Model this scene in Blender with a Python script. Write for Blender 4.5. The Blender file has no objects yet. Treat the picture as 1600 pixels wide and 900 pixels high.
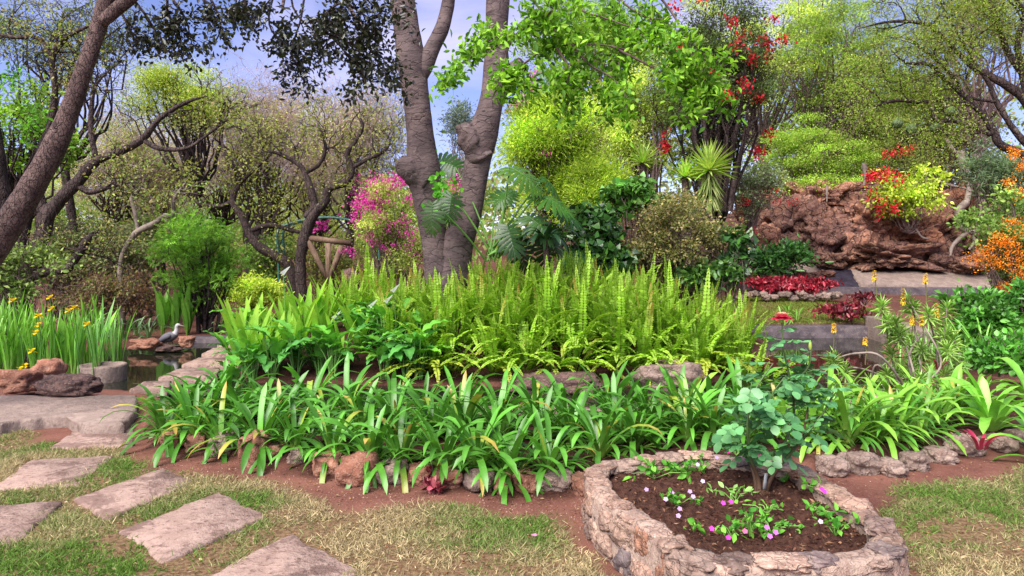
import bpy, math, random
import numpy as np

# ------------------------------------------------------------------ camera, sky, sun, exposure
scene = bpy.context.scene
COL = scene.collection
FPX, HZ, EYE = 1150.0, 395.0, 1.6          # focal length in photo pixels, horizon row, eye height

cam_data = bpy.data.cameras.new("camera")
cam = bpy.data.objects.new("camera", cam_data)
COL.objects.link(cam)
cam.location = (0, 0, EYE)
cam.rotation_euler = (math.radians(90), 0, 0)
cam_data.sensor_width = 36.0
cam_data.lens = 36.0 * FPX / 1600.0
cam_data.shift_y = -(450.0 - HZ) / 1600.0
cam_data.clip_start = 0.05
cam_data.clip_end = 2000
scene.camera = cam

SUN_EL, SUN_AZ = math.radians(50), math.radians(212)      # azimuth clockwise from +Y
world = bpy.data.worlds.new("World")
scene.world = world
world.use_nodes = True
wn, wl = world.node_tree.nodes, world.node_tree.links
wn.clear()
w_out = wn.new("ShaderNodeOutputWorld")
w_bg = wn.new("ShaderNodeBackground")
w_sky = wn.new("ShaderNodeTexSky")
w_sky.sky_type = 'NISHITA'
w_sky.sun_disc = False
w_sky.sun_elevation = SUN_EL
w_sky.sun_rotation = SUN_AZ
w_sky.altitude = 1500
w_sky.air_density = 1.0
w_sky.dust_density = 0.6
w_sky.ozone_density = 3.0
w_tc = wn.new("ShaderNodeTexCoord")
w_map = wn.new("ShaderNodeMapping")
w_map.inputs['Scale'].default_value = (1.0, 1.0, 2.6)
w_noise = wn.new("ShaderNodeTexNoise")
w_noise.inputs['Scale'].default_value = 2.3
w_noise.inputs['Detail'].default_value = 7
w_noise.inputs['Roughness'].default_value = 0.55
w_noise.inputs['Distortion'].default_value = 0.4
w_ramp = wn.new("ShaderNodeValToRGB")
w_ramp.color_ramp.elements[0].position = 0.45
w_ramp.color_ramp.elements[1].position = 0.74
w_tint = wn.new("ShaderNodeMix"); w_tint.data_type = 'RGBA'; w_tint.blend_type = 'MULTIPLY'
w_tint.inputs[0].default_value = 1.0
w_tint.inputs[7].default_value = (0.98, 0.80, 1.0, 1)
w_mix = wn.new("ShaderNodeMix"); w_mix.data_type = 'RGBA'
w_mix.inputs[7].default_value = (4.6, 4.3, 6.0, 1)
wl.new(w_tc.outputs['Generated'], w_map.inputs['Vector'])
wl.new(w_map.outputs[0], w_noise.inputs['Vector'])
wl.new(w_noise.outputs['Fac'], w_ramp.inputs['Fac'])
wl.new(w_ramp.outputs['Color'], w_mix.inputs[0])
wl.new(w_sky.outputs['Color'], w_tint.inputs[6])
wl.new(w_tint.outputs[2], w_mix.inputs[6])
wl.new(w_mix.outputs[2], w_bg.inputs['Color'])
w_bg.inputs['Strength'].default_value = 0.07
wl.new(w_bg.outputs[0], w_out.inputs['Surface'])

sun_data = bpy.data.lights.new("sun", 'SUN')
sun_data.energy = 3.6
sun_data.angle = math.radians(55)
sun_data.color = (1.0, 0.95, 0.88)
sun = bpy.data.objects.new("sun", sun_data)
COL.objects.link(sun)
sun.location = (0, 0, 30)
sun.rotation_euler = (math.radians(90) - SUN_EL, 0, math.pi - SUN_AZ)

vs = scene.view_settings
vs.view_transform = 'Standard'
vs.look = 'None'
vs.exposure = 1.6
vs.gamma = 1.0
vs.use_curve_mapping = False
scene.cycles.max_bounces = 10
scene.cycles.diffuse_bounces = 6

# ------------------------------------------------------------------ helpers
rng = np.random.default_rng(11)
random.seed(5)
AL = 0.62       # display colour -> base colour

def lin(c):
    c = np.asarray(c, float) / 255.0
    return np.where(c <= 0.04045, c / 12.92, ((c + 0.055) / 1.055) ** 2.4)

def C(r, g, b, k=None):
    return lin((r, g, b)) * (AL if k is None else k)

def P(px, py, d):
    return np.array([(px - 800) / FPX * d, d, EYE + (HZ - py) / FPX * d])

def G(px, py, z=0.0):
    d = (EYE - z) * FPX / (py - HZ)
    return np.array([(px - 800) / FPX * d, d, z])

def nrm(v):
    return v / np.maximum(np.linalg.norm(v, axis=-1, keepdims=True), 1e-9)

def sstep(a, b, x):
    t = np.clip((x - a) / (b - a), 0, 1)
    return t * t * (3 - 2 * t)

def _hash(i, j, k, s):
    h = (i * 374761393 + j * 668265263 + k * 2147483647 + s * 974634777) & 0xFFFFFFFF
    h = ((h ^ (h >> 13)) * 1274126177) & 0xFFFFFFFF
    h = ((h ^ (h >> 16)) * 2246822519) & 0xFFFFFFFF
    return ((h ^ (h >> 15)) & 0xFFFFFF) / float(0xFFFFFF)

def vnoise(p, s=0):
    p = np.asarray(p, float)
    f = np.floor(p); t = p - f; t = t * t * (3 - 2 * t)
    i = f.astype(np.int64)
    r = 0
    for dx in (0, 1):
        for dy in (0, 1):
            for dz in (0, 1):
                w = (t[..., 0] if dx else 1 - t[..., 0]) * (t[..., 1] if dy else 1 - t[..., 1]) * (t[..., 2] if dz else 1 - t[..., 2])
                r = r + w * _hash(i[..., 0] + dx, i[..., 1] + dy, i[..., 2] + dz, s)
    return r * 2 - 1

def fbm(p, oct=4, s=0, gain=0.5):
    a, r, q = 1.0, 0, np.asarray(p, float)
    for o in range(oct):
        r = r + a * vnoise(q, s + o * 17)
        q = q * 2.03 + 11.7
        a *= gain
    return r

def cat_rom(pts, n):
    pts = np.asarray(pts, float)
    if len(pts) == 2:
        t = np.linspace(0, 1, n)[:, None]
        return pts[0] * (1 - t) + pts[1] * t
    q = np.vstack([2 * pts[0] - pts[1], pts, 2 * pts[-1] - pts[-2]])
    m = len(pts) - 1
    u = np.linspace(0, m - 1e-6, n)
    i = np.floor(u).astype(int); t = (u - i)[:, None]
    a, b, c, d = q[i], q[i + 1], q[i + 2], q[i + 3]
    return 0.5 * (2 * b + (c - a) * t + (2 * a - 5 * b + 4 * c - d) * t ** 2 + (3 * b - a - 3 * c + d) * t ** 3)

class MB:
    """collects vertices and faces of one mesh"""
    def __init__(s):
        s.v, s.f, s.c, s.n = [], [], [], 0
    def add(s, V, faces, col=(1, 1, 1)):
        V = np.asarray(V, float).reshape(-1, 3)
        for f in faces:
            f = np.asarray(f, np.int64)
            if len(f):
                s.f.append(f + s.n)
        col = np.asarray(col, float)
        if col.ndim == 1:
            col = np.tile(col, (len(V), 1))
        s.c.append(col)
        s.v.append(V)
        s.n += len(V)
        return s
    def mesh(s, name, mat, smooth=False, off=(0, 0, 0)):
        V = np.vstack(s.v) - np.asarray(off, float)
        me = bpy.data.meshes.new(name)
        me.vertices.add(len(V))
        me.vertices.foreach_set('co', V.ravel().astype(np.float32))
        idx = np.concatenate([f.ravel() for f in s.f]).astype(np.int32)
        tot = np.concatenate([np.full(len(f), f.shape[1]) for f in s.f]).astype(np.int32)
        st = np.concatenate([[0], np.cumsum(tot)[:-1]]).astype(np.int32)
        me.loops.add(len(idx))
        me.loops.foreach_set('vertex_index', idx)
        me.polygons.add(len(tot))
        me.polygons.foreach_set('loop_start', st)
        if smooth:
            me.polygons.foreach_set('use_smooth', np.ones(len(tot), bool))
        a = me.color_attributes.new('col', 'FLOAT_COLOR', 'POINT')
        cc = np.ones((len(V), 4), np.float32)
        cc[:, :3] = np.vstack(s.c)
        a.data.foreach_set('color', cc.ravel())
        me.materials.append(mat)
        me.update(calc_edges=True)
        return me
    def build(s, name, mat, parent=None, smooth=False, kind=None):
        off = parent_world(parent) if parent else np.zeros(3)
        o = bpy.data.objects.new(name, s.mesh(name, mat, smooth, off))
        COL.objects.link(o)
        if parent:
            o.parent = parent
        if kind:
            o['kind'] = kind
        return o

def parent_world(p):
    w = np.zeros(3)
    while p is not None:
        w = w + np.array(p.location)
        p = p.parent
    return w

def thing(name, loc, label, cat, group=None):
    o = bpy.data.objects.new(name, None)
    o.empty_display_size = 0.1
    COL.objects.link(o)
    o.location = [float(x) for x in loc]
    return tag(o, label, cat, group)

def tag(o, label, cat, group=None):
    o['label'] = label
    o['category'] = cat
    if group:
        o['group'] = group
    return o

def inst(name, me, parent, loc=(0, 0, 0), rot=(0, 0, 0), sc=1.0):
    o = bpy.data.objects.new(name, me)
    COL.objects.link(o)
    o.parent = parent
    o.location = [float(x) for x in loc]
    o.rotation_euler = [float(x) for x in rot]
    o.scale = (sc, sc, sc) if np.isscalar(sc) else sc
    return o

ORD = ("first second third fourth fifth sixth seventh eighth ninth tenth eleventh twelfth thirteenth fourteenth fifteenth sixteenth "
       "seventeenth eighteenth nineteenth twentieth").split()
def ordinal(i):
    if i < 20:
        return ORD[i]
    return ("twenty-" if i < 29 else "thirty-") + ORD[(i - 20) % 10] if i not in (29, 39) else {29: "thirtieth", 39: "fortieth"}[i]

# ------------------------------------------------------------------ materials
def new_mat(name):
    m = bpy.data.materials.new(name)
    m.use_nodes = True
    nt = m.node_tree
    nt.nodes.clear()
    return m, nt.nodes, nt.links

def mixc(N, L, fac, a, b, mode='MIX'):
    n = N.new("ShaderNodeMix"); n.data_type = 'RGBA'; n.blend_type = mode
    for sock, val in ((0, fac), (6, a), (7, b)):
        if hasattr(val, 'is_output') or hasattr(val, 'links'):
            L.new(val, n.inputs[sock])
        elif sock == 0:
            n.inputs[0].default_value = val
        else:
            n.inputs[sock].default_value = (*[float(x) for x in val], 1)
    return n.outputs[2]

def tex_noise(N, L, vec, scale, detail=4, rough=0.55, dist=0.0):
    n = N.new("ShaderNodeTexNoise")
    n.inputs['Scale'].default_value = scale
    n.inputs['Detail'].default_value = detail
    n.inputs['Roughness'].default_value = rough
    n.inputs['Distortion'].default_value = dist
    if vec is not None:
        L.new(vec, n.inputs['Vector'])
    return n.outputs['Fac']

def ramp(N, L, fac, a, b):
    n = N.new("ShaderNodeMapRange")
    n.inputs['From Min'].default_value = a
    n.inputs['From Max'].default_value = b
    n.interpolation_type = 'SMOOTHSTEP'
    L.new(fac, n.inputs['Value'])
    return n.outputs['Result']

def leaf_mat(name, trans=0.35, rough=0.42, spec=0.35, objvar=0.3, tcol=(1.0, 1.05, 0.55), blotch=0.25, gain=1.0):
    m, N, L = new_mat(name)
    out = N.new("ShaderNodeOutputMaterial")
    at = N.new("ShaderNodeAttribute"); at.attribute_name = 'col'
    oi = N.new("ShaderNodeObjectInfo")
    mr = N.new("ShaderNodeMapRange")
    mr.inputs['To Min'].default_value = (1 - objvar) * gain
    mr.inputs['To Max'].default_value = (1 + objvar) * gain
    L.new(oi.outputs['Random'], mr.inputs['Value'])
    geo = N.new("ShaderNodeNewGeometry")
    nz = tex_noise(N, L, geo.outputs['Position'], 11.0, 7, 0.7)
    mr2 = N.new("ShaderNodeMapRange")
    mr2.inputs['From Min'].default_value = 0.25; mr2.inputs['From Max'].default_value = 0.75
    mr2.inputs['To Min'].default_value = 1 - blotch
    mr2.inputs['To Max'].default_value = 1 + blotch
    L.new(nz, mr2.inputs['Value'])
    mu = N.new("ShaderNodeMath"); mu.operation = 'MULTIPLY'
    L.new(mr.outputs[0], mu.inputs[0]); L.new(mr2.outputs[0], mu.inputs[1])
    vm = N.new("ShaderNodeVectorMath"); vm.operation = 'SCALE'
    L.new(at.outputs['Color'], vm.inputs[0]); L.new(mu.outputs[0], vm.inputs['Scale'])
    col = vm.outputs[0]
    bs = N.new("ShaderNodeBsdfPrincipled")
    bs.inputs['Roughness'].default_value = rough
    bs.inputs['Specular IOR Level'].default_value = spec
    L.new(col, bs.inputs['Base Color'])
    if trans > 0:
        tr = N.new("ShaderNodeBsdfTranslucent")
        L.new(mixc(N, L, 1.0, col, tcol, 'MULTIPLY'), tr.inputs['Color'])
        ms = N.new("ShaderNodeMixShader")
        ms.inputs[0].default_value = trans
        L.new(bs.outputs[0], ms.inputs[1]); L.new(tr.outputs[0], ms.inputs[2])
        L.new(ms.outputs[0], out.inputs['Surface'])
    else:
        L.new(bs.outputs[0], out.inputs['Surface'])
    return m

def rock_mat(name, c1, c2, c3, scale=6.0, bump=0.5, rough=0.85, dark=(0.03, 0.02, 0.02), crack=0.5, objvar=0.25, stain=None):
    m, N, L = new_mat(name)
    out = N.new("ShaderNodeOutputMaterial")
    bs = N.new("ShaderNodeBsdfPrincipled")
    bs.inputs['Roughness'].default_value = rough
    bs.inputs['Specular IOR Level'].default_value = 0.25
    geo = N.new("ShaderNodeNewGeometry")
    pos = geo.outputs['Position']
    n1 = tex_noise(N, L, pos, scale, 6, 0.6, 0.5)
    n2 = tex_noise(N, L, pos, scale * 4.3, 5, 0.65, 0.3)
    n3 = tex_noise(N, L, pos, scale * 18, 4, 0.6)
    col = mixc(N, L, ramp(N, L, n1, 0.38, 0.62), c1, c2)
    col = mixc(N, L, ramp(N, L, n2, 0.5, 0.72), col, c3)
    vo = N.new("ShaderNodeTexVoronoi"); vo.feature = 'DISTANCE_TO_EDGE'
    vo.inputs['Scale'].default_value = scale * 1.1
    wv = N.new("ShaderNodeVectorMath"); wv.operation = 'ADD'
    nn = N.new("ShaderNodeTexNoise"); nn.inputs['Scale'].default_value = scale * 1.5
    L.new(pos, nn.inputs['Vector'])
    sc = N.new("ShaderNodeVectorMath"); sc.operation = 'SCALE'; sc.inputs['Scale'].default_value = 1.2 / scale
    L.new(nn.outputs['Color'], sc.inputs[0])
    L.new(pos, wv.inputs[0]); L.new(sc.outputs[0], wv.inputs[1])
    L.new(wv.outputs[0], vo.inputs['Vector'])
    ck = ramp(N, L, vo.outputs['Distance'], 0.0, 0.07)
    inv = N.new("ShaderNodeMath"); inv.operation = 'SUBTRACT'; inv.inputs[0].default_value = 1.0
    L.new(ck, inv.inputs[1])
    cm = N.new("ShaderNodeMath"); cm.operation = 'MULTIPLY'; cm.inputs[1].default_value = crack
    L.new(inv.outputs[0], cm.inputs[0])
    col = mixc(N, L, cm.outputs[0], col, dark)
    if stain is not None:
        sn = ramp(N, L, tex_noise(N, L, pos, 2.4, 9, 0.72, 0.6), 0.50, 0.56)
        sm = N.new("ShaderNodeMath"); sm.operation = 'MULTIPLY'; sm.inputs[1].default_value = 0.7
        L.new(sn, sm.inputs[0])
        col = mixc(N, L, sm.outputs[0], col, stain)
    at = N.new("ShaderNodeAttribute"); at.attribute_name = 'col'
    col = mixc(N, L, 1.0, col, at.outputs['Color'], 'MULTIPLY')
    oi = N.new("ShaderNodeObjectInfo")
    mr = N.new("ShaderNodeMapRange")
    mr.inputs['To Min'].default_value = 1 - objvar; mr.inputs['To Max'].default_value = 1 + objvar
    L.new(oi.outputs['Random'], mr.inputs['Value'])
    vm = N.new("ShaderNodeVectorMath"); vm.operation = 'SCALE'
    L.new(col, vm.inputs[0]); L.new(mr.outputs[0], vm.inputs['Scale'])
    L.new(vm.outputs[0], bs.inputs['Base Color'])
    ad = N.new("ShaderNodeMath"); ad.operation = 'ADD'
    L.new(n2, ad.inputs[0])
    m3 = N.new("ShaderNodeMath"); m3.operation = 'MULTIPLY'; m3.inputs[1].default_value = 0.35
    L.new(n3, m3.inputs[0]); L.new(m3.outputs[0], ad.inputs[1])
    ad2 = N.new("ShaderNodeMath"); ad2.operation = 'ADD'
    m4 = N.new("ShaderNodeMath"); m4.operation = 'MULTIPLY'; m4.inputs[1].default_value = crack
    L.new(ck, m4.inputs[0]); L.new(ad.outputs[0], ad2.inputs[0]); L.new(m4.outputs[0], ad2.inputs[1])
    bp = N.new("ShaderNodeBump")
    bp.inputs['Strength'].default_value = bump
    bp.inputs['Distance'].default_value = 0.25 / scale
    L.new(ad2.outputs[0], bp.inputs['Height'])
    L.new(bp.outputs[0], bs.inputs['Normal'])
    L.new(bs.outputs[0], out.inputs['Surface'])
    return m

def bark_mat(name, c1, c2, c3, sc=(5, 5, 26), spots=0.0, bump=0.5, rough=0.8, crack=None):
    m, N, L = new_mat(name)
    out = N.new("ShaderNodeOutputMaterial")
    bs = N.new("ShaderNodeBsdfPrincipled")
    bs.inputs['Roughness'].default_value = rough
    bs.inputs['Specular IOR Level'].default_value = 0.2
    geo = N.new("ShaderNodeNewGeometry")
    mp = N.new("ShaderNodeMapping"); mp.inputs['Scale'].default_value = sc
    L.new(geo.outputs['Position'], mp.inputs['Vector'])
    n1 = tex_noise(N, L, mp.outputs[0], 1.0, 6, 0.6, 0.6)
    n2 = tex_noise(N, L, geo.outputs['Position'], 2.2, 4, 0.6)
    n3 = tex_noise(N, L, geo.outputs['Position'], 45, 4, 0.6)
    col = mixc(N, L, ramp(N, L, n2, 0.35, 0.65), c1, c2)
    col = mixc(N, L, ramp(N, L, n1, 0.5, 0.7), col, c3)
    h = n1
    if spots > 0:
        vo = N.new("ShaderNodeTexVoronoi"); vo.inputs['Scale'].default_value = 1.0
        vo.inputs['Randomness'].default_value = 1.0
        mq = N.new("ShaderNodeMapping"); mq.inputs['Scale'].default_value = (6, 6, 12)
        L.new(geo.outputs['Position'], mq.inputs['Vector']); L.new(mq.outputs[0], vo.inputs['Vector'])
        sp = N.new("ShaderNodeMapRange"); sp.inputs['From Min'].default_value = 0.13; sp.inputs['From Max'].default_value = 0.22
        sp.inputs['To Min'].default_value = spots; sp.inputs['To Max'].default_value = 0.0
        L.new(vo.outputs['Distance'], sp.inputs['Value'])
        nz = ramp(N, L, tex_noise(N, L, geo.outputs['Position'], 3.0, 2), 0.45, 0.6)
        ml = N.new("ShaderNodeMath"); ml.operation = 'MULTIPLY'
        L.new(sp.outputs[0], ml.inputs[0]); L.new(nz, ml.inputs[1])
        col = mixc(N, L, ml.outputs[0], col, (0.02, 0.015, 0.014))
    if crack:
        vc = N.new("ShaderNodeTexVoronoi"); vc.feature = 'DISTANCE_TO_EDGE'; vc.inputs['Scale'].default_value = 1.0
        mc = N.new("ShaderNodeMapping"); mc.inputs['Scale'].default_value = crack[0]
        nw = N.new("ShaderNodeTexNoise"); nw.inputs['Scale'].default_value = 7.0
        L.new(geo.outputs['Position'], nw.inputs['Vector'])
        sw = N.new("ShaderNodeVectorMath"); sw.operation = 'SCALE'; sw.inputs['Scale'].default_value = 0.12
        aw = N.new("ShaderNodeVectorMath"); aw.operation = 'ADD'
        L.new(nw.outputs['Color'], sw.inputs[0]); L.new(geo.outputs['Position'], aw.inputs[0]); L.new(sw.outputs[0], aw.inputs[1])
        L.new(aw.outputs[0], mc.inputs['Vector']); L.new(mc.outputs[0], vc.inputs['Vector'])
        ce = ramp(N, L, vc.outputs['Distance'], 0.0, crack[1])
        ci = N.new("ShaderNodeMath"); ci.operation = 'MULTIPLY_ADD'; ci.inputs[1].default_value = -crack[2]; ci.inputs[2].default_value = crack[2]
        L.new(ce, ci.inputs[0])
        col = mixc(N, L, ci.outputs[0], col, (0.025, 0.018, 0.017))
        hh = N.new("ShaderNodeMath"); hh.operation = 'MULTIPLY_ADD'; hh.inputs[1].default_value = 0.6
        L.new(ce, hh.inputs[0]); L.new(h, hh.inputs[2]); h = hh.outputs[0]
        lich = ramp(N, L, tex_noise(N, L, geo.outputs['Position'], 6.0, 6, 0.7), 0.6, 0.68)
        lm = N.new("ShaderNodeMath"); lm.operation = 'MULTIPLY'; lm.inputs[1].default_value = 0.35
        L.new(lich, lm.inputs[0]); col = mixc(N, L, lm.outputs[0], col, C(178, 166, 152))
    L.new(col, bs.inputs['Base Color'])
    ad = N.new("ShaderNodeMath"); ad.operation = 'ADD'
    m3 = N.new("ShaderNodeMath"); m3.operation = 'MULTIPLY'; m3.inputs[1].default_value = 0.3
    L.new(n3, m3.inputs[0]); L.new(h, ad.inputs[0]); L.new(m3.outputs[0], ad.inputs[1])
    bp = N.new("ShaderNodeBump"); bp.inputs['Strength'].default_value = bump; bp.inputs['Distance'].default_value = 0.04
    L.new(ad.outputs[0], bp.inputs['Height']); L.new(bp.outputs[0], bs.inputs['Normal'])
    L.new(bs.outputs[0], out.inputs['Surface'])
    return m

def plain_mat(name, c, rough=0.6, metal=0.0, c2=None, scale=14.0, bump=0.15):
    m, N, L = new_mat(name)
    out = N.new("ShaderNodeOutputMaterial")
    bs = N.new("ShaderNodeBsdfPrincipled")
    bs.inputs['Roughness'].default_value = rough
    bs.inputs['Metallic'].default_value = metal
    geo = N.new("ShaderNodeNewGeometry")
    nz = tex_noise(N, L, geo.outputs['Position'], scale, 5, 0.6)
    if c2 is None:
        c2 = np.asarray(c) * 0.6
    L.new(mixc(N, L, ramp(N, L, nz, 0.35, 0.65), c, c2), bs.inputs['Base Color'])
    bp = N.new("ShaderNodeBump"); bp.inputs['Strength'].default_value = bump; bp.inputs['Distance'].default_value = 0.01
    L.new(nz, bp.inputs['Height']); L.new(bp.outputs[0], bs.inputs['Normal'])
    L.new(bs.outputs[0], out.inputs['Surface'])
    return m

M = {}
M['leaf'] = leaf_mat('soft_leaf', trans=0.48, rough=0.55, spec=0.2, objvar=0.12, gain=1.9)
M['gloss'] = leaf_mat('glossy_leaf', trans=0.28, rough=0.36, spec=0.5, objvar=0.28, gain=1.45, blotch=0.32)
M['dark_leaf'] = leaf_mat('dark_glossy_leaf', trans=0.15, rough=0.28, spec=0.5, objvar=0.2)
M['fern'] = leaf_mat('fern_leaf', trans=0.4, rough=0.5, spec=0.25, objvar=0.22, gain=1.3)
M['petal'] = leaf_mat('petal', trans=0.35, rough=0.6, spec=0.15, objvar=0.1, tcol=(1, 1, 1), blotch=0.1)
M['grass'] = leaf_mat('grass_blade', trans=0.3, rough=0.6, spec=0.15, objvar=0.0)
M['litter'] = leaf_mat('dry_leaf', trans=0.1, rough=0.8, spec=0.1, objvar=0.0)
M['smooth_bark'] = bark_mat('smooth_grey_bark', C(132, 113, 110), C(106, 90, 90), C(84, 70, 71), sc=(5, 5, 11), spots=0.95, bump=0.7, crack=((2.2, 2.2, 8), .03, .3))
M['brown_bark'] = bark_mat('grey_brown_bark', C(132, 108, 102), C(104, 84, 79), C(70, 55, 53), sc=(14, 14, 8), spots=0.7, bump=1.0, crack=((30, 30, 11), .08, .22))
M['dark_bark'] = bark_mat('dark_rough_bark', C(96, 80, 76), C(74, 60, 58), C(48, 39, 38), sc=(16, 16, 6), bump=0.9, crack=((16, 16, 6), .12, .5))
M['twig'] = bark_mat('twig_bark', C(150, 126, 120), C(120, 100, 96), C(92, 76, 72), sc=(9, 9, 9), bump=0.2)
M['mauve_twig'] = bark_mat('mauve_twig_bark', C(206, 180, 178), C(176, 150, 150), C(146, 122, 122), sc=(9, 9, 9), bump=0.1)
M['pale_bark'] = bark_mat('pale_lichen_bark', C(176, 160, 148), C(140, 124, 114), C(100, 86, 80), sc=(9, 9, 9), bump=0.4)
M['cut_wood'] = plain_mat('charred_cut_wood', C(40, 30, 28), 0.9, c2=C(22, 16, 16))
M['rock_red'] = rock_mat('red_rock', C(190, 136, 112), C(166, 110, 88), C(206, 166, 144), scale=9, bump=0.8, crack=0.2)
M['rock_pink'] = rock_mat('pinkish_rock', C(186, 160, 146), C(150, 124, 112), C(206, 184, 170), scale=10, bump=0.8, crack=0.35)
M['rock_dark'] = rock_mat('dark_rock', C(126, 98, 90), C(90, 70, 68), C(160, 124, 108), scale=10, bump=0.8, crack=0.5)
M['rock_grey'] = rock_mat('grey_rock', C(150, 136, 134), C(120, 106, 106), C(176, 160, 152), scale=8, bump=0.6, crack=0.3)
M['cliff'] = rock_mat('weathered_red_rock', C(186, 138, 114), C(138, 100, 90), C(216, 174, 148), scale=2.6, bump=1.0, crack=0.55, objvar=0.2)
M['mortar'] = rock_mat('lime_mortar', C(206, 178, 160), C(184, 154, 138), C(150, 122, 108), scale=12, bump=0.8, crack=0.2, objvar=0)
M['slab'] = rock_mat('paving_slab', C(194, 164, 150), C(174, 144, 131), C(126, 98, 87), scale=6.5, bump=0.6, crack=0.0, objvar=0.06, stain=C(122, 94, 85))
M['concrete'] = rock_mat('weathered_concrete', C(172, 150, 138), C(150, 130, 120), C(126, 106, 98), scale=5, bump=0.5, crack=0.08, objvar=0.08)
M['concrete_dark'] = rock_mat('stained_concrete', C(118, 106, 110), C(90, 80, 86), C(142, 128, 126), scale=3, bump=0.3, crack=0.15, objvar=0.08)
M['black_concrete'] = rock_mat('wet_dark_concrete', C(74, 68, 84), C(56, 50, 64), C(96, 88, 100), scale=3, bump=0.2, crack=0.1, rough=0.45)
M['green_metal'] = plain_mat('green_painted_metal', C(70, 130, 116), 0.45, 0.0)
M['log'] = bark_mat('weathered_pole', C(150, 124, 104), C(118, 92, 76), C(86, 66, 56), sc=(30, 30, 4), bump=0.5)
M['heron'] = leaf_mat('painted_statue', trans=0, rough=0.6, spec=0.3, objvar=0.0, blotch=0.18)
M['tag'] = plain_mat('white_plastic', C(225, 225, 225), 0.5)
M['stem'] = leaf_mat('green_stem', trans=0.0, rough=0.5, spec=0.3, objvar=0.2)

def water_mat():
    m, N, L = new_mat('pond_water')
    out = N.new("ShaderNodeOutputMaterial")
    bs = N.new("ShaderNodeBsdfPrincipled")
    bs.inputs['Base Color'].default_value = (0.012, 0.014, 0.008, 1)
    bs.inputs['Roughness'].default_value = 0.04
    bs.inputs['IOR'].default_value = 1.33
    bs.inputs['Specular IOR Level'].default_value = 0.9
    geo = N.new("ShaderNodeNewGeometry")
    nz = tex_noise(N, L, geo.outputs['Position'], 5.0, 3)
    bp = N.new("ShaderNodeBump"); bp.inputs['Strength'].default_value = 0.06; bp.inputs['Distance'].default_value = 0.02
    L.new(nz, bp.inputs['Height']); L.new(bp.outputs[0], bs.inputs['Normal'])
    L.new(bs.outputs[0], out.inputs['Surface'])
    return m
M['water'] = water_mat()

def ground_mat():
    m, N, L = new_mat('red_earth')
    out = N.new("ShaderNodeOutputMaterial")
    bs = N.new("ShaderNodeBsdfPrincipled")
    bs.inputs['Roughness'].default_value = 0.95
    bs.inputs['Specular IOR Level'].default_value = 0.1
    geo = N.new("ShaderNodeNewGeometry"); pos = geo.outputs['Position']
    n1 = tex_noise(N, L, pos, 1.6, 6, 0.6)
    n2 = tex_noise(N, L, pos, 38, 5, 0.7)
    n3 = tex_noise(N, L, pos, 130, 3, 0.6)
    col = mixc(N, L, ramp(N, L, n1, 0.35, 0.65), C(146, 98, 84), C(118, 76, 66))
    col = mixc(N, L, ramp(N, L, n2, 0.52, 0.75), col, C(172, 128, 110))
    col = mixc(N, L, ramp(N, L, n3, 0.63, 0.72), col, C(200, 170, 150))
    at = N.new("ShaderNodeAttribute"); at.attribute_name = 'col'
    sp = N.new("ShaderNodeSeparateColor"); L.new(at.outputs['Color'], sp.inputs[0])
    col = mixc(N, L, sp.outputs[0], col, mixc(N, L, ramp(N, L, n2, 0.4, 0.6), C(150, 124, 92), C(112, 86, 64)))
    col = mixc(N, L, sp.outputs[1], col, mixc(N, L, ramp(N, L, n2, 0.4, 0.6), C(66, 42, 36), C(96, 64, 54)))
    L.new(col, bs.inputs['Base Color'])
    ad = N.new("ShaderNodeMath"); ad.operation = 'ADD'
    L.new(n2, ad.inputs[0]); L.new(n3, ad.inputs[1])
    bp = N.new("ShaderNodeBump"); bp.inputs['Strength'].default_value = 0.6; bp.inputs['Distance'].default_value = 0.015
    L.new(ad.outputs[0], bp.inputs['Height']); L.new(bp.outputs[0], bs.inputs['Normal'])
    L.new(bs.outputs[0], out.inputs['Surface'])
    return m
M['ground'] = ground_mat()

# ------------------------------------------------------------------ ground shape
def poly_sd(poly, x, y):
    """signed distance to a polygon, negative inside"""
    poly = np.asarray(poly, float)[:, :2]
    d = np.full(x.shape, 1e18); ins = np.zeros(x.shape, bool)
    n = len(poly)
    for i in range(n):
        a, b = poly[i], poly[(i + 1) % n]
        e = b - a
        t = np.clip(((x - a[0]) * e[0] + (y - a[1]) * e[1]) / (e @ e), 0, 1)
        d = np.minimum(d, (x - a[0] - t * e[0]) ** 2 + (y - a[1] - t * e[1]) ** 2)
        cr = ((a[1] > y) != (b[1] > y))
        with np.errstate(divide='ignore', invalid='ignore'):
            xi = (b[0] - a[0]) * (y - a[1]) / (b[1] - a[1] if b[1] != a[1] else 1e-9) + a[0]
        ins ^= cr & (x < xi)
    d = np.sqrt(d)
    return np.where(ins, -d, d)

def gp(pts, z=0.0):
    return np.array([G(a, b, z) for a, b in pts])

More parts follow.
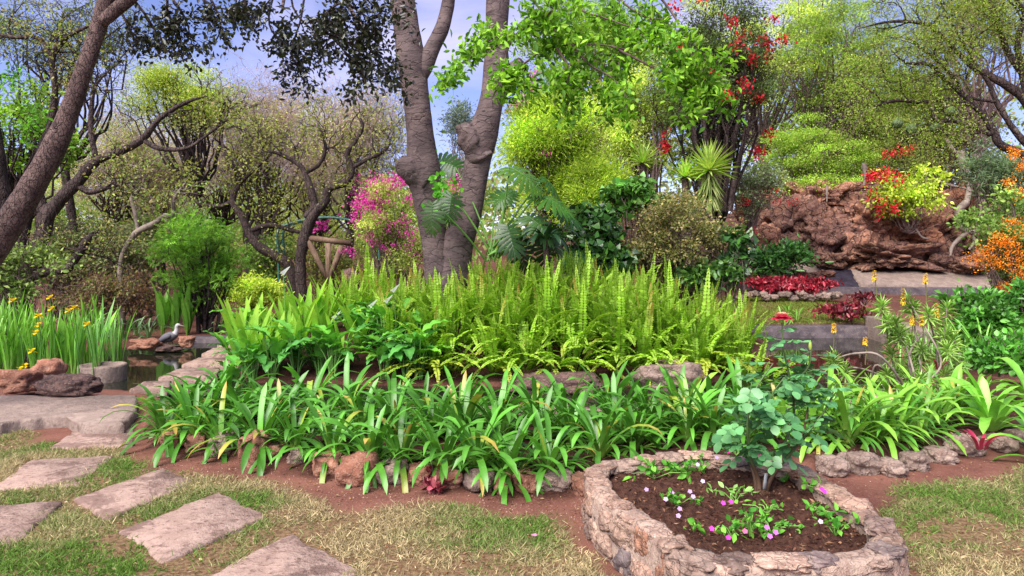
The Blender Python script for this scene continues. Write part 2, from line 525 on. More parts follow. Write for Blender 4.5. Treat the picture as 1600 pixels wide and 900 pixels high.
WATER_Z = -0.06
POND = gp([(-300, 612), (196, 615), (330, 645), (700, 652), (1150, 652), (1330, 640), (1400, 612), (1382, 560), (1366, 525), (1180, 525),
           (800, 500), (360, 527), (288, 533), (150, 552), (-300, 562)], WATER_Z)
ISLE = gp([(385, 526), (362, 560), (352, 580), (400, 598), (640, 603), (1000, 606), (1130, 596), (1182, 560), (1196, 533), (1180, 512), (800, 488), (420, 512)], WATER_Z)
BED = np.array([G(a, b, 0.0) for a, b in [(205, 655), (230, 700), (340, 716), (440, 735), (560, 752), (700, 766), (830, 766), (915, 775)]]
               + [G(a, b, 0.0) for a, b in [(1000, 745), (1250, 735), (1330, 742), (1420, 730), (1500, 712), (1640, 700), (1800, 640), (1560, 600), (1400, 615), (1330, 642), (1150, 655), (700, 655), (330, 648)]])
LAWN_L = gp([(-700, 668), (60, 664), (110, 698), (230, 705), (232, 735), (320, 743), (420, 752), (480, 783), (600, 795), (760, 800), (850, 812), (915, 850),
             (1000, 905), (1100, 1100), (-900, 1100)])
LAWN_R = gp([(1372, 800), (1420, 768), (1500, 748), (1600, 726), (1900, 690), (2300, 1100), (1440, 1100), (1420, 880)])
LAWN_F = np.array([[3.6, 14.75], [7.2, 14.75], [8.2, 16.2], [7.2, 17.6], [3.8, 17.9], [3.0, 16]])

def H(x, y):
    x = np.asarray(x, float); y = np.asarray(y, float)
    p3 = np.stack([x, y, x * 0], -1)
    z = 0.012 * fbm(p3 * 1.7, 3)
    z = z + 0.05 * sstep(6, 30, y) * fbm(p3 * 0.5, 3, 5)
    r = sstep(2.4, 4.0, x)
    right = 0.15 * sstep(14.45, 14.6, y) + np.clip(y - 14.6, 0, 6) * 0.12 + np.clip(y - 20.6, 0, 5.5) * 0.34 * sstep(20.6, 22, y)
    left = np.clip(y - 17, 0, 14) * 0.035
    back = np.clip(y - 28, 0, 60) * 0.06
    z = z + r * right + (1 - r) * left + back
    z = z + 0.10 * sstep(0.05, -0.25, poly_sd(BED, x, y))
    si = poly_sd(ISLE, x, y)
    sp = np.maximum(poly_sd(POND, x, y), -si)
    z = np.where(sp < 0.05, z * sstep(-0.1, 0.05, sp) - 0.55 * sstep(0.04, -0.22, sp), z)
    z = z + 0.46 * sstep(0.0, -1.6, si)
    return z

def Hs(x, y):
    return float(H(np.array([x]), np.array([y]))[0])

def build_ground():
    xs = np.unique(np.concatenate([np.linspace(-6, 6, 110), np.linspace(-18, 18, 70), np.linspace(-60, 60, 60), np.linspace(-600, 600, 25)]))
    ys = np.unique(np.concatenate([np.linspace(2.0, 9.5, 110), np.linspace(-4, 26, 90), np.linspace(26, 90, 40), np.linspace(-60, 900, 30)]))
    X, Y = np.meshgrid(xs, ys)
    x, y = X.ravel(), Y.ravel()
    z = H(x, y)
    V = np.stack([x, y, z], 1)
    nx, ny = len(xs), len(ys)
    i = np.arange(nx * ny).reshape(ny, nx)
    F_ = np.stack([i[:-1, :-1], i[:-1, 1:], i[1:, 1:], i[1:, :-1]], -1).reshape(-1, 4)
    near = y < 20
    q = np.stack([x, y, 0 * x], -1)
    lawn = np.zeros(len(x)); bed = np.zeros(len(x))
    j = np.where(near)[0]
    nn = 0.14 * fbm(q[j] * 3.0, 3, 9)
    sd = np.minimum(np.minimum(poly_sd(LAWN_L, x[j], y[j]), poly_sd(LAWN_R, x[j], y[j])), poly_sd(LAWN_F, x[j], y[j])) + nn
    lawn[j] = sstep(0.06, -0.10, sd)
    sb = np.minimum(poly_sd(BED, x[j], y[j]), poly_sd(ISLE, x[j], y[j])) + nn
    bed[j] = sstep(0.04, -0.08, sb)
    bed = np.maximum(bed, sstep(15.5, 19, y) * 0.55 * (1 - lawn))
    c = np.stack([lawn, bed, 0 * lawn], 1)
    o = MB().add(V, [F_], c).build('ground', M['ground'], smooth=True, kind='structure')
    return o
build_ground()

def prism(mb, top, thick, col=(1, 1, 1), bev=0.015, jitter=0.0, sub=6, seed=0, dome=0.0):
    """slab with a worn rounded edge from a top outline (n,3)"""
    top = np.asarray(top, float)
    n = len(top)
    ring = []
    for i in range(n):
        a, b = top[i], top[(i + 1) % n]
        for k in range(sub):
            ring.append(a + (b - a) * k / sub)
    ring = np.array(ring)
    c = ring.mean(0)
    if jitter:
        w = np.stack([fbm(ring * 9, 3, seed), fbm(ring * 9 + 50, 3, seed), 0 * ring[:, 0]], 1)
        ring = ring + jitter * w
    out = nrm((ring - c) * [1, 1, 0])
    r0 = ring - out * bev
    r1 = ring - [0, 0, bev * 0.8]
    r2 = ring - [0, 0, thick]
    m = len(ring)
    mid = c + (r0 - c) * 0.5; mid[:, 2] += dome * 0.7
    V = np.vstack([[c + [0, 0, dome]], mid, r0, r1, r2])
    k = np.arange(m); k2 = (k + 1) % m
    f3 = (1 + m + k)[None]
    qs = [np.stack([1 + l * m + k, 1 + (l + 1) * m + k, 1 + (l + 1) * m + k2, 1 + l * m + k2], 1) for l in (1, 2)]
    mb.add(V, [f3] + qs, col)
    return mb

def ico(sub):
    t = (1 + 5 ** 0.5) / 2
    v = [(-1, t, 0), (1, t, 0), (-1, -t, 0), (1, -t, 0), (0, -1, t), (0, 1, t), (0, -1, -t), (0, 1, -t), (t, 0, -1), (t, 0, 1), (-t, 0, -1), (-t, 0, 1)]
    f = [(0, 11, 5), (0, 5, 1), (0, 1, 7), (0, 7, 10), (0, 10, 11), (1, 5, 9), (5, 11, 4), (11, 10, 2), (10, 7, 6), (7, 1, 8),
         (3, 9, 4), (3, 4, 2), (3, 2, 6), (3, 6, 8), (3, 8, 9), (4, 9, 5), (2, 4, 11), (6, 2, 10), (8, 6, 7), (9, 8, 1)]
    v = [np.array(x) / np.linalg.norm(x) for x in v]
    for _ in range(sub):
        g, cache = [], {}
        def md(a, b):
            k = (min(a, b), max(a, b))
            if k not in cache:
                w = v[a] + v[b]; v.append(w / np.linalg.norm(w)); cache[k] = len(v) - 1
            return cache[k]
        for a, b, c in f:
            x, y, z = md(a, b), md(b, c), md(c, a)
            g += [(a, x, z), (b, y, x), (c, z, y), (x, y, z)]
        f = g
    return np.array(v), np.array(f)
ICO = {s: ico(s) for s in (1, 2, 3, 4)}

def rock_verts(r, sub=3, rough=0.28, seed=0, box=0.0, strata=0.0, crag=0.0):
    v, f = ICO[sub]
    v = v.copy()
    if box > 0:
        b = v / np.max(np.abs(v), axis=1, keepdims=True)
        v = v * (1 - box) + b * box * 0.86
    rad = 1 + rough * fbm(v * 1.3 + seed * 7.3, 2, seed) + 0.45 * rough * fbm(v * 4.1 + seed, 3, seed + 3)
    ridge = np.abs(vnoise(v * 2.3 + seed * 3.1, seed + 9))
    rad = rad - rough * 0.45 * np.exp(-(ridge / 0.12) ** 2)
    if crag:
        for fq, am in ((2.1, .5), (4.6, .3), (9.5, .16)):
            rad = rad + crag * am * (1 - 3.0 * np.abs(vnoise(v * [fq, fq, fq * 1.7] + seed * 1.9, seed + int(fq * 7))))
    if strata:
        rad = rad + strata * np.sin(v[:, 2] * 13 + 3 * vnoise(v * 2 + seed, seed)) * 0.5
    return v * rad[:, None] * np.asarray(r, float), f

def rotz(V, a):
    c, s = math.cos(a), math.sin(a)
    return np.stack([V[:, 0] * c - V[:, 1] * s, V[:, 0] * s + V[:, 1] * c, V[:, 2]], 1)

def rock_obj(name, c, r, mat, seed, parent=None, sub=3, rough=0.28, box=0.3, strata=0.0, ang=None, col=(1, 1, 1), crag=0.0):
    V, f = rock_verts(r, sub, rough, seed, box, strata, crag)
    V = rotz(V, (seed * 1.7) % 6.28 if ang is None else ang) + np.asarray(c)
    o = MB().add(V, [f], col)
    if parent is None:
        o = o.build(name, mat, smooth=False)
        return o
    return o.build(name, mat, parent)

# ------------------------------------------------------------------ tubes, branches, leaves
def tubes(mb, PTS, R, sides=5, col=(1, 1, 1), cap=False):
    PTS = np.asarray(PTS, float); R = np.asarray(R, float)
    m, n = PTS.shape[:2]
    T = nrm(np.gradient(PTS, axis=1))
    ref = nrm(rng.normal(size=(m, 1, 3)) + np.array([0, 0, 1e-3]))
    if n > 12:
        ref = np.tile(np.array([[[0.12, 1.0, 0.05]]]), (m, 1, 1))
    Nn = nrm(np.cross(T, ref)); B = np.cross(T, Nn)
    a = np.arange(sides) * 2 * math.pi / sides
    V = PTS[:, :, None] + R[:, :, None, None] * (np.cos(a)[None, None, :, None] * Nn[:, :, None] + np.sin(a)[None, None, :, None] * B[:, :, None])
    idx = np.arange(m * n * sides).reshape(m, n, sides)
    j = (np.arange(sides) + 1) % sides
    q = np.stack([idx[:, :-1], idx[:, :-1][:, :, j], idx[:, 1:][:, :, j], idx[:, 1:]], -1).reshape(-1, 4)
    faces = [q]
    if cap:
        faces.append(idx[:, -1][:, ::1]); faces.append(idx[:, 0][:, ::-1])
    if np.asarray(col).ndim == 3:
        col = np.repeat(np.asarray(col).reshape(-1, 3), sides, axis=0)
    mb.add(V.reshape(-1, 3), faces, col)
    return mb

def walk(start, d, length, n=6, wig=0.25, grav=0.0):
    start = np.asarray(start, float); d = nrm(np.asarray(d, float))
    m = len(start)
    length = np.broadcast_to(np.asarray(length, float), (m,))
    pts = [start]
    for i in range(n - 1):
        d = nrm(d + wig * rng.normal(size=(m, 3)) + np.array([0, 0, grav]))
        pts.append(pts[-1] + d * (length / (n - 1))[:, None])
    return np.stack(pts, 1)

def spawn(PTS, R, k, t0=0.25, t1=1.0, ang=0.9, angvar=0.25):
    m, n = PTS.shape[:2]
    t = rng.uniform(t0, t1, (m, k)) * (n - 1)
    i = np.minimum(np.floor(t).astype(int), n - 2); f = (t - i)[..., None]
    r = np.arange(m)[:, None]
    A, B = PTS[r, i], PTS[r, i + 1]
    st = A * (1 - f) + B * f
    T = nrm(B - A)
    rr = R[r, i] * (1 - f[..., 0]) + R[r, i + 1] * f[..., 0]
    pr = rng.normal(size=T.shape)
    pr = nrm(pr - (pr * T).sum(-1, keepdims=True) * T)
    a = (ang + angvar * rng.normal(size=(m, k)))[..., None]
    d = np.cos(a) * T + np.sin(a) * pr
    return st.reshape(-1, 3), d.reshape(-1, 3), rr.reshape(-1)

def taper(r0, n, end=0.25):
    r0 = np.asarray(r0, float)
    return r0[:, None] * np.linspace(1, end, n)[None]

T_RHOMB = (np.array([(0, 0, 0), (.5, .45, .10), (0, 1, -.06), (-.5, .45, .10)]), [np.array([[0, 1, 2], [0, 2, 3]])])
T_OVAL = (np.array([(0, 0, 0), (.40, .25, .07), (.5, .58, .07), (0, 1, -.10), (-.5, .58, .07), (-.40, .25, .07)]), [np.array([[0, 1, 2, 3], [0, 3, 4, 5]])])
T_PALM = (np.array([(0, 0, 0), (.16, .35, .05), (0, .75, -.03), (-.16, .35, .05), (.55, .30, .0), (.85, .62, -.06), (.35, .42, .04), (-.55, .30, 0), (-.85, .62, -.06), (-.35, .42, .04)]),
          [np.array([[0, 1, 2, 3], [0, 4, 5, 6], [0, 9, 8, 7]])])
_b = []
_f = []
for _k in range(4):
    y0 = 0.12 + _k * 0.23
    for s in (-1, 1):
        n0 = len(_b)
        _b += [(0, y0, 0), (s * .28, y0 + .02, .03), (s * .5, y0 + .2, -.04), (s * .16, y0 + .15, .03)]
        _f.append((n0, n0 + 1, n0 + 2, n0 + 3))
T_PINN = (np.array(_b), [np.array(_f)])       # a leaf of eight leaflets

def leaves(mb, pos, axis, normal, L, W, tmpl=T_RHOMB, col=None):
    V, F_ = tmpl
    m = len(pos)
    L = np.broadcast_to(np.asarray(L, float), (m,)); W = np.broadcast_to(np.asarray(W, float), (m,))
    A = nrm(axis); Nn = nrm(normal - (normal * A).sum(-1, keepdims=True) * A); B = np.cross(A, Nn)
    X = pos[:, None] + V[None, :, 0, None] * (B * W[:, None])[:, None] + V[None, :, 1, None] * (A * L[:, None])[:, None] + V[None, :, 2, None] * (Nn * L[:, None])[:, None]
    k = len(V)
    base = (np.arange(m) * k)[:, None, None]
    faces = [(f[None] + base).reshape(-1, f.shape[1]) for f in F_]
    if col is None:
        col = np.ones((m, 3))
    mb.add(X.reshape(-1, 3), faces, np.repeat(col, k, axis=0))
    return mb

def leaf_cols(n, cols, var=0.18, dead=0.0):
    cols = np.asarray(cols, float)
    i = rng.integers(0, len(cols), n); j = rng.integers(0, len(cols), n)
    t = rng.random((n, 1))
    c = (cols[i] * t + cols[j] * (1 - t)) * np.exp(var * rng.normal(size=(n, 1)))
    if dead:
        k = rng.random(n) < dead
        c[k] = C(150, 118, 70) * np.exp(0.2 * rng.normal(size=(k.sum(), 1)))
    return c

def rand_dirs(n, up=0.0):
    return nrm(rng.normal(size=(n, 3)) + np.array([0, 0, up]))

def clumps_in(c, r, n, rad, shell=0.55, seed=None):
    """n clump centres spread through an ellipsoid, more of them near its surface"""
    d = rand_dirs(n)
    t = (shell + (1 - shell) * rng.random(n)) * 0.92
    t[: n // 5] *= 0.5
    t = t * (1 + .38 * vnoise(d * 1.7 + np.asarray(c) * 3.1, 3))
    p = np.asarray(c) + d * t[:, None] * np.asarray(r)
    return np.hstack([p, (rad * rng.uniform(0.7, 1.3, n))[:, None]])

def crown(mb, cl, n, L, W, cols, tmpl=T_RHOMB, flat=0.65, droop=-0.25, up=0.7, var=0.16, clumpvar=0.22, dead=0.0, tight=0.5):
    """leaves gathered in clumps"""
    w = cl[:, 3] ** 2; w = w / w.sum()
    i = rng.choice(len(cl), n, p=w)
    off = rng.normal(size=(n, 3)) * np.array([1, 1, flat]) * tight * np.where(rng.random((n, 1)) < .13, 1.7, 1.0)
    pos = cl[i, :3] + off * cl[i, 3:4]
    ax = nrm(off + 0.8 * rng.normal(size=(n, 3)) + np.array([0, 0, droop]))
    no = nrm(rng.normal(size=(n, 3)) * 0.7 + np.array([0, 0, up]))
    cv = np.exp(clumpvar * rng.normal(size=(len(cl), 1)))
    col = leaf_cols(n, cols, var, dead) * cv[i]
    leaves(mb, pos, ax, no, L * rng.uniform(0.65, 1.3, n), W * rng.uniform(0.7, 1.25, n), tmpl, col)

def limbs_to(base, cl, r0, bend=0.35, n=9, rise=0.5):
    """curved limbs from the trunk to every clump centre"""
    m = len(cl)
    b = np.tile(base, (m, 1)); e = cl[:, :3]
    mid = (b + e) / 2 + bend * rng.normal(size=(m, 3)) * np.linalg.norm(e - b, axis=1, keepdims=True) * 0.25
    mid[:, 2] += rise * 0.2 * (e[:, 2] - b[:, 2])
    t = np.linspace(0, 1, n)[None, :, None]
    PTS = (1 - t) ** 2 * b[:, None] + 2 * t * (1 - t) * mid[:, None] + t * t * e[:, None]
    PTS[:, 1:-1] += 0.03 * bend * rng.normal(size=(m, n - 2, 3)) * np.linalg.norm(e - b, axis=1)[:, None, None]
    R = taper(np.full(m, r0) * rng.uniform(0.7, 1.1, m), n, 0.18)
    return PTS, R

def add_twigs(mb, PTS, R, spec, sides=3):
    """spec: list of (k, length, wiggle, gravity, angle); returns the last level"""
    last = (PTS, R)
    for lv, (k, ln, wig, gr, ang) in enumerate(spec):
        st, d, rr = spawn(last[0], last[1], k, 0.3, 1.0, ang)
        npt = 6 if lv == 0 else 4
        P2 = walk(st, d, ln * rng.uniform(0.6, 1.25, len(st)), npt, wig * (1 if lv == 0 else 1.3), gr)
        R2 = taper(np.maximum(rr * 0.62, 0.006), npt, 0.4)
        tubes(mb, P2, R2, sides)
        last = (P2, R2)
    return last

def trunk_tube(mb, pts, radii, n=40, sides=16, amp=0.06, freq=3.0, seed=0, cap=True):
    pts = cat_rom(pts, n); rad = cat_rom(np.array(radii, float)[:, None], n)[:, 0]
    T = nrm(np.gradient(pts, axis=0))
    ref = np.array([0.15, 1.0, 0.05])
    Nn = nrm(np.cross(T, ref)); B = np.cross(T, Nn)
    a = np.arange(sides) * 2 * math.pi / sides
    dirs = np.cos(a)[None, :, None] * Nn[:, None] + np.sin(a)[None, :, None] * B[:, None]
    V = pts[:, None] + dirs * rad[:, None, None]
    disp = 1 + amp * fbm(V * freq + seed, 3, seed) + amp * 0.5 * fbm(V * freq * 4 + seed, 2, seed + 4)
    V = pts[:, None] + dirs * (rad[:, None] * disp)[..., None]
    idx = np.arange(n * sides).reshape(n, sides); j = (np.arange(sides) + 1) % sides
    q = np.stack([idx[:-1], idx[:-1][:, j], idx[1:][:, j], idx[1:]], -1).reshape(-1, 4)
    faces = [q]
    if cap:
        faces += [idx[-1][None, ::1], idx[0][None, ::-1]]
    mb.add(V.reshape(-1, 3), faces)
    return pts, rad

def px_path(pts, d):
    """photo pixels (x, y[, extra depth]) -> points"""
    return np.array([P(p[0], p[1], d + (p[2] if len(p) > 2 else 0)) for p in pts])

# ------------------------------------------------------------------ water, ledges, slabs, pond walls
def flat_sheet(name, poly, z, mat):
    poly = np.asarray(poly)[:, :2]
    V = np.hstack([poly, np.full((len(poly), 1), z)])
    return MB().add(V, [np.arange(len(V))[None]]).build(name, mat, kind='structure')
flat_sheet('pond_water', [(-13, 6.5), (7.6, 6.5), (7.6, 13.9), (5, 15.5), (-6, 15.9), (-13, 13.5)], WATER_Z, M['water'])

def slab_thing(quad, label, z=0.03, thick=0.09, group='rectangular paving slabs across the lawn', mat='slab', seed=0, name='paving_slab', cat='paving slab'):
    mb = MB()
    q3 = gp(quad, z)
    if name == 'stepping_stone':
        q3 = q3.mean(0) + (q3 - q3.mean(0)) * [.97, .86, 1]
    prism(mb, q3, thick, bev=0.016, jitter=0.02, sub=14, seed=seed)
    return tag(mb.build(name, M[mat]), label, cat, group)
for s, (quad, lab) in enumerate([
    ([(312, 905), (455, 833), (562, 892), (430, 985)], 'pinkish paving slab cut off by the bottom edge, nearest the planter'),
    ([(188, 828), (340, 768), (418, 805), (258, 877)], 'pinkish paving slab in the middle of the lawn with a darker worn centre'),
    ([(118, 777), (258, 730), (305, 752), (165, 812)], 'pinkish paving slab turned diagonally, nearest the bed of strap leaves'),
    ([(-18, 765), (45, 719), (176, 711), (123, 758)], 'wide pinkish paving slab one step in front of the slab below the ledge'),
    ([(-62, 792), (99, 781), (28, 847), (-112, 870)], 'pinkish paving slab cut off by the left edge amid green grass'),
    ([(75, 700), (130, 664), (212, 662), (205, 696)], 'pinkish paving slab touching the broken concrete ledge'),
]):
    slab_thing(quad, lab, z=0.012, seed=s * 5)
for s, (quad, lab) in enumerate([
    ([(196, 609), (226, 595), (272, 593), (262, 607)], 'stepping stone in the pond closest to the concrete ledge'),
    ([(243, 590), (280, 575), (347, 572), (337, 589)], 'second stepping stone in the pond from the concrete ledge'),
    ([(280, 570), (310, 558), (364, 557), (358, 569)], 'third stepping stone in the pond, below the heron'),
    ([(312, 553.5), (333, 543), (362, 542), (358, 553)], 'fourth stepping stone in the pond, small and square'),
    ([(338, 539.5), (350, 533), (366, 533), (362, 539)], 'farthest small stepping stone at the far kerb of the pond'),
]):
    slab_thing(quad, lab, z=0.06, thick=0.1, group='stepping stones in the pond', name='stepping_stone', cat='stepping stone', mat='slab', seed=40 + s)

mb = MB()
prism(mb, gp([(-260, 617), (60, 617), (150, 616), (212, 617), (214, 640), (196, 661), (147, 663), (122, 660), (104, 650), (70, 651), (38, 655), (0, 662), (-100, 668), (-260, 672)], 0.1),
      0.16, bev=0.025, jitter=0.02, sub=8, seed=3)
tag(mb.build('concrete_ledge', M['concrete']), 'broken pinkish concrete ledge along the pond with two rocks on it', 'ledge')

def kerb(mb, pts, w, z0, z1, n=40, jit=0.006, seed=0):
    """low wall that follows a line on the ground"""
    p = cat_rom(np.asarray(pts, float)[:, :2], n)
    t = nrm(np.gradient(p, axis=0)); o = np.stack([-t[:, 1], t[:, 0]], 1)
    prof = [(-.5, z0), (-.5, z1 - .02), (-.44, z1), (.44, z1), (.5, z1 - .02), (.5, z0)]
    V = np.stack([np.hstack([p + o * w * a, np.full((n, 1), b)]) for a, b in prof], 1)
    V = V + jit * np.stack([fbm(V * 5, 3, seed), fbm(V * 5 + 9, 3, seed), 0.7 * fbm(V * 5 + 19, 3, seed)], -1)
    k = len(prof); idx = np.arange(n * k).reshape(n, k)
    q = np.stack([idx[:-1, :-1], idx[:-1, 1:], idx[1:, 1:], idx[1:, :-1]], -1).reshape(-1, 4)
    mb.add(V.reshape(-1, 3), [q, idx[0][None, ::-1], idx[-1][None]])
    return mb
mb = kerb(MB(), [G(1150, 522), G(1260, 522), G(1368, 522)], 0.34, -0.3, 0.17, seed=2)
tag(mb.build('pond_wall', M['concrete_dark']), 'low grey concrete pond wall below the strip of far lawn', 'wall')
w0 = P(1364, 500, 13.7)
mb = kerb(MB(), [(w0[0] + .36, 14.5), (w0[0] + .12, 12.8), (w0[0] - .18, 11.2), (w0[0] - .2, 10.2)], 0.26, -0.3, 0.36, seed=4)
tag(mb.build('pond_wall', M['concrete']), 'curved pale concrete pond wall half hidden by the yellow-flowered aloe', 'wall')
mb = kerb(MB(), [G(288, 530), G(318, 529), G(372, 529)], 0.4, -0.3, 0.04, seed=6)
tag(mb.build('pond_kerb', M['concrete_dark']), 'flat stone kerb at the far end of the stepping stones', 'kerb')
mb = kerb(MB(), [G(352, 650), G(560, 655), G(820, 656), G(1010, 655), G(1250, 652), G(1390, 625)], 0.24, -0.25, 0.1, n=60, jit=0.02, seed=8)
tag(mb.build('pond_kerb', M['rock_pink']), 'rough pink stone kerb between strap-leaf bed and pond', 'kerb')

# round concrete pot ring in the pond
mb = MB()
c0 = G(160, 594, -0.06)
rr = 0.29
a = np.linspace(0, 2 * math.pi, 40, endpoint=False)
prof = [(rr * .96, -.3), (rr, .12), (rr * .97, .145), (rr * .84, .145), (rr * .80, .10), (rr * .1, .09)]
V = np.stack([np.stack([c0[0] + r * np.cos(a), c0[1] + r * np.sin(a), np.full(40, z)], 1) for r, z in prof], 0)
V = V + 0.006 * fbm(V * 9, 3)[..., None]
idx = np.arange(len(prof) * 40).reshape(len(prof), 40); j = (np.arange(40) + 1) % 40
mb.add(V.reshape(-1, 3), [np.stack([idx[:-1], idx[:-1][:, j], idx[1:][:, j], idx[1:]], -1).reshape(-1, 4), idx[-1][None]])
tag(mb.build('concrete_pot', M['concrete']), 'round grey concrete pot standing in the pond under iris leaves', 'pot')

# two rocks on the ledge, rocks about the pond
for (nm, px, py, z, r, mt, sd, lab, st) in [
    ('rock', 32, 607, 0.1, (.26, .2, .13), 'rock_red', 3, 'light reddish boulder on the concrete ledge at the left edge', .05),
    ('rock', 72, 598, 0.12, (.19, .17, .15), 'rock_red', 8, 'small pointed reddish rock leaning between two rocks on the ledge', .05),
    ('rock', 101, 616, 0.1, (.34, .18, .12), 'rock_dark', 12, 'long dark layered rock on the concrete ledge', .10),
    ('rock', 1052, 606, -0.05, (.42, .32, .21), 'rock_pink', 21, 'big flat-topped pink rock standing before the ferns at the pond', .06),
    ('rock', 868, 614, -0.08, (.6, .3, .13), 'rock_dark', 25, 'dark flat grey rock under the arching fern fronds', .04),
    ('rock', 224, 545, 0.0, (.24, .2, .10), 'rock_red', 33, 'low reddish rock at the pond edge left of the heron', .05),
    ('rock', 262, 548, -0.04, (.22, .18, .06), 'rock_dark', 35, 'flat wet rock under the feet of the heron', .05),
    ('rock', 292, 540, 0.0, (.14, .13, .1), 'rock_red', 37, 'small red rock just right of the heron', .05),
]:
    g = G(px, py, z)
    o = rock_obj(nm, g + [0, 0, r[2] * 0.7], r, M[mt], sd, rough=.3, box=.35, strata=st, ang=(sd % 3 - 1) * .2)
    tag(o, lab, 'rock')

# stones edging the bed
EDGE = [(268, 690, 34, 26), (305, 697, 34, 28), (345, 703, 40, 34), (395, 712, 46, 46), (428, 712, 32, 28), (468, 720, 34, 26), (510, 731, 42, 30), (558, 742, 60, 42),
        (612, 744, 46, 32), (655, 748, 36, 26), (700, 753, 42, 28), (750, 756, 46, 28), (786, 758, 30, 24), (822, 757, 42, 28), (870, 757, 58, 26), (907, 764, 24, 26)]
for i, (px, py, w, h) in enumerate(EDGE):
    g = G(px, py + h * .35, 0)
    s = g[1] / FPX
    o = rock_obj('edging_rock', g + [0, .05, h * s * .46], (w * s * .56, .13, h * s * .64), M['rock_red' if i % 3 != 2 else 'rock_pink'], 50 + i, rough=.2, box=.5, crag=.07, ang=.15 * math.sin(i * 2.1))
    tag(o, 'reddish edging rock below the strap leaves, %s from the left' % ordinal(i), 'rock', 'stones edging the strap-leaf bed')
EDGE_R = [(1305, 735, 44, 30), (1352, 730, 60, 34), (1400, 738, 44, 26), (1436, 727, 46, 26), (1474, 716, 46, 24), (1512, 702, 56, 34), (1566, 698, 46, 28), (1606, 692, 40, 26)]
for i, (px, py, w, h) in enumerate(EDGE_R):
    g = G(px, py + h * .35, 0)
    s = g[1] / FPX
    o = rock_obj('edging_rock', g + [0, .06, h * s * .44], (w * s * .5, .12, h * s * .56), M['rock_pink'], 90 + i, rough=.2, box=.45, crag=.07, ang=.15 * math.sin(i * 1.3))
    tag(o, 'grey-pink edging rock behind the right-hand lawn, %s from the planter' % ordinal(i), 'rock', 'stones edging the bed behind the planter')

# ------------------------------------------------------------------ raised stone planter
PZ = 0.30
pl_out = [(918, 724), (924, 768), (1004, 826), (1062, 872), (1200, 884), (1330, 880), (1412, 862), (1408, 828), (1376, 796), (1292, 744), (1246, 722), (1100, 704), (990, 712)]
PLO = np.array([G(a, b, PZ)[:2] for a, b in pl_out])
_w = np.vstack([PLO[-2:], PLO, PLO[:3]])
PLO = cat_rom(_w, 200 + 1)
_i0 = int(round(200 * 2 / (len(_w) - 1))); _i1 = int(round(200 * (2 + len(pl_out)) / (len(_w) - 1)))
PLO = PLO[_i0:_i1]
plant_c = PLO.mean(0)
planter = thing('stone_planter', (plant_c[0], plant_c[1], 0), 'raised bed walled with rough mortared stone around a young rose', 'planter')
def closed_resample(poly, n):
    q = np.vstack([poly, poly[:1]])
    L_ = np.concatenate([[0], np.cumsum(np.linalg.norm(np.diff(q, axis=0), axis=1))])
    u = np.linspace(0, L_[-1], n, endpoint=False)
    return np.stack([np.interp(u, L_, q[:, 0]), np.interp(u, L_, q[:, 1])], 1), L_[-1]
ring, per = closed_resample(PLO, 120)
tn = nrm(np.roll(ring, -1, 0) - np.roll(ring, 1, 0))
inw = np.stack([-tn[:, 1], tn[:, 0]], 1)
if ((plant_c - ring[0]) @ inw[0]) < 0:
    inw = -inw
# mortar core
prof = [(0.02, -.05), (0.012, PZ - .03), (0.03, PZ - .012), (0.12, PZ - .012), (0.135, PZ - .03), (0.135, .05)]
V = np.stack([np.hstack([ring + inw * a, np.full((120, 1), b)]) for a, b in prof], 1)
V = V + 0.014 * np.stack([fbm(V * 11, 3, 1), fbm(V * 11 + 5, 3, 2), fbm(V * 11 + 15, 3, 3)], -1)
k = len(prof); idx = np.arange(120 * k).reshape(120, k); jn = (np.arange(120) + 1) % 120
MB().add(V.reshape(-1, 3), [np.stack([idx[:, :-1], idx[:, 1:], idx[jn][:, 1:], idx[jn][:, :-1]], -1).reshape(-1, 4)]).build('mortar', M['mortar'], planter)
# stones: two courses outside and cap stones on top
def ring_at(s):
    u = (s / per * 120) % 120
    i = int(u); f = u - i
    p = ring[i] * (1 - f) + ring[(i + 1) % 120] * f
    return p, tn[i], inw[i]
STONE_TINT = [(1.25, 1.16, 1.08), (1.1, 1.0, .94), (1.25, 1.1, 1.0), (.8, .76, .76), (1.2, .86, .68), (1.2, 1.16, 1.12), (1.35, 1.25, 1.15), (1.2, 1.1, 1.02)]
for course, (z0, z1, wd, din) in enumerate([(-.02, .14, .056, .052), (.12, PZ - .03, .052, .056), (PZ - .055, PZ + .002, .072, .078)]):
    s = 0.03 * course
    while s < per - 0.05:
        ln = random.uniform(.12, .27)
        p, t, w = ring_at(s + ln / 2)
        hz = (z1 - z0) / 2 * random.uniform(.92, 1.15)
        c = np.array([p[0] + w[0] * din, p[1] + w[1] * din, (z0 + z1) / 2 + random.uniform(-.01, .012)])
        tint = np.array(random.choice(STONE_TINT))
        rock_obj('stone', c, (ln * .56, wd * random.uniform(.95, 1.2), hz), M['rock_pink'] if random.random() < .9 else M['rock_grey'], random.randint(1, 9000), planter, sub=3,
                 rough=.26, box=.62, ang=math.atan2(t[1], t[0]) + random.uniform(-.12, .12), col=tint)
        s += ln * .97
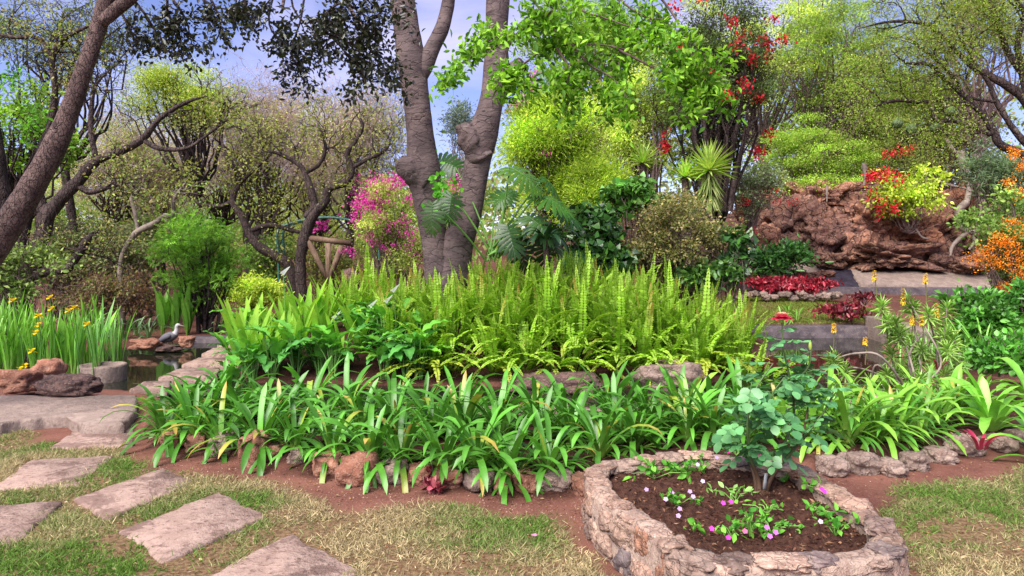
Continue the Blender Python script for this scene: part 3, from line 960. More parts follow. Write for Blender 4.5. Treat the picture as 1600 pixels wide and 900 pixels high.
# soil inside
def soil():
    xs = np.linspace(PLO[:, 0].min(), PLO[:, 0].max(), 120); ys = np.linspace(PLO[:, 1].min(), PLO[:, 1].max(), 120)
    X, Y = np.meshgrid(xs, ys); q = np.stack([X, Y, 0 * X], -1)
    Z = .212 + .024 * fbm(q * 9, 4, 3) + .024 * np.abs(fbm(q * 30, 3, 8))
    sd = poly_sd(PLO, X, Y)
    V = np.stack([X, Y, Z], -1)
    keep = (sd < -0.045)
    i = np.arange(X.size).reshape(X.shape)
    F_ = np.stack([i[:-1, :-1], i[:-1, 1:], i[1:, 1:], i[1:, :-1]], -1)
    kk = keep[:-1, :-1] & keep[1:, 1:]
    m, N, L = new_mat('dark_garden_soil')
    out = N.new("ShaderNodeOutputMaterial"); bs = N.new("ShaderNodeBsdfPrincipled")
    bs.inputs['Roughness'].default_value = 0.95; bs.inputs['Specular IOR Level'].default_value = .15
    geo = N.new("ShaderNodeNewGeometry")
    n1 = tex_noise(N, L, geo.outputs['Position'], 30, 6, .7); n2 = tex_noise(N, L, geo.outputs['Position'], 110, 4, .7)
    col = mixc(N, L, ramp(N, L, n1, .35, .65), C(74, 46, 38), C(112, 76, 62))
    col = mixc(N, L, ramp(N, L, n2, .6, .72), col, C(160, 124, 100))
    L.new(col, bs.inputs['Base Color'])
    ad = N.new("ShaderNodeMath"); ad.operation = 'ADD'; L.new(n1, ad.inputs[0]); L.new(n2, ad.inputs[1])
    bp = N.new("ShaderNodeBump"); bp.inputs['Strength'].default_value = 1; bp.inputs['Distance'].default_value = .02
    L.new(ad.outputs[0], bp.inputs['Height']); L.new(bp.outputs[0], bs.inputs['Normal']); L.new(bs.outputs[0], out.inputs['Surface'])
    MB().add(V.reshape(-1, 3), [F_[kk]]).build('soil', m, planter, smooth=True)
soil()

# ------------------------------------------------------------------ leaf blades for the plants built leaf by leaf
def blade_mesh(name, L, W, a0, a1, cols, mat, seg=9, fold=.25, twist=0.0, base_w=.6, tip=.75, pw=1.3, z_wave=0.0):
    """a strap leaf that leaves the ground at angle a0 from the vertical and ends at a1"""
    t = np.linspace(0, 1, seg)
    ang = a0 + (a1 - a0) * t ** pw
    ds = L / (seg - 1)
    x = np.concatenate([[0], np.cumsum(np.sin(ang[:-1]) * ds)]); z = np.concatenate([[0], np.cumsum(np.cos(ang[:-1]) * ds)])
    w = W * np.minimum(base_w + (1 - base_w) * t / .35, 1) * np.where(t > tip, np.sqrt(np.maximum(1 - ((t - tip) / (1 - tip)) ** 2, 0.001)), 1)
    tw = twist * t ** 2
    nx, nz = -np.cos(ang), np.sin(ang)
    V = []
    for s in (-1, 0, 1):
        f = fold * abs(s)
        oy = s * w / 2 * np.cos(tw); on = s * w / 2 * np.sin(tw) + f * w / 2 + z_wave * W * abs(s) * np.sin(t * 14 + s)
        V.append(np.stack([x + nx * on, oy, z + nz * on], 1))
    V = np.stack(V, 1)
    i = np.arange(seg * 3).reshape(seg, 3)
    F_ = np.stack([i[:-1, :-1], i[:-1, 1:], i[1:, 1:], i[1:, :-1]], -1).reshape(-1, 4)
    cols = np.asarray(cols, float)
    cc = np.stack([np.interp(t, np.linspace(0, 1, len(cols)), cols[:, k]) for k in range(3)], 1)
    cc = np.repeat(cc[:, None], 3, 1)
    cc[:, 1] *= 1.12
    return MB().add(V.reshape(-1, 3), [F_], cc.reshape(-1, 3)).mesh(name, mat, smooth=True)

AG = [C(150, 174, 88), C(84, 138, 46), C(76, 132, 42), C(88, 146, 50)]
AGY = [C(140, 175, 80), C(100, 152, 50), C(104, 156, 50), C(140, 172, 56), C(196, 186, 76)]
AGB = [C(150, 170, 90), C(96, 158, 58), C(150, 168, 60), C(190, 150, 80)]
def strap_set(L, W, cols_list, mat, name='leaf'):
    out = []
    for (a0, a1, pw, lm) in [(8, 50, 1.2, .95), (14, 90, 1.4, 1.0), (22, 125, 1.5, 1.0), (30, 150, 1.3, 1.0), (42, 165, 1.2, 1.0), (55, 160, 1.0, .95), (18, 120, 2.2, 1.05), (36, 140, 1.0, .95), (62, 174, .8, .95), (26, 165, 1.8, 1.1)]:
        for cl in cols_list:
            out.append((math.radians(a0), blade_mesh(name, L * lm, W, math.radians(a0), math.radians(a1), cl, mat, twist=random.uniform(-.5, .5), pw=pw)))
    return out
agap = strap_set(.60, .047, [AG, [c * 1.25 for c in AG], [c * .8 for c in AG], [c * 1.1 for c in AG], AG, [c * 1.35 for c in AG], [c * .9 for c in AG], [c * 1.05 for c in AG], [c * .95 for c in AG], [c * 1.15 for c in AG], AG, [c * 1.3 for c in AG], [c * .85 for c in AG], AGB], M['gloss'])
agap_low = [a for a in agap if a[0] >= math.radians(28)]
agap_hi = [a for a in agap if a[0] < math.radians(28)]

def tuft_mesh(n=22):
    """short inner leaves too crowded to tell apart"""
    mb = MB()
    for i in range(n):
        me = random.choice(agap)[1]
        k_ = len(me.vertices); co = np.empty(k_ * 3, np.float32); me.vertices.foreach_get('co', co)
        cc = np.empty(k_ * 4, np.float32); me.color_attributes['col'].data.foreach_get('color', cc)
        V = rotz(co.reshape(-1, 3).astype(float) * random.uniform(.5, .85) * [1, .8, 1], i * 2.4 + random.random())
        f = np.array([p.vertices[:] for p in me.polygons])
        mb.add(V + [random.uniform(-.05, .05), random.uniform(-.05, .05), 0], [f], cc.reshape(-1, 4)[:, :3] * random.uniform(.75, 1.1))
    return mb.mesh('inner_leaves', M['gloss'], smooth=True)
TUFTS = [tuft_mesh() for _ in range(4)]

def strap_plant(name, x, y, label, cat, group, n, sets, sc=1.0, z=None, rs=None):
    z = Hs(x, y) if z is None else z
    t = thing(name, (x, y, z - .01), label, cat, group)
    a = random.random() * 6.28
    for i in range(n):
        f = i / max(n - 1, 1)
        pool = sets[0] if f < .5 else sets[1]
        me = random.choice(pool)[1]
        a += 2.4
        r = .01 + .035 * f
        inst('leaf', me, t, (r * math.cos(a), r * math.sin(a), 0), (random.uniform(-.12, .12), random.uniform(-.1, .1), a + random.uniform(-.3, .3)), sc * random.uniform(.78, 1.12))
    return t

# front, middle and back rows of strap-leaf plants (agapanthus) in the bed
rows = [('front', [(258, 678), (300, 684), (352, 690), (410, 697), (462, 704), (520, 714), (575, 720), (632, 724), (690, 728), (742, 732), (800, 736), (856, 734), (930, 712), (992, 702)]),
        ('middle', [(285, 662), (330, 662), (385, 664), (442, 668), (500, 672), (560, 678), (616, 682), (672, 684), (730, 686), (785, 688), (842, 690), (900, 688), (960, 680), (1018, 684), (1070, 690), (1120, 692), (1165, 694)]),
        ('back', [(300, 650), (352, 648), (415, 648), (478, 650), (540, 654), (605, 656), (660, 658), (718, 660), (775, 662), (830, 662), (890, 662), (945, 660), (1005, 660), (1062, 662), (1112, 662), (1160, 660)])]
for rn, pts in rows:
    for i, (px, py) in enumerate(pts):
        g = G(px + random.uniform(-8, 8), py + random.uniform(-3, 3), .1)
        sc = {'front': .88, 'middle': .93, 'back': .97}[rn] * random.uniform(.9, 1.1)
        pl_ = strap_plant('strap_leaf_plant', g[0], g[1], 'green strap-leaf clump in the %s row of the bed, %s from the left' % (rn, ordinal(i)), 'plant', 'strap-leaf clumps along the bed',
                    {'front': 30, 'middle': 26, 'back': 20}[rn], (agap_hi, agap_low), sc)
        o = inst('inner_leaves', random.choice(TUFTS), bpy.data.objects[pl_.name], (0, 0, 0), (0, 0, random.random() * 6), sc)
        o['kind'] = 'stuff'
# right part of the bed, behind the planter
AGR = [C(170, 190, 100), C(114, 164, 56), C(108, 158, 52), C(128, 172, 60)]
agap_r = strap_set(.60, .044, [AGR, [c * 1.2 for c in AGR]], M['gloss'])
agr_hi = [a for a in agap_r if a[0] < math.radians(28)]; agr_lo = [a for a in agap_r if a[0] >= math.radians(28)]
for i, (px, py, n) in enumerate([(1080, 668, 14), (1225, 684, 16), (1275, 690, 18), (1325, 694, 18), (1372, 690, 20), (1300, 664, 16), (1350, 662, 16), (1400, 664, 16), (1440, 678, 14), (1255, 655, 14)]):
    g = G(px, py, .1)
    pr_ = strap_plant('strap_leaf_plant', g[0], g[1], 'light green strap-leaf clump in the row behind the rose planter, %s planted' % ordinal(i) if False else
                'light green strap-leaf clump behind the rose planter, %s' % ['next to the fern end', 'just behind the rose', 'right of the rose stem', 'above the corner edging rocks', 'largest and most arching', 'at the pond kerb behind the rose',
                'at the pond kerb in the middle', 'at the pond kerb near the aloe', 'under the bare aloe stems', 'hidden behind the rose leaves'][i], 'plant', 'strap-leaf clumps behind the planter', n + 6, (agr_hi, agr_lo), random.uniform(.92, 1.08))
    o = inst('inner_leaves', random.choice(TUFTS), pr_, (0, 0, 0), (0, 0, random.random() * 6), 1.05); o['kind'] = 'stuff'
for i, (px, py) in enumerate([(1400, 690), (1425, 655), (1465, 662), (1500, 650), (1445, 640), (1530, 640)]):
    g = G(px, py, .1)
    pr_ = strap_plant('strap_leaf_plant', g[0], g[1], 'light green strap-leaf clump between the aloe stems and the right lawn, %s from the left' % ordinal(i), 'plant', 'strap-leaf clumps under the aloe', 13, (agr_hi, agr_lo), .9)
    o = inst('inner_leaves', random.choice(TUFTS), pr_, (0, 0, 0), (0, 0, random.random() * 6), 1.0); o['kind'] = 'stuff'
# broad bromeliad-like plants at the right edge
BRO = [C(150, 180, 90), C(122, 182, 62), C(112, 176, 56), C(140, 190, 80)]
brom = strap_set(.52, .07, [BRO, [c * 1.2 for c in BRO]], M['gloss'])
bh = [a for a in brom if a[0] < math.radians(28)]; bl = [a for a in brom if a[0] >= math.radians(28)]
for (px, py, n, sc, lab) in [(1548, 672, 22, 1.08, 'bright green broad-leaved rosette beside the red cordyline at the right'), (1640, 706, 20, 1.1, 'bright green broad-leaved rosette cut off by the right edge'),
                             (1480, 640, 14, .9, 'bright green broad-leaved rosette tucked behind the aloe stems'), (1610, 628, 16, 1.0, 'bright green broad-leaved rosette under the leafy shrubs at the right edge')]:
    g = G(px, py, .1)
    strap_plant('broad_leaf_rosette', g[0], g[1], lab, 'plant', 'broad-leaved rosettes at the right', n, (bh, bl), sc)

# ------------------------------------------------------------------ ferns
def frond_mesh(L, W, a0, a1, pw, cols, pairs=30, seg=12, name='frond'):
    mb = MB()
    t = np.linspace(0, 1, 40)
    ang = a0 + (a1 - a0) * t ** pw
    ds = L / 39
    x = np.concatenate([[0], np.cumsum(np.sin(ang[:-1]) * ds)]); z = np.concatenate([[0], np.cumsum(np.cos(ang[:-1]) * ds)])
    pts = np.stack([x, 0 * x, z], 1)
    tubes(mb, pts[None, ::4], np.linspace(.004, .0015, 10)[None], 3, C(120, 130, 50))
    u = np.linspace(.14, .995, pairs)
    i = u * 39
    px_ = np.stack([np.interp(i, np.arange(40), pts[:, k]) for k in range(3)], 1)
    an = np.interp(i, np.arange(40), ang)
    T = np.stack([np.sin(an), 0 * an, np.cos(an)], 1); Nn = np.stack([-np.cos(an), 0 * an, np.sin(an)], 1)
    w = W * np.sin(np.clip((u - .06) / .94, 0, 1) ** .62 * math.pi) ** .55 * .5 + .004
    cols = np.asarray(cols)
    for s in (-1, 1):
        sd = np.array([0, s, 0.0])
        ax = nrm(sd[None] + T * rng.uniform(.15, .4, (pairs, 1)) + Nn * rng.uniform(-.15, .35, (pairs, 1)))
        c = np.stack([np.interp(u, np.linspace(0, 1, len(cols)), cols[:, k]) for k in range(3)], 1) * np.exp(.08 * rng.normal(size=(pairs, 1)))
        leaves(mb, px_, ax, Nn + .15 * rng.normal(size=(pairs, 3)), w * rng.uniform(.85, 1.1, pairs), L * .86 / pairs * 1.25, T_OVAL, c)
    return mb.mesh(name, M['fern'])
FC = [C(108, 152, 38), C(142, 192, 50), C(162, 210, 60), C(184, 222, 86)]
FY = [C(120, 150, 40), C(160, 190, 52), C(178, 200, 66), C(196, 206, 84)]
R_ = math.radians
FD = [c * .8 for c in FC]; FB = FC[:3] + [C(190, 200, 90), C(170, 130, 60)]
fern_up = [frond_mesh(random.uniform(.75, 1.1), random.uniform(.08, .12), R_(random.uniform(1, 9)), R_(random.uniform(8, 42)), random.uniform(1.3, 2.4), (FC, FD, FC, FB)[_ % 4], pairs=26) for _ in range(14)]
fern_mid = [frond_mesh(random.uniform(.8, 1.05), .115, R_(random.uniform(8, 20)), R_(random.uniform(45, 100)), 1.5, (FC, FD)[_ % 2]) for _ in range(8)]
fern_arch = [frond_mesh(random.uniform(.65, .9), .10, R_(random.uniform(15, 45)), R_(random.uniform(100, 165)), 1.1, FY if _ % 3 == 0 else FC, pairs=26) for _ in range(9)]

def fern(x, y, label, group, nu, nm, na, sc=1.0, face=None):
    t = thing('sword_fern', (x, y, Hs(x, y) - .01), label, 'fern', group)
    a = random.random() * 6.28
    for k, me_list in ((nu, fern_up), (nm, fern_mid), (na, fern_arch)):
        for i in range(k):
            a += 2.4
            aa = a if face is None or me_list is not fern_arch else face + random.uniform(-1.3, 1.3)
            r = random.uniform(.01, .09)
            o = inst('frond', random.choice(me_list), t, (r * math.cos(aa), r * math.sin(aa), 0), (random.uniform(-.08, .08), random.uniform(-.06, .06), aa), sc * random.uniform(.78, 1.12))
    return t

cnt = 0
# tall upright stand: rows across the island
for (d, x0, x1, n, nu, nm, na) in [(11.9, 570, 1130, 14, 8, 1, 0), (11.4, 545, 1150, 18, 9, 3, 0), (10.8, 560, 1150, 19, 8, 5, 0), (10.25, 620, 1160, 18, 6, 6, 1)]:
    row = {11.9: 'rear', 11.4: 'third', 10.8: 'second', 10.25: 'front'}[d]
    for i in range(n):
        px = x0 + (x1 - x0) * (i + random.uniform(-.3, .3)) / (n - 1)
        x = (px - 800) / FPX * d
        y = d + random.uniform(-.2, .2)
        sc = .92 + .13 * math.sin(px / 62.0) + random.uniform(-.14, .14) + .10 * math.exp(-((px - 780) / 110.0) ** 2)
        sc = min(sc + .12, 1.2)
        fern(x, y, 'upright lime green sword fern, %s row of the tall stand, %s from the left' % (row, ordinal(i)), 'ferns in the tall stand', nu, nm, na, sc)
for i in range(17):
    px = 665 + (1165 - 665) * i / 16 + random.uniform(-12, 12)
    d = 9.9 + random.uniform(-.35, .3)
    fern((px - 800) / FPX * d, d, 'yellow-green fern with arching fronds over the pond edge, %s from the left' % ordinal(i), 'arching ferns at the water', 3, 5, 8, random.uniform(.85, 1.2), face=-1.57)
for i in range(12):
    px = 670 + (1190 - 670) * i / 11 + random.uniform(-14, 14)
    d = 9.42 + random.uniform(-.06, .12) if px < 1120 else 9.8
    fern((px - 800) / FPX * d, d, 'low yellowish fern hanging over the water, %s from the left' % ordinal(i), 'low ferns at the water', 0, 4, 9, random.uniform(.85, 1.15), face=-1.57)
# ferns left of the tree
for i, (px, d, sc) in enumerate([(470, 11.5, .66), (505, 12.2, .72), (545, 12.4, .8), (580, 12.0, .95), (600, 11.6, .95), (520, 11.2, .62), (452, 12.0, .6), (560, 11.4, .7), (1140, 11.8, .95), (1165, 11.0, .85)]):
    fern((px - 800) / FPX * d, d, 'lime green sword fern %s' % ['beside the yellow hedge', 'below the metal arch', 'below the crossed poles', 'left of the trunk, tallest there', 'against the left trunk', 'above the white arum flowers',
         'nearest the metal arch post', 'among the arum leaves', 'at the right end of the stand, rear', 'at the right end of the stand, leaning over the pond'][i], 'ferns beside the tall stand', 9, 3, 0, sc)

# ------------------------------------------------------------------ iris, lance leaves, arum lilies
IRC = [C(140, 170, 80), C(102, 158, 50), C(112, 170, 56), C(134, 188, 70)]
IRG = [C(130, 165, 86), C(100, 156, 66), C(112, 168, 80), C(134, 186, 96)]
iris_a = [(0, blade_mesh('leaf', random.uniform(.85, 1.15), .030, R_(random.uniform(1, 8)), R_(random.uniform(6, 35)), IRC, M['gloss'], fold=.1, pw=1.8, base_w=.9, tip=.55)) for _ in range(8)] + \
         [(0, blade_mesh('leaf', 1.05, .028, R_(8), R_(100), IRC, M['gloss'], fold=.1, pw=2.6, base_w=.9, tip=.55)) for _ in range(2)]
iris_b = [(0, blade_mesh('leaf', random.uniform(.7, .95), .028, R_(random.uniform(1, 9)), R_(random.uniform(8, 45)), IRG, M['gloss'], fold=.1, pw=2.0, base_w=.9, tip=.5)) for _ in range(7)]
lance = [(0, blade_mesh('leaf', random.uniform(.5, .8), .085, R_(random.uniform(2, 12)), R_(random.uniform(14, 40)), IRC, M['gloss'], fold=.2, base_w=.15, tip=.35)) for _ in range(5)]

def flower_iris(parent, x, y, z):
    mb = MB()
    base = np.array([x, y, z])
    k = 6
    a = np.arange(k) * 6.283 / k + random.random()
    ax = np.stack([np.cos(a), np.sin(a), np.where(np.arange(k) % 2, .8, -.25)], 1)
    leaves(mb, np.tile(base, (k, 1)), ax, np.tile([0, 0, 1.0], (k, 1)) + .2 * ax, .065, .045, T_OVAL, np.tile(C(240, 205, 30, .8), (k, 1)))
    mb.build('flower', M['petal'], parent)

iris_spots = []
for i in range(30):
    px = -50 + (i % 15) * 16.5 + random.uniform(-6, 6)
    py = 588 - (i // 15) * 14 + random.uniform(-5, 5)
    iris_spots.append((px, py))
for i, (px, py) in enumerate(iris_spots):
    g = G(px, py, WATER_Z)
    right = px > 120 and i < 15
    t = strap_plant('iris_plant', g[0], g[1], 'blue-green iris blades in the round concrete pot, %s from the left' % ordinal(max(i - 10, 0)) if right else 'tall green iris clump at the left pond edge, %s row, %s from the left' % ('front' if i < 15 else 'rear', ordinal(i % 15)), 'plant',
                    'iris in the concrete pot' if right else 'iris clumps at the left pond edge', 11, (iris_b, iris_b) if right else (iris_a, iris_a), random.uniform(.82, 1.05), z=WATER_Z if not right else .05)
    if not right and i % 3 == 0:
        inst('lance_leaf', random.choice(lance)[1], t, (.03, 0, 0), (0, .1, random.random() * 6), 1.55)
fl = thing('yellow_iris_flowers', P(75, 500, 9.3) * [1, 1, 0], 'yellow iris blooms on thin stalks rising above the sword leaves', 'flowers')
mb = MB()
for (px, py) in [(78, 465), (116, 481), (80, 483), (60, 494), (136, 507), (56, 520), (60, 508), (32, 577), (40, 572), (50, 549), (108, 486), (20, 470)]:
    d = 9.0 + random.uniform(-.2, .4)
    e = P(px, py, d); b = np.array([e[0] + random.uniform(-.1, .1), d + .1, -.06])
    tubes(mb, np.stack([b, (b + e) / 2 + [.02, 0, .03], e])[None], np.array([[.007, .006, .005]]), 4, C(90, 150, 60))
    flower_iris(fl, *e)
mb.build('stalk', M['stem'], fl)

# green lance-leaved plants in front of the ferns, left part of the island
LM = [C(106, 142, 56), C(112, 162, 50), C(124, 174, 54), C(150, 184, 66)]
lime = [(0, blade_mesh('leaf', random.uniform(.45, .7), .07, R_(random.uniform(4, 22)), R_(random.uniform(20, 60)), LM, M['leaf'], fold=.2, base_w=.15, tip=.35)) for _ in range(8)]
k = 0
for (py, d, xs) in [(540, 11.4, (395, 425, 455, 490, 525)), (565, 10.7, (380, 410, 440, 475, 505, 540)), (590, 9.9, (400, 430, 465, 495, 530, 560))]:
    for px in xs:
        x = (px + random.uniform(-8, 8) - 800) / FPX * d
        strap_plant('lance_leaf_plant', x, d + random.uniform(-.2, .2), 'yellow-green lance-leaved plant left of the ferns, %s row, %s from the left' % ({11.4: 'rear', 10.7: 'middle', 9.9: 'front'}[d], ordinal(xs.index(px))), 'plant', 'lance-leaved plants left of the ferns', 11, (lime, lime), random.uniform(1.0, 1.45))
# canna by the heron
for i, px in enumerate((243, 262, 282)):
    g = G(px, 527, .0)
    strap_plant('canna_plant', g[0], g[1] + .3, 'tall green broad-leaved canna behind the heron, %s of three from the left' % ordinal(i), 'plant', 'cannas behind the heron', 9, (lance, lance), 1.5)

def arum_leaf(cols, L=.3, W=.19, stalk=.4, a_st=15, a_bl=70):
    mb = MB()
    a = R_(a_st)
    n = 6
    s = np.linspace(0, 1, n)
    st = np.stack([np.sin(a * s) * stalk * s, 0 * s, np.cos(a * s) * stalk * s], 1)
    tubes(mb, st[None], np.linspace(.008, .006, n)[None], 4, C(120, 170, 80))
    tip = st[-1]
    u = np.linspace(-.28, 1, 11)
    w = np.where(u < 0, .36 * (1 - (-u / .28) ** 2) ** .5 + .02, .5 * np.cos(u * math.pi / 2) ** .8 * (1 - .3 * np.exp(-(u / .12) ** 2)) + .0) * W * 1.2
    ang = R_(a_bl) + u * .7
    x = tip[0] + np.cumsum(np.gradient(u) * np.sin(ang)) * L; z = tip[2] + np.cumsum(np.gradient(u) * np.cos(ang)) * L
    x -= x[2] - tip[0]; z -= z[2] - tip[2]
    nx, nz = -np.cos(ang), np.sin(ang)
    V = np.stack([np.stack([x + nx * (.25 * abs(sg) * w + .012 * abs(sg) * np.sin(u * 17 + sg)), sg * w, z + nz * (.25 * abs(sg) * w + .012 * abs(sg) * np.sin(u * 17 + sg))], 1) for sg in (-1, -.5, 0, .5, 1)], 1)
    i = np.arange(11 * 5).reshape(11, 5)
    F_ = np.stack([i[:-1, :-1], i[:-1, 1:], i[1:, 1:], i[1:, :-1]], -1).reshape(-1, 4)
    c = np.tile(np.asarray(cols), (55, 1)); c[2::5] *= 1.3
    mb.add(V.reshape(-1, 3), [F_], c)
    return mb.mesh('leaf', M['gloss'], smooth=True)
arum_v = [arum_leaf(C(*c), random.uniform(.22, .3), random.uniform(.12, .17), random.uniform(.25, .5), random.uniform(5, 35), random.uniform(30, 95)) for c in [(92, 158, 58), (104, 170, 58), (76, 142, 58), (120, 180, 62), (86, 150, 68)] for _ in range(2)]
def arum(x, y, label, n=9, sc=1.0):
    t = thing('arum_lily', (x, y, Hs(x, y)), label, 'plant', 'arum lilies on the island')
    for i in range(n):
        a = i * 2.4 + random.random()
        inst('leaf', random.choice(arum_v), t, (.04 * math.cos(a), .04 * math.sin(a), 0), (0, 0, a), sc * random.uniform(.8, 1.2))
    return t
AR = [(395, 600, 9.45), (425, 600, 9.4), (462, 602, 9.4), (520, 602, 9.35), (600, 604, 9.3), (635, 604, 9.3), (372, 595, 9.7), (365, 560, 10.6), (378, 535, 11.3), (398, 520, 11.9), (430, 590, 9.6), (575, 560, 10.2), (600, 550, 10.0), (625, 560, 9.9), (605, 590, 9.6), (640, 590, 9.5), (660, 560, 9.9),
      (630, 530, 10.4), (590, 530, 10.5), (655, 605, 9.3), (500, 600, 9.5)]
for i, (px, py, d) in enumerate(AR):
    arum((px - 800) / FPX * d, d, 'dark green arum lily left of the arching ferns, %s from the stepping stones' % ordinal(i), 14, random.uniform(.9, 1.15))
for i, (px, py, w) in enumerate([(580, 481, 1.0), (604, 474, 1.0), (615, 457, .9), (523, 499, .95), (443, 430, .8)]):
    d = 10.0
    e = P(px, py, d)
    t = thing('arum_flower', (e[0], d, Hs(e[0], d)), 'white arum flower %s' % ['above dark leaves, second from the ferns', 'just left of the upright ferns', 'highest, against the fern fronds', 'low among lime leaves', 'far left beside the arch post'][i], 'flower', 'white arum flowers')
    mb = MB(); b = parent_world(t)
    tubes(mb, np.stack([b, (b + e) / 2 + [.03, 0, 0], e])[None], np.full((1, 3), .007), 5, C(110, 160, 70))
    stk_o = mb.build('stalk', M['stem'], t)
    m2 = MB()
    n = 16; a = np.linspace(-3.2, 3.2, n)
    h = np.linspace(0, 1, 5)
    V = np.stack([np.stack([e[0] + (.008 + .06 * hh ** 1.3) * np.cos(a) + .02 * hh * hh, e[1] + (.008 + .06 * hh ** 1.3) * np.sin(a), e[2] + .07 * hh + .05 * hh * hh * np.cos(a)], 1) for hh in h], 0)
    ii = np.arange(5 * n).reshape(5, n)
    m2.add(V.reshape(-1, 3), [np.stack([ii[:-1, :-1], ii[:-1, 1:], ii[1:, 1:], ii[1:, :-1]], -1).reshape(-1, 4)], C(245, 245, 238, .85))
    m2.build('spathe', M['petal'], stk_o, smooth=True)

# ------------------------------------------------------------------ main forked tree
DT = 11.5
s_ = DT / FPX * .93
tree = thing('forked_tree', P(700, 440, DT) * [1, 1, 0] + [0, 0, .45], 'big grey smooth-barked tree forking low above the ferns', 'tree')
mb = MB()
def tpath(rows, d=DT):
    return np.array([P(a, b, d + (e[0] if e else 0)) for a, b, r, *e in rows]), [r * s_ for a, b, r, *e in rows]
lt, lr = tpath([(694, 470, 30), (684, 410, 23), (676, 360, 22), (668, 310, 25), (661, 265, 28), (655, 200, 22), (643, 100, 23.5), (629, 0, 20.5), (615, -120, 17), (600, -260, 14), (590, -420, 8)])
trunk_tube(mb, lt, lr, n=90, sides=28, amp=.05, freq=2.4, seed=3)
rt, rr2 = tpath([(706, 475, 38), (710, 420, 28), (716, 378, 26), (731, 335, 23), (741, 285, 21.5), (748, 245, 23), (755, 212, 25), (767, 162, 20.5), (775, 115, 22), (776, 55, 18.5), (778, 0, 19.5), (786, -120, 16), (800, -260, 12), (812, -400, 7)])
trunk_tube(mb, rt, rr2, n=90, sides=28, amp=.05, freq=2.4, seed=7)
fk, fr = tpath([(650, 130, 14), (664, 100, 15), (676, 75, 13), (692, 40, 12), (701, 0, 11), (708, -70, 9), (725, -200, 6)])
trunk_tube(mb, fk, fr, n=40, sides=18, amp=.05, freq=3, seed=9)
kn, kr = tpath([(668, 285, 24, -.05), (645, 268, 22, -.08), (631, 257, 17, -.1), (624, 251, 11, -.1)])
trunk_tube(mb, kn, kr, n=20, sides=20, amp=.22, freq=7, seed=12)
kn, kr = tpath([(752, 250, 22, -.05), (737, 222, 20, -.08), (728, 205, 17, -.1), (724, 194, 12, -.1)])
trunk_tube(mb, kn, kr, n=24, sides=20, amp=.20, freq=7, seed=15)
sb, sr = tpath([(772, 150, 16), (786, 128, 17), (802, 112, 15), (817, 101, 13)])
trunk_tube(mb, sb, sr, n=20, sides=18, amp=.16, freq=7, seed=17)
# roots flare
for k, (dx, dy) in enumerate([(-.5, -.3), (.45, -.35), (.1, -.55), (-.2, .4)]):
    b0 = np.array([lt[1][0] * .5 + rt[1][0] * .5, DT, 1.0])
    trunk_tube(mb, [b0, b0 + [dx * .5, dy * .5, -.35], b0 + [dx * 1.2, dy * 1.2, -.7]], [.22, .16, .07], n=14, sides=12, amp=.1, seed=20 + k)
# upper limbs beyond the frame
limb_sets = [[(629, -10), (560, -70), (500, -60), (452, -25), (440, 20)], [(622, -90), (560, -130), (520, -60), (545, 10), (580, 60)], [(600, -230), (450, -230), (330, -130), (290, -40)],
             [(790, -180), (900, -160), (1010, -90)], [(706, -60), (690, -160), (660, -260)], [(805, -320), (900, -380)]]
LP = []
for k, pth in enumerate(limb_sets):
    pp = cat_rom(px_path([(a, b, -.25 * i) for i, (a, b) in enumerate(pth)], DT), 14)
    LP.append(pp)
LP = np.stack(LP); LR = taper(np.full(len(LP), .075), 14, .25)
tubes(mb, LP, LR, 7)
mb.build('trunk', M['smooth_bark'], tree)
mb = MB()
e0, e1 = sb[-1], sb[-1] + nrm((sb[-1] - sb[-2])[None])[0] * .02
tubes(mb, np.stack([e0 - (e1 - e0) * 2, e0, e1])[None], np.array([[.12, .135, .11]]), 14, cap=True)
mb.build('cut_end', M['cut_wood'], tree)
# backlit drooping branches at the top, left of the trunk
def droop_sprays(name_b, name_f, parent, starts, cols, n_leaf, L, W, tmpl, mat, k2=5, ln=.5, bark='dark_bark', grav=-.05, r0=.018, jit=.07, n3=5):
    mbb = MB()
    SP = np.stack([cat_rom(s, 14) for s in starts]); SR = taper(np.full(len(SP), r0), 14, .3)
    tubes(mbb, SP, SR, 6)
    st, d, r = spawn(SP, SR, k2, .2, 1, .7)
    P2 = walk(st, d, ln * rng.uniform(.6, 1.3, len(st)), 7, .22, grav); R2 = taper(np.maximum(r * .6, .005), 7, .3)
    tubes(mbb, P2, R2, 4)
    st, d, r = spawn(P2, R2, n3, .15, 1, .8)
    P3 = walk(st, d, ln * .42 * rng.uniform(.6, 1.3, len(st)), 5, .25, grav); R3 = taper(np.maximum(r * .6, .003), 5, .4)
    tubes(mbb, P3, R3, 3)
    mbb.build(name_b, M[bark], parent)
    al = np.concatenate([P3.reshape(-1, 3), P2[:, 2:].reshape(-1, 3)])
    i = rng.integers(0, len(al), n_leaf)
    pos = al[i] + jit * rng.normal(size=(n_leaf, 3))
    mf = MB()
    leaves(mf, pos, nrm(rng.normal(size=(n_leaf, 3)) + [0, 0, -.3]), nrm(rng.normal(size=(n_leaf, 3)) * .7 + [0, 0, .8]), L * rng.uniform(.6, 1.25, n_leaf), W * rng.uniform(.7, 1.2, n_leaf), tmpl, leaf_cols(n_leaf, cols, .2))
    return mf.build(name_f, mat, parent)
dk = 9.6
st = [px_path(p, dk) for p in [[(470, -60), (430, -10), (400, 20), (378, 5)], [(470, -60), (455, 0), (480, 40), (520, 55), (560, 48)], [(520, -60), (540, 0), (590, 40), (600, 80)], [(480, -40), (470, 30), (455, 80), (470, 110)],
                               [(560, -60), (575, 0), (605, 20)], [(500, 40), (530, 70), (560, 110), (580, 128)], [(440, -50), (420, 30), (440, 65), (470, 80)], [(520, 55), (560, 75), (600, 100)], [(540, 0), (510, 20), (500, 60)]]]
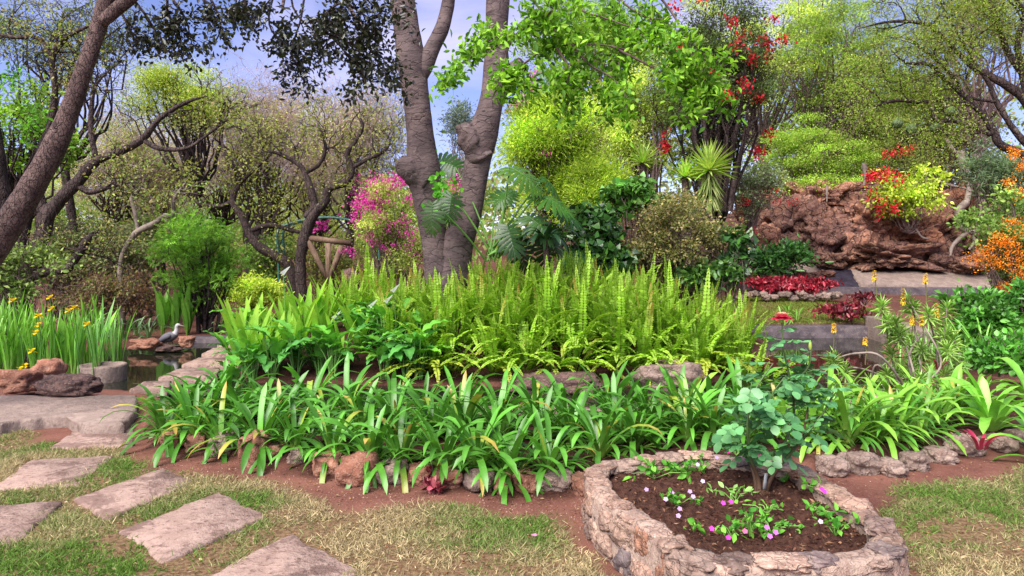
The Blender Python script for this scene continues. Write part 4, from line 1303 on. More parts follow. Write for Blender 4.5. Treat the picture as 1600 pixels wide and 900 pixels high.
droop_sprays('branch', 'foliage', tree, st, [C(62, 66, 50), C(50, 52, 50), C(84, 92, 56)], 3600, .085, .042, T_OVAL, M['dark_leaf'], k2=8, ln=.45, jit=.05)  # backlit darkness of these leaves is put into their colours
# bright green sprays at the top right of the trunk
dg = 8.8
st = [px_path(p, dg) for p in [[(818, 100, 2.4), (850, 78, 1), (895, 70), (955, 72), (1000, 84)], [(850, 78, .8), (830, 40), (800, 60), (745, 85), (722, 98)], [(900, -30), (860, 20), (815, 40), (770, 60), (735, 80)], [(880, -40), (900, 10), (950, 30), (1010, 50)],
                               [(950, -50), (970, 0), (1020, 30), (1060, 20)], [(895, 70), (920, 100), (960, 125), (985, 160)], [(955, 72), (1010, 100), (1060, 130), (1090, 150)], [(820, -40), (840, 10), (870, 30)], [(870, 75), (890, 110), (880, 140)],
                               [(1000, -40), (1050, 20), (1080, 80), (1075, 110)], [(800, 60), (790, 90), (800, 105)], [(1010, 50), (1060, 90), (1090, 105)]]]
droop_sprays('branch', 'foliage', tree, st, [C(128, 176, 52), C(100, 148, 42), C(150, 190, 68), C(78, 120, 42)], 5600, .105, .044, T_OVAL, M['leaf'], k2=7, ln=.42, grav=-.03, jit=.06, n3=4, bark='twig')
# high crown above the picture
cl = np.vstack([clumps_in((-2.4, 11.0, 9.2), (2.6, 2.2, 1.2), 20, .7), clumps_in((1.6, 11.6, 9.6), (2.2, 2.2, 1.3), 16, .7)])
mf = MB(); crown(mf, cl, 5000, .12, .06, [C(80, 120, 46), C(110, 160, 56)]); mf.build('foliage', M['leaf'], tree)
# small vine leaves on the left trunk
mf = MB(); n = 90
pos = np.array([P(random.gauss(690, 9), random.gauss(300, 18), DT - .42) for _ in range(n)])
leaves(mf, pos, rand_dirs(n) + [0, -.3, -.3], np.tile([0., -1, .4], (n, 1)) + .4 * rng.normal(size=(n, 3)), .09, .08, T_OVAL, leaf_cols(n, [C(120, 190, 60), C(90, 160, 50)]))
vine = mf.build('climbing_vine', M['leaf']); tag(vine, 'small bright vine climbing the left trunk of the forked tree', 'vine')

# ------------------------------------------------------------------ philodendron with lobed leaves
def lobed_leaf(mb, ms, root, tip_dir, normal, L, W, base, r=.012, lobes=10, col=C(70, 130, 44), droop=.35):
    """stalk from base to root, then a deeply lobed blade"""
    A = nrm(np.asarray(tip_dir, float)[None])[0]; Nn = np.asarray(normal, float); Nn = nrm((Nn - (Nn @ A) * A)[None])[0]; B = np.cross(A, Nn)
    mid = (base + root) / 2 + np.array([0, 0, .10 * np.linalg.norm(root - base)])
    t = np.linspace(0, 1, 8)[:, None]
    st = (1 - t) ** 2 * base + 2 * t * (1 - t) * mid + t * t * root
    tubes(ms, st[None], np.linspace(r * 1.3, r, 8)[None], 6, C(110, 160, 70))
    def pt(y, x, z=0.0):
        return root + A * (y * L) + B * (x * W) + Nn * (z * L - droop * L * max(y, 0) ** 2 - .12 * W * abs(x) * 2)
    col = np.asarray(col)
    mr = np.array([pt(y, 0, .01) for y in np.linspace(0, .98, 8)])
    tubes(mb, mr[None], np.linspace(r * .8, .002, 8)[None], 4, col * 1.6)
    for sgn in (-1, 1):
        for k in range(lobes):
            f = k / (lobes - 1)
            y0 = -.02 + .80 * f; y1 = y0 + .80 / lobes * 1.02
            ang = R_(125 - 105 * f) + random.uniform(-.08, .08)
            ln = (.52 * math.sin(math.pi * (.22 + .62 * f)) + .04) * (1.12 if k % 2 else .95)
            dx, dy = math.sin(ang) * ln, math.cos(ang) * ln * W / L
            wv = random.uniform(.0, .04)
            rows = []
            for q, wd in ((0, 1.05), (.35, 1.3), (.7, 1.5), (.9, 1.0), (1, .2)):
                c = (y0 + y1) / 2 + dy * q
                hw = (y1 - y0) / 2 * wd
                ox, oy = -math.cos(ang) * hw * .6, math.sin(ang) * hw
                x = .0 + dx * q
                zz = wv * math.sin(q * 3)
                rows.append([pt(c - (oy if q else hw), max(x - (ox if q else 0), 0) * sgn, zz), pt(c, x * sgn, zz + .018 * (1 - q)), pt(c + (oy if q else hw), max(x + (ox if q else 0), 0) * sgn, zz)])
            V = np.array(rows).reshape(-1, 3)
            i = np.arange(15).reshape(5, 3)
            mb.add(V, [np.stack([i[:-1, :-1], i[:-1, 1:], i[1:, 1:], i[1:, :-1]], -1).reshape(-1, 4)], col * random.uniform(.88, 1.12))
ph = thing('philodendron', P(775, 430, 10.9) * [1, 1, 0] + [0, 0, .5], 'large philodendron with deeply lobed leaves growing against the forked tree', 'plant')
pb = P(768, 400, 10.95)
for (rx, ry, dd, tx, ty, tdd, L, W, c, nr) in [
    (797, 262, -.2, 862, 288, -.5, .70, .66, (104, 170, 50), (.1, -.5, .9)), (838, 306, -.2, 905, 318, -.4, .70, .62, (84, 150, 50), (.0, -.4, .9)), (676, 318, -.75, 668, 395, -1.0, .52, .40, (76, 118, 56), (-.2, -1, .35)),
    (712, 262, .5, 678, 240, .6, .7, .6, (58, 112, 38), (0, -.8, .6)), (824, 338, -.3, 872, 366, -.6, .66, .6, (76, 128, 62), (.1, -.6, .8)), (792, 352, -.4, 812, 404, -.7, .60, .52, (66, 112, 58), (.1, -.9, .5)),
    (846, 356, .0, 886, 398, -.1, .58, .5, (54, 96, 50), (.3, -.9, .4)), (850, 278, .2, 885, 305, .3, .6, .55, (88, 160, 48), (.2, -.4, .9)), (775, 318, .3, 800, 290, .5, .6, .5, (70, 130, 44), (0, -.7, .5)),
    (812, 376, -.3, 826, 430, -.4, .55, .42, (44, 80, 44), (.1, -1, .3)), (848, 372, -.2, 862, 430, -.2, .58, .42, (40, 74, 42), (.2, -1, .2)), (868, 330, .1, 920, 342, .1, .55, .5, (60, 112, 46), (.1, -.5, .9)),
    (706, 305, -.3, 700, 350, -.5, .5, .45, (70, 120, 56), (.2, -1, .4)), (800, 300, .1, 760, 320, -.3, .45, .4, (84, 150, 52), (-.2, -.7, .7))]:
    mb = MB()
    L, W = L * .82, W * .82
    r0 = P(rx, ry, 11.05 + dd); t0 = P(tx, ty, 11.05 + tdd)
    ms = MB()
    lobed_leaf(mb, ms, r0, t0 - r0, np.array(nr), L, W, pb + [random.uniform(-.1, .1), random.uniform(-.1, .1), random.uniform(-.1, .05)], col=C(*c) * [.62, .56, .44])
    lf = mb.build('leaf', M['gloss'], ph)
    ms.build('stalk', M['stem'], lf)
# hanging narrow dark leaves of a dracaena-like plant beside it
dr = strap_set(.55, .06, [[C(52, 82, 48), C(46, 78, 44), C(40, 70, 44), C(58, 86, 54)]], M['dark_leaf'])
dl = [a for a in dr if a[0] >= R_(28)]
g = P(852, 372, 10.6)
strap_plant('dracaena', g[0], g[1], 'dark drooping narrow-leaved plant under the philodendron', 'plant', None, 26, (dl, dl), 1.0, z=g[2] - .02)
mb = MB(); tubes(mb, np.array([[[g[0], g[1], Hs(g[0], g[1])], [g[0] + .03, g[1], g[2] * .5 + .25], [g[0], g[1], g[2]]]]), np.array([[.05, .045, .04]]), 8)
o = bpy.data.objects['dracaena']; mb.build('stem', M['brown_bark'], o)

# ------------------------------------------------------------------ general tree / bush builder
def woody(name, label, cat, ctr, rad, d, base, ncl, crad, n, L, W, cols, tmpl=T_RHOMB, mat='leaf', bark='twig', r0=.09, trunk_r=None, twig=((4, .5, .3, .05, .8),), flat=.65, droop=-.25, up=.7,
          group=None, flowers=None, dead=0.0, depth=None, var=.16, clumpvar=.22, shell=.55, tight=.5, fork=None, bend=.5, sides=5, twig_bark=None):
    """ctr, rad in photo pixels at distance d; base = (px, ground point taken from the terrain)"""
    c = P(ctr[0], ctr[1], d); k = d / FPX
    r = np.array([rad[0] * k, (depth if depth else min(rad[0], rad[1] * 1.2) * k), rad[1] * k])
    bx = (base - 800) / FPX * d
    bz = Hs(bx, d)
    b = np.array([bx, d, bz])
    t = thing(name, b, label, cat, group)
    cl = clumps_in(c, r, ncl, crad * k if crad > 3 else crad, shell)
    cl = cl[cl[:, 2] > bz + .05]
    mb = MB()
    fz = bz + (c[2] - bz) * (fork if fork is not None else .45)
    fp = np.array([bx * .5 + c[0] * .5, d, fz]) if fz - bz > .5 else np.array([bx, d, bz + .1])
    if trunk_r:
        trunk_tube(mb, [b - [0, 0, .1], (b + fp) / 2 + rng.normal(size=3) * .06 * (fz - bz), fp], [trunk_r * 1.25, trunk_r, trunk_r * .85], n=16, sides=10, amp=.12, seed=int(ctr[0]))
    LPs, LRs = limbs_to(fp, cl, r0, bend)
    tubes(mb, LPs, LRs, sides)
    if twig and not isinstance(twig[0], tuple):
        twig = (twig,)
    mt_ = MB() if twig_bark else mb
    if twig:
        add_twigs(mt_, LPs[:, 4:], LRs[:, 4:], twig)
    tr_o = mb.build('trunk' if trunk_r else 'stems', M[bark], t)
    if twig_bark:
        mt_.build('twigs', M[twig_bark], tr_o)
    if n:
        mf = MB()
        crown(mf, cl, n, L, W, cols, tmpl, flat, droop, up, var, clumpvar, dead, tight)
        crown_o = mf.build('crown', M[mat], t)
    if flowers:
        for (nf, fc, fL, cen, spread, nb) in flowers:
            fm = MB()
            for (px, py, sx, sy, m) in cen:
                pos = np.array([P(random.gauss(px, sx), random.gauss(py, sy), d) for _ in range(m)])
                rr_ = np.clip(1 - ((pos[:, 0] - c[0]) / r[0]) ** 2 - ((pos[:, 2] - c[2]) / r[2]) ** 2, .04, 1) ** .5
                front = np.where(rng.random(m) < .8, -1, 1)
                nd = d + front * r[1] * rr_ * rng.uniform(.85, 1.05, m)
                pos = np.array([0, 0, EYE]) + (pos - [0, 0, EYE]) * (nd / d)[:, None]
                nb2 = nb * 2
                p3 = np.repeat(pos, nb2, 0) + spread * rng.normal(size=(m * nb2, 3))
                leaves(fm, p3, rand_dirs(len(p3), .2), rand_dirs(len(p3), .3), fL * .72 * rng.uniform(.6, 1.2, len(p3)), fL * .6, T_RHOMB, leaf_cols(len(p3), fc, .28))
            fm.build('blossom', M['petal'], crown_o if n else t, kind='stuff')
    return t, cl

# ---- background trees, left half
BRN = [C(150, 124, 110), C(168, 146, 112), C(150, 150, 84)]
YG = [C(168, 186, 72), C(148, 170, 62), C(186, 190, 92), C(130, 156, 60)]
woody('tree', 'loose yellow-green tree behind the leaning trunk, its crown against the clouds', 'tree', (285, 150), (85, 70), 21, 330, 34, 24, 20000, .07, .032, YG, bark='dark_bark', r0=.06, trunk_r=.13, twig=((5, .9, .35, .04, .8)), fork=.5)
for (cx, cy, rx, ry, d, bx, lab, nl, cols) in [
    (430, 212, 100, 84, 24, 415, 'brown twiggy tree right of the yellow-green crown, almost bare', 4200, [C(186, 184, 96), C(178, 156, 140), C(166, 138, 146)]),
    (555, 215, 72, 80, 23, 540, 'brown twiggy tree just left of the big forked trunk', 4000, [C(184, 188, 92), C(178, 158, 140), C(166, 138, 146)]),
    (350, 225, 85, 90, 28, 350, 'mauve-brown bare tree far back between the two twiggy crowns', 3000, [C(172, 146, 156), C(178, 168, 124)]),
    (500, 280, 110, 70, 29, 500, 'soft brown tree far back above the metal arch', 5200, [C(184, 182, 96), C(176, 160, 124), C(160, 176, 86)]),
    (170, 240, 90, 75, 23, 190, 'pale twiggy tree behind the twisted dark limbs', 4200, [C(184, 192, 100), C(190, 172, 130), C(150, 178, 84)]),
    (250, 270, 80, 60, 26, 250, 'brown thin-branched tree far back above the feathery bush', 4200, [C(184, 182, 96), C(168, 144, 150)]),
]:
    woody('twiggy_tree', lab, 'tree', (cx, cy), (rx, ry), d, bx, 26, 26, int(nl * 4), .066, .027, cols, bark='dark_bark', twig_bark='mauve_twig', r0=.05, trunk_r=.14, twig=((6, 1.3, .5, .03, .8), (5, .85, .5, .02, .8), (3, .5, .45, 0, .8)), fork=.42, bend=1.1, flat=.8, tight=.8)
woody('tree', 'fresh green leafy tree at the left edge behind the leaning trunk', 'tree', (38, 205), (85, 105), 15, 20, 30, 26, 5200, .085, .05, [C(132, 176, 60), C(110, 152, 52), C(156, 190, 74), C(96, 124, 52)], bark='dark_bark', r0=.05, trunk_r=.12, twig=((4, .6, .4, .04, .8), (2, .35, .4, 0, .8)), fork=.5, tmpl=T_OVAL)
woody('tree', 'thin dull-green tree filling the upper left corner', 'tree', (110, 60), (130, 80), 18, 90, 36, 26, 9000, .065, .034, [C(96, 112, 60), C(120, 140, 66), C(90, 84, 70)], bark='dark_bark', r0=.05, trunk_r=.12, twig=((6, .9, .45, .02, .8), (2, .45, .4, 0, .8)), fork=.55, bend=1.0)
for (cx, cy, rx, ry, d, lab, n, cols, L) in [
    (120, 330, 130, 60, 27, 'soft green thicket far behind the twisted dark tree', 16000, [C(140, 168, 80), C(116, 150, 70), C(160, 168, 100)], .085),
    (300, 340, 130, 60, 31, 'soft green thicket far behind the feathery bush', 16000, [C(150, 176, 84), C(128, 160, 74), C(168, 172, 104)], .09),
    (470, 350, 120, 60, 34, 'olive thicket far behind the metal arch', 16000, [C(150, 168, 78), C(130, 150, 70), C(168, 166, 98)], .09),
    (620, 340, 80, 80, 30, 'olive-green thicket far behind the pink blossom shrub', 14000, [C(160, 182, 78), C(130, 160, 68)], .09),
]:
    woody('thicket', lab, 'shrub', (cx, cy), (rx, ry), d, cx, 26, 34, n, L, .045, cols, bark='twig', r0=.05, twig=((4, .9, .4, .02, .8),), fork=.1, clumpvar=.17)

# leaning trunk in the left foreground
DL = 7.2
lean = thing('leaning_tree', P(-60, 470, DL) * [1, 1, 0], 'thick brown trunk leaning right across the upper left', 'tree')
mb = MB(); k = DL / FPX
rows_ = [(-95, 560, 40), (-55, 455, 32), (-10, 385, 26), (30, 325, 24), (70, 258, 21.5), (102, 190, 17), (128, 118, 15), (150, 55, 14), (166, 5, 15), (182, -45, 12), (200, -130, 9)]
trunk_tube(mb, [P(a, b, DL) for a, b, r in rows_], [r * k * .86 for a, b, r in rows_], n=90, sides=26, amp=.07, freq=3.0, seed=31)
for rows2 in ([(158, 35, 10), (182, 14, 10), (200, 0, 9), (235, -30, 8), (300, -70, 5)], [(158, 35, 9), (163, 0, 8), (158, -40, 7), (140, -100, 5)]):
    trunk_tube(mb, [P(a, b, DL - .02) for a, b, r in rows2], [r * k for a, b, r in rows2], n=30, sides=14, amp=.08, freq=4, seed=33)
mb.build('trunk', M['brown_bark'], lean)
st = [px_path(p, 7.6) for p in [[(235, -30), (270, 0), (290, 30), (300, 70)], [(235, -30), (300, -10), (335, 10), (360, 15)], [(200, -10), (225, 20), (240, 45), (250, 70)], [(300, -40), (330, 0), (345, 40), (335, 70)], [(180, 0), (200, 40), (215, 75)], [(260, -20), (265, 30), (285, 50)]]]
droop_sprays('branch', 'foliage', lean, st, [C(66, 70, 52), C(56, 56, 52), C(96, 106, 60)], 1500, .062, .034, T_OVAL, M['dark_leaf'], k2=7, ln=.35, jit=.04)  # leaf colours darkened for the silhouette against the bright sky
cl = clumps_in((-4.6, 7.4, 5.6), (1.5, 1.4, .8), 12, .5)
mf = MB(); crown(mf, cl, 1500, .09, .045, [C(80, 110, 46), C(100, 140, 56)]); mf.build('foliage', M['leaf'], lean)

# trees with hand-laid limbs
def limb_tree(name, label, d, limbs, r_scale, bark, twig, leaf, k=4, group=None, sides=9, tw_t0=5):
    """limbs: lists of (px, py, radius px[, depth])"""
    first = limbs[0][0]
    b = P(first[0], first[1], d)
    t = thing(name, (b[0], b[1], Hs(b[0], b[1])), label, 'tree', group)
    mb = MB(); kk = d / FPX
    LPs, LRs = [], []
    if b[2] > Hs(b[0], b[1]):
        gz = Hs(b[0], b[1]) - .1
        limbs = [[(first[0] + 4, HZ + (EYE - gz) * FPX / d, first[2] * 1.25)] + limbs[0]] + limbs[1:]
    for j, rows in enumerate(limbs):
        pts = np.array([P(r[0], r[1], d + (r[3] if len(r) > 3 else 0)) for r in rows])
        p, r = trunk_tube(mb, pts, [q[2] * kk * r_scale * (.3 if qi == len(rows) - 1 else 1) for qi, q in enumerate(rows)], n=36, sides=sides, amp=.14, freq=5, seed=40 + j)
        LPs.append(p[::3]); LRs.append(r[::3])
    LPs, LRs = np.stack(LPs), np.stack(LRs)
    last = add_twigs(mb, LPs[:, tw_t0:], np.minimum(LRs[:, tw_t0:], .03), twig)
    mb.build('trunk', M[bark], t)
    if leaf:
        n, L, W, cols, tmpl, jit, mt = leaf
        al = last[0].reshape(-1, 3)
        i = rng.integers(0, len(al), n)
        mf = MB()
        leaves(mf, al[i] + jit * rng.normal(size=(n, 3)), rand_dirs(n, -.2), rand_dirs(n, 1.0), L * rng.uniform(.6, 1.25, n), W * rng.uniform(.7, 1.2, n), tmpl, leaf_cols(n, cols, .2))
        mf.build('crown', M[mt], t)
    return t
limb_tree('twisted_tree', 'dark gnarled tree with snaking limbs behind the leaning trunk', 12.5, [
    [(30, 470, 20), (48, 420, 18), (66, 372, 15), (72, 340, 16), (88, 318, 13), (118, 287, 12), (150, 252, 10), (185, 238, 8), (222, 218, 7), (250, 185, 5), (290, 160, 4), (325, 150, 2)],
    [(72, 345, 12), (60, 300, 10), (58, 262, 10), (72, 222, 9), (82, 180, 7), (86, 140, 6), (82, 90, 6), (100, 62, 5), (122, 48, 4), (150, 36, 3)],
    [(30, 440, 10), (72, 424, 10), (104, 420, 9), (124, 395, 8), (136, 375, 7), (146, 362, 4)],
    [(222, 218, 5), (250, 232, 5), (290, 232, 4), (318, 215, 3), (350, 190, 3), (372, 178, 2)],
    [(82, 90, 5), (60, 60, 4), (20, 58, 4), (-20, 50, 3)],
    [(118, 287, 7), (140, 300, 6), (170, 292, 5), (195, 290, 3)],
    [(150, 252, 6), (142, 200, 5), (145, 150, 4), (152, 130, 3), (175, 105, 2)],
], .78, 'dark_bark', ((5, .8, .4, .03, .9), (5, .5, .4, .0, .8), (3, .3, .4, 0, .8)), (3600, .055, .03, [C(140, 150, 76), C(150, 132, 96), C(116, 136, 66)], T_OVAL, .08, 'leaf'), tw_t0=4)
limb_tree('old_trunk', 'dark rough trunk at the very left edge behind the leaning trunk', 12.4, [[(-6, 520, 26), (0, 440, 24), (2, 380, 20), (-2, 320, 17), (-8, 270, 16), (-16, 200, 14), (-30, 100, 12), (-40, -20, 9)],
          [(28, 400, 12), (38, 330, 12), (52, 280, 11), (66, 240, 9), (72, 215, 7), (78, 190, 4)]], 1.0, 'dark_bark', ((3, .5, .4, .03, .9), (3, .3, .4, 0, .8)), (500, .09, .05, [C(110, 170, 60), C(90, 140, 50)], T_OVAL, .08, 'leaf'), sides=16)
limb_tree('twisted_tree', 'crooked brown tree bending left behind the metal arch', 19, [
    [(455, 420, 10), (428, 398, 9), (405, 386, 9), (388, 362, 8), (376, 335, 7), (364, 318, 7), (366, 300, 6), (376, 285, 5), (368, 265, 5), (352, 240, 4), (345, 215, 3)],
    [(366, 312, 5), (345, 322, 4), (310, 318, 4), (285, 300, 3), (260, 298, 2)], [(376, 285, 4), (400, 262, 3), (420, 240, 3), (425, 200, 2)], [(388, 362, 5), (420, 352, 5), (465, 362, 4), (490, 365, 3)]], .8, 'dark_bark',
    ((6, 1.2, .5, .03, .9), (5, .7, .45, .0, .8), (4, .4, .4, 0, .8)), (2200, .10, .04, [C(150, 150, 80), C(130, 140, 70)], T_RHOMB, .15, 'leaf'), tw_t0=4)
limb_tree('twisted_tree', 'crooked dark tree forking above the crossed poles', 18, [
    [(470, 440, 11), (470, 400, 11), (478, 362, 11), (490, 335, 10), (508, 315, 9), (514, 295, 8), (540, 285, 7), (550, 265, 6), (542, 240, 5), (556, 220, 4), (566, 195, 4), (552, 170, 3)],
    [(478, 340, 8), (492, 322, 7), (486, 298, 7), (478, 275, 6), (468, 258, 5), (440, 242, 4), (415, 236, 3), (400, 240, 2)], [(550, 262, 4), (572, 250, 4), (600, 236, 3), (612, 220, 2)], [(478, 270, 4), (500, 255, 4), (508, 230, 3), (500, 200, 2)]], .8, 'dark_bark',
    ((6, 1.2, .5, .03, .9), (5, .7, .45, .0, .8), (4, .4, .4, 0, .8)), (2200, .10, .04, [C(150, 150, 80), C(130, 140, 70)], T_RHOMB, .15, 'leaf'), tw_t0=4)
limb_tree('lichen_tree', 'pale lichen-covered crooked branch above the grey-green shrub', 15, [[(188, 420, 4), (198, 385, 4), (215, 362, 5), (240, 350, 5), (256, 338, 4), (270, 336, 3), (272, 310, 2.4), (290, 285, 2)],
          [(215, 362, 3), (212, 335, 3), (206, 310, 3), (222, 290, 2.5), (228, 262, 2)]], 1.0, 'pale_bark', ((5, .9, .45, .05, .8), (5, .5, .4, 0, .8)), (700, .08, .04, [C(130, 160, 80), C(150, 150, 90)], T_RHOMB, .1, 'leaf'))
for i, (px, w, lab) in enumerate([(405, 7, 'straight dark trunk left of the metal arch post'), (418, 9, 'thicker straight dark trunk beside the metal arch post'), (386, 5, 'thin dark trunk behind the yellow hedge')]):
    limb_tree('thin_tree', lab, 23, [[(px, 445, w), (px + 2, 400, w), (px - 3, 360, w * .8), (px + 4, 320, w * .7), (px - 4, 270, w * .5), (px + 2, 230, w * .3)], [(px, 360, w * .5), (px + 16, 330, w * .4), (px + 20, 300, w * .3)]], 1, 'dark_bark',
              ((5, 1.2, .45, .03, .8), (4, .6, .4, 0, .8)), (500, .1, .04, YG, T_RHOMB, .15, 'leaf'), group='trunks behind the hedge')

# ------------------------------------------------------------------ shrubs, left and middle
FTH = [C(108, 154, 52), C(90, 134, 44), C(130, 172, 66), C(72, 112, 42)]
woody('feathery_bush', 'round feathery bright green bush behind the stepping stones', 'bush', (315, 405), (72, 85), 14.6, 320, 46, 20, 4600, .125, .06, FTH, T_PINN, bark='dark_bark', r0=.025, twig=((4, .35, .3, .08, .7),), fork=.12, up=.5, bend=.4, droop=-.1)
mb = MB(); b = np.array([(322 - 800) / FPX * 14.6, 14.6, 0])
for k in range(9):
    a = k * 2.4; r = .05 + .018 * k
    tubes(mb, np.array([[b + [r * math.cos(a), r * math.sin(a), -.02], b + [1.3 * r * math.cos(a), r * math.sin(a), .4], b + [2.0 * r * math.cos(a), 1.6 * r * math.sin(a), .95]]]), np.array([[.04, .034, .025]]), 7)
o = [x for x in bpy.data.objects if x.name.startswith('feathery_bush')][0]
mb.build('stem_cluster', M['dark_bark'], o)
GG = [C(126, 142, 88), C(100, 124, 70), C(150, 158, 110), C(140, 116, 92)]
for (cx, cy, rx, ry, d, lab, n, cols, L, ncl) in [
    (190, 395, 60, 55, 16, 'grey-green shrub with pinkish leaves left of the feathery bush', 5200, GG, .075, 30),
    (100, 400, 60, 50, 15.5, 'grey-green shrub below the twisted dark tree', 4200, GG, .075, 26),
    (30, 420, 50, 45, 11.5, 'pale vine-like shrub at the foot of the leaning trunk', 2600, [C(150, 166, 96), C(120, 146, 76), C(100, 124, 60)], .07, 22),
    (235, 370, 45, 45, 17, 'dull olive shrub hidden behind the feathery bush', 3600, [C(120, 136, 76), C(140, 130, 90), C(96, 120, 60)], .08, 20),
    (150, 460, 60, 28, 15, 'low brownish shrub behind the iris leaves', 2200, [C(118, 100, 72), C(100, 112, 62), C(130, 104, 84)], .07, 22),
    (215, 462, 40, 30, 15.2, 'thin brown-leaved shrub left of the feathery bush stems', 1200, [C(150, 112, 84), C(112, 118, 66), C(134, 96, 76)], .06, 18),
    (420, 400, 40, 35, 21, 'soft green shrub behind the metal arch post', 2600, [C(130, 156, 74), C(104, 136, 60)], .10, 18),
    (520, 420, 50, 28, 20, 'soft olive shrub behind the crossed poles', 2600, [C(130, 146, 70), C(112, 130, 60), C(150, 130, 84)], .09, 20),
]:
    woody('shrub', lab, 'shrub', (cx, cy), (rx, ry), d, cx, ncl, 17, n, L * 1.1, L * .62, cols, T_RHOMB, bark='twig', r0=.02, twig=((5, .5, .4, .05, .8), (2, .3, .4, 0, .8)), fork=.1, bend=.9, tight=.6)
woody('clipped_hedge', 'low yellow-green clipped hedge right of the feathery bush', 'hedge', (398, 456), (50, 22), 17.2, 398, 60, 13, 7000, .06, .04, [C(176, 196, 70), C(140, 170, 54), C(196, 206, 96)], T_OVAL, bark='twig', r0=.012, twig=((4, .2, .3, .05, .8),), fork=.05, depth=.6)
LIR = [C(120, 140, 90), C(92, 126, 76), C(104, 138, 88), C(150, 176, 130)]
lir = strap_set(.46, .028, [LIR, [c * 1.25 for c in LIR]], M['gloss'])
lh = [a for a in lir if a[0] < R_(28)]; ll = [a for a in lir if a[0] >= R_(28)]
for i, (px, py) in enumerate([(128, 530), (150, 526), (172, 530), (194, 528), (214, 524), (232, 528), (160, 514), (186, 513), (210, 511), (140, 512), (345, 520), (362, 522), (350, 508), (368, 509), (385, 508), (255, 514)]):
    g = G(px, py, 0)
    strap_plant('grassy_clump', g[0], g[1], 'grey-green grassy clump on the far pond bank, %s' % (('%s from the left' % ordinal(i)) if i < 10 else ('right of feathery bush, %s there' % ordinal(i - 10)) if i < 15 else 'between the canna and the bush'), 'plant', 'grassy clumps on the far bank',
                16, (lh, ll), random.uniform(.9, 1.2))
PK = [C(222, 60, 170, .8), C(240, 96, 190, .8), C(206, 40, 150, .8)]
OLV = [C(150, 166, 76), C(128, 150, 66), C(170, 178, 96)]
pink, pcl = woody('blossom_shrub', 'shrub covered in magenta blossom left of the forked tree', 'shrub', (612, 348), (72, 74), 15.5, 610, 44, 17, 11000, .055, .032, OLV, T_RHOMB, bark='twig', r0=.02, twig=((5, .4, .4, .05, .8),), fork=.12,
      flowers=[(0, PK, .055, [(602, 288, 16.0, 6.4, 129), (580, 314, 11.200000000000001, 7.2, 117), (556, 342, 7.2, 8.0, 24), (628, 282, 9.600000000000001, 4.800000000000001, 58), (592, 335, 8.0, 4.800000000000001, 21), (608, 350, 7.2, 4.0, 13), (640, 312, 6.4, 4.800000000000001, 24), (575, 372, 8.0, 4.800000000000001, 16), (612, 388, 11.200000000000001, 4.0, 18), (545, 394, 5.6000000000000005, 4.0, 13), (645, 372, 7.2, 7.2, 21), (560, 318, 5.6000000000000005, 5.6000000000000005, 30), (632, 345, 4.800000000000001, 4.0, 8), (652, 392, 6.4, 4.800000000000001, 12), (590, 300, 19.200000000000003, 11.200000000000001, 45), (620, 365, 24.0, 14.4, 21)], .045, 4)])
woody('blossom_shrub', 'small magenta blossom behind the fork of the big tree', 'shrub', (700, 320), (26, 40), 17, 705, 14, 12, 1200, .07, .04, OLV, T_OVAL, bark='twig', r0=.02, fork=.2,
      flowers=[(0, PK, .06, [(704, 300, 12, 16, 50), (712, 330, 8, 8, 24)], .05, 4)])
mb = MB()
cen = [(497, 352), (506, 348), (514, 346), (502, 358), (486, 362)]
fm = thing('hanging_blossom', P(500, 354, 18.5) * [1, 1, 0] + [0, 0, 2.2], 'small magenta blossom sprig hanging inside the metal arch', 'flowers')
pos = np.array([P(random.gauss(499, 9), random.gauss(354, 6), 18.5) for _ in range(60)])
leaves(mb, pos, rand_dirs(60), rand_dirs(60), .08, .07, T_OVAL, leaf_cols(60, PK, .1)); mb.build('blossom', M['petal'], fm)
mb = MB(); tubes(mb, np.array([[P(486, 362, 18.6), P(500, 352, 18.5), P(520, 345, 18.5)]]), np.full((1, 3), .012), 4); mb.build('stem', M['twig'], fm)

# metal arch and pole frame
DA = 19.0
arch = thing('metal_arch', P(440, 460, DA) * [1, 1, 0], 'thin green metal garden arch behind the ferns', 'arch')
for off in (0, .35):
    mb = MB()
    pts = cat_rom(np.array([P(436 + off * 26, 470, DA + off), P(435 + off * 26, 400, DA + off), P(434 + off * 26, 362, DA + off), P(452 + off * 20, 350, DA + off), P(490 + off * 20, 341, DA + off), P(530, 341, DA + off), P(572, 352, DA + off), P(590, 372, DA + off), P(592, 470, DA + off)]), 50)
    tubes(mb, pts[None], np.full((1, 50), .034), 7)
    mb.build('hoop', M['green_metal'], arch)
mb = MB()
for py in (455, 440, 425, 410, 395, 380, 366):
    tubes(mb, np.array([[P(435, py, DA), P(445, py - 3, DA + .35)]]), np.full((1, 2), .012), 5)
mb.build('rung', M['green_metal'], arch)
frame = thing('pole_frame', P(510, 460, 18) * [1, 1, 0], 'rustic frame of crossed wooden poles behind the ferns', 'frame')
for pts in ([(483, 372), (548, 380)], [(480, 374), (514, 440)], [(534, 384), (512, 442)], [(513, 380), (513, 445)]):
    mb = MB()
    tubes(mb, np.array([[P(*pts[0], 18), (P(*pts[0], 18) + P(*pts[1], 18)) / 2, P(*pts[1], 18)]]), np.array([[.075, .07, .065]]), 9, cap=True)
    mb.build('pole', M['log'], frame)
mb = MB()
o = rock_obj('stump', P(547, 440, 17), (.22, .2, .26), M['rock_dark'], 77); tag(o, 'brown weathered stump behind the ferns under the pink shrub', 'stump')

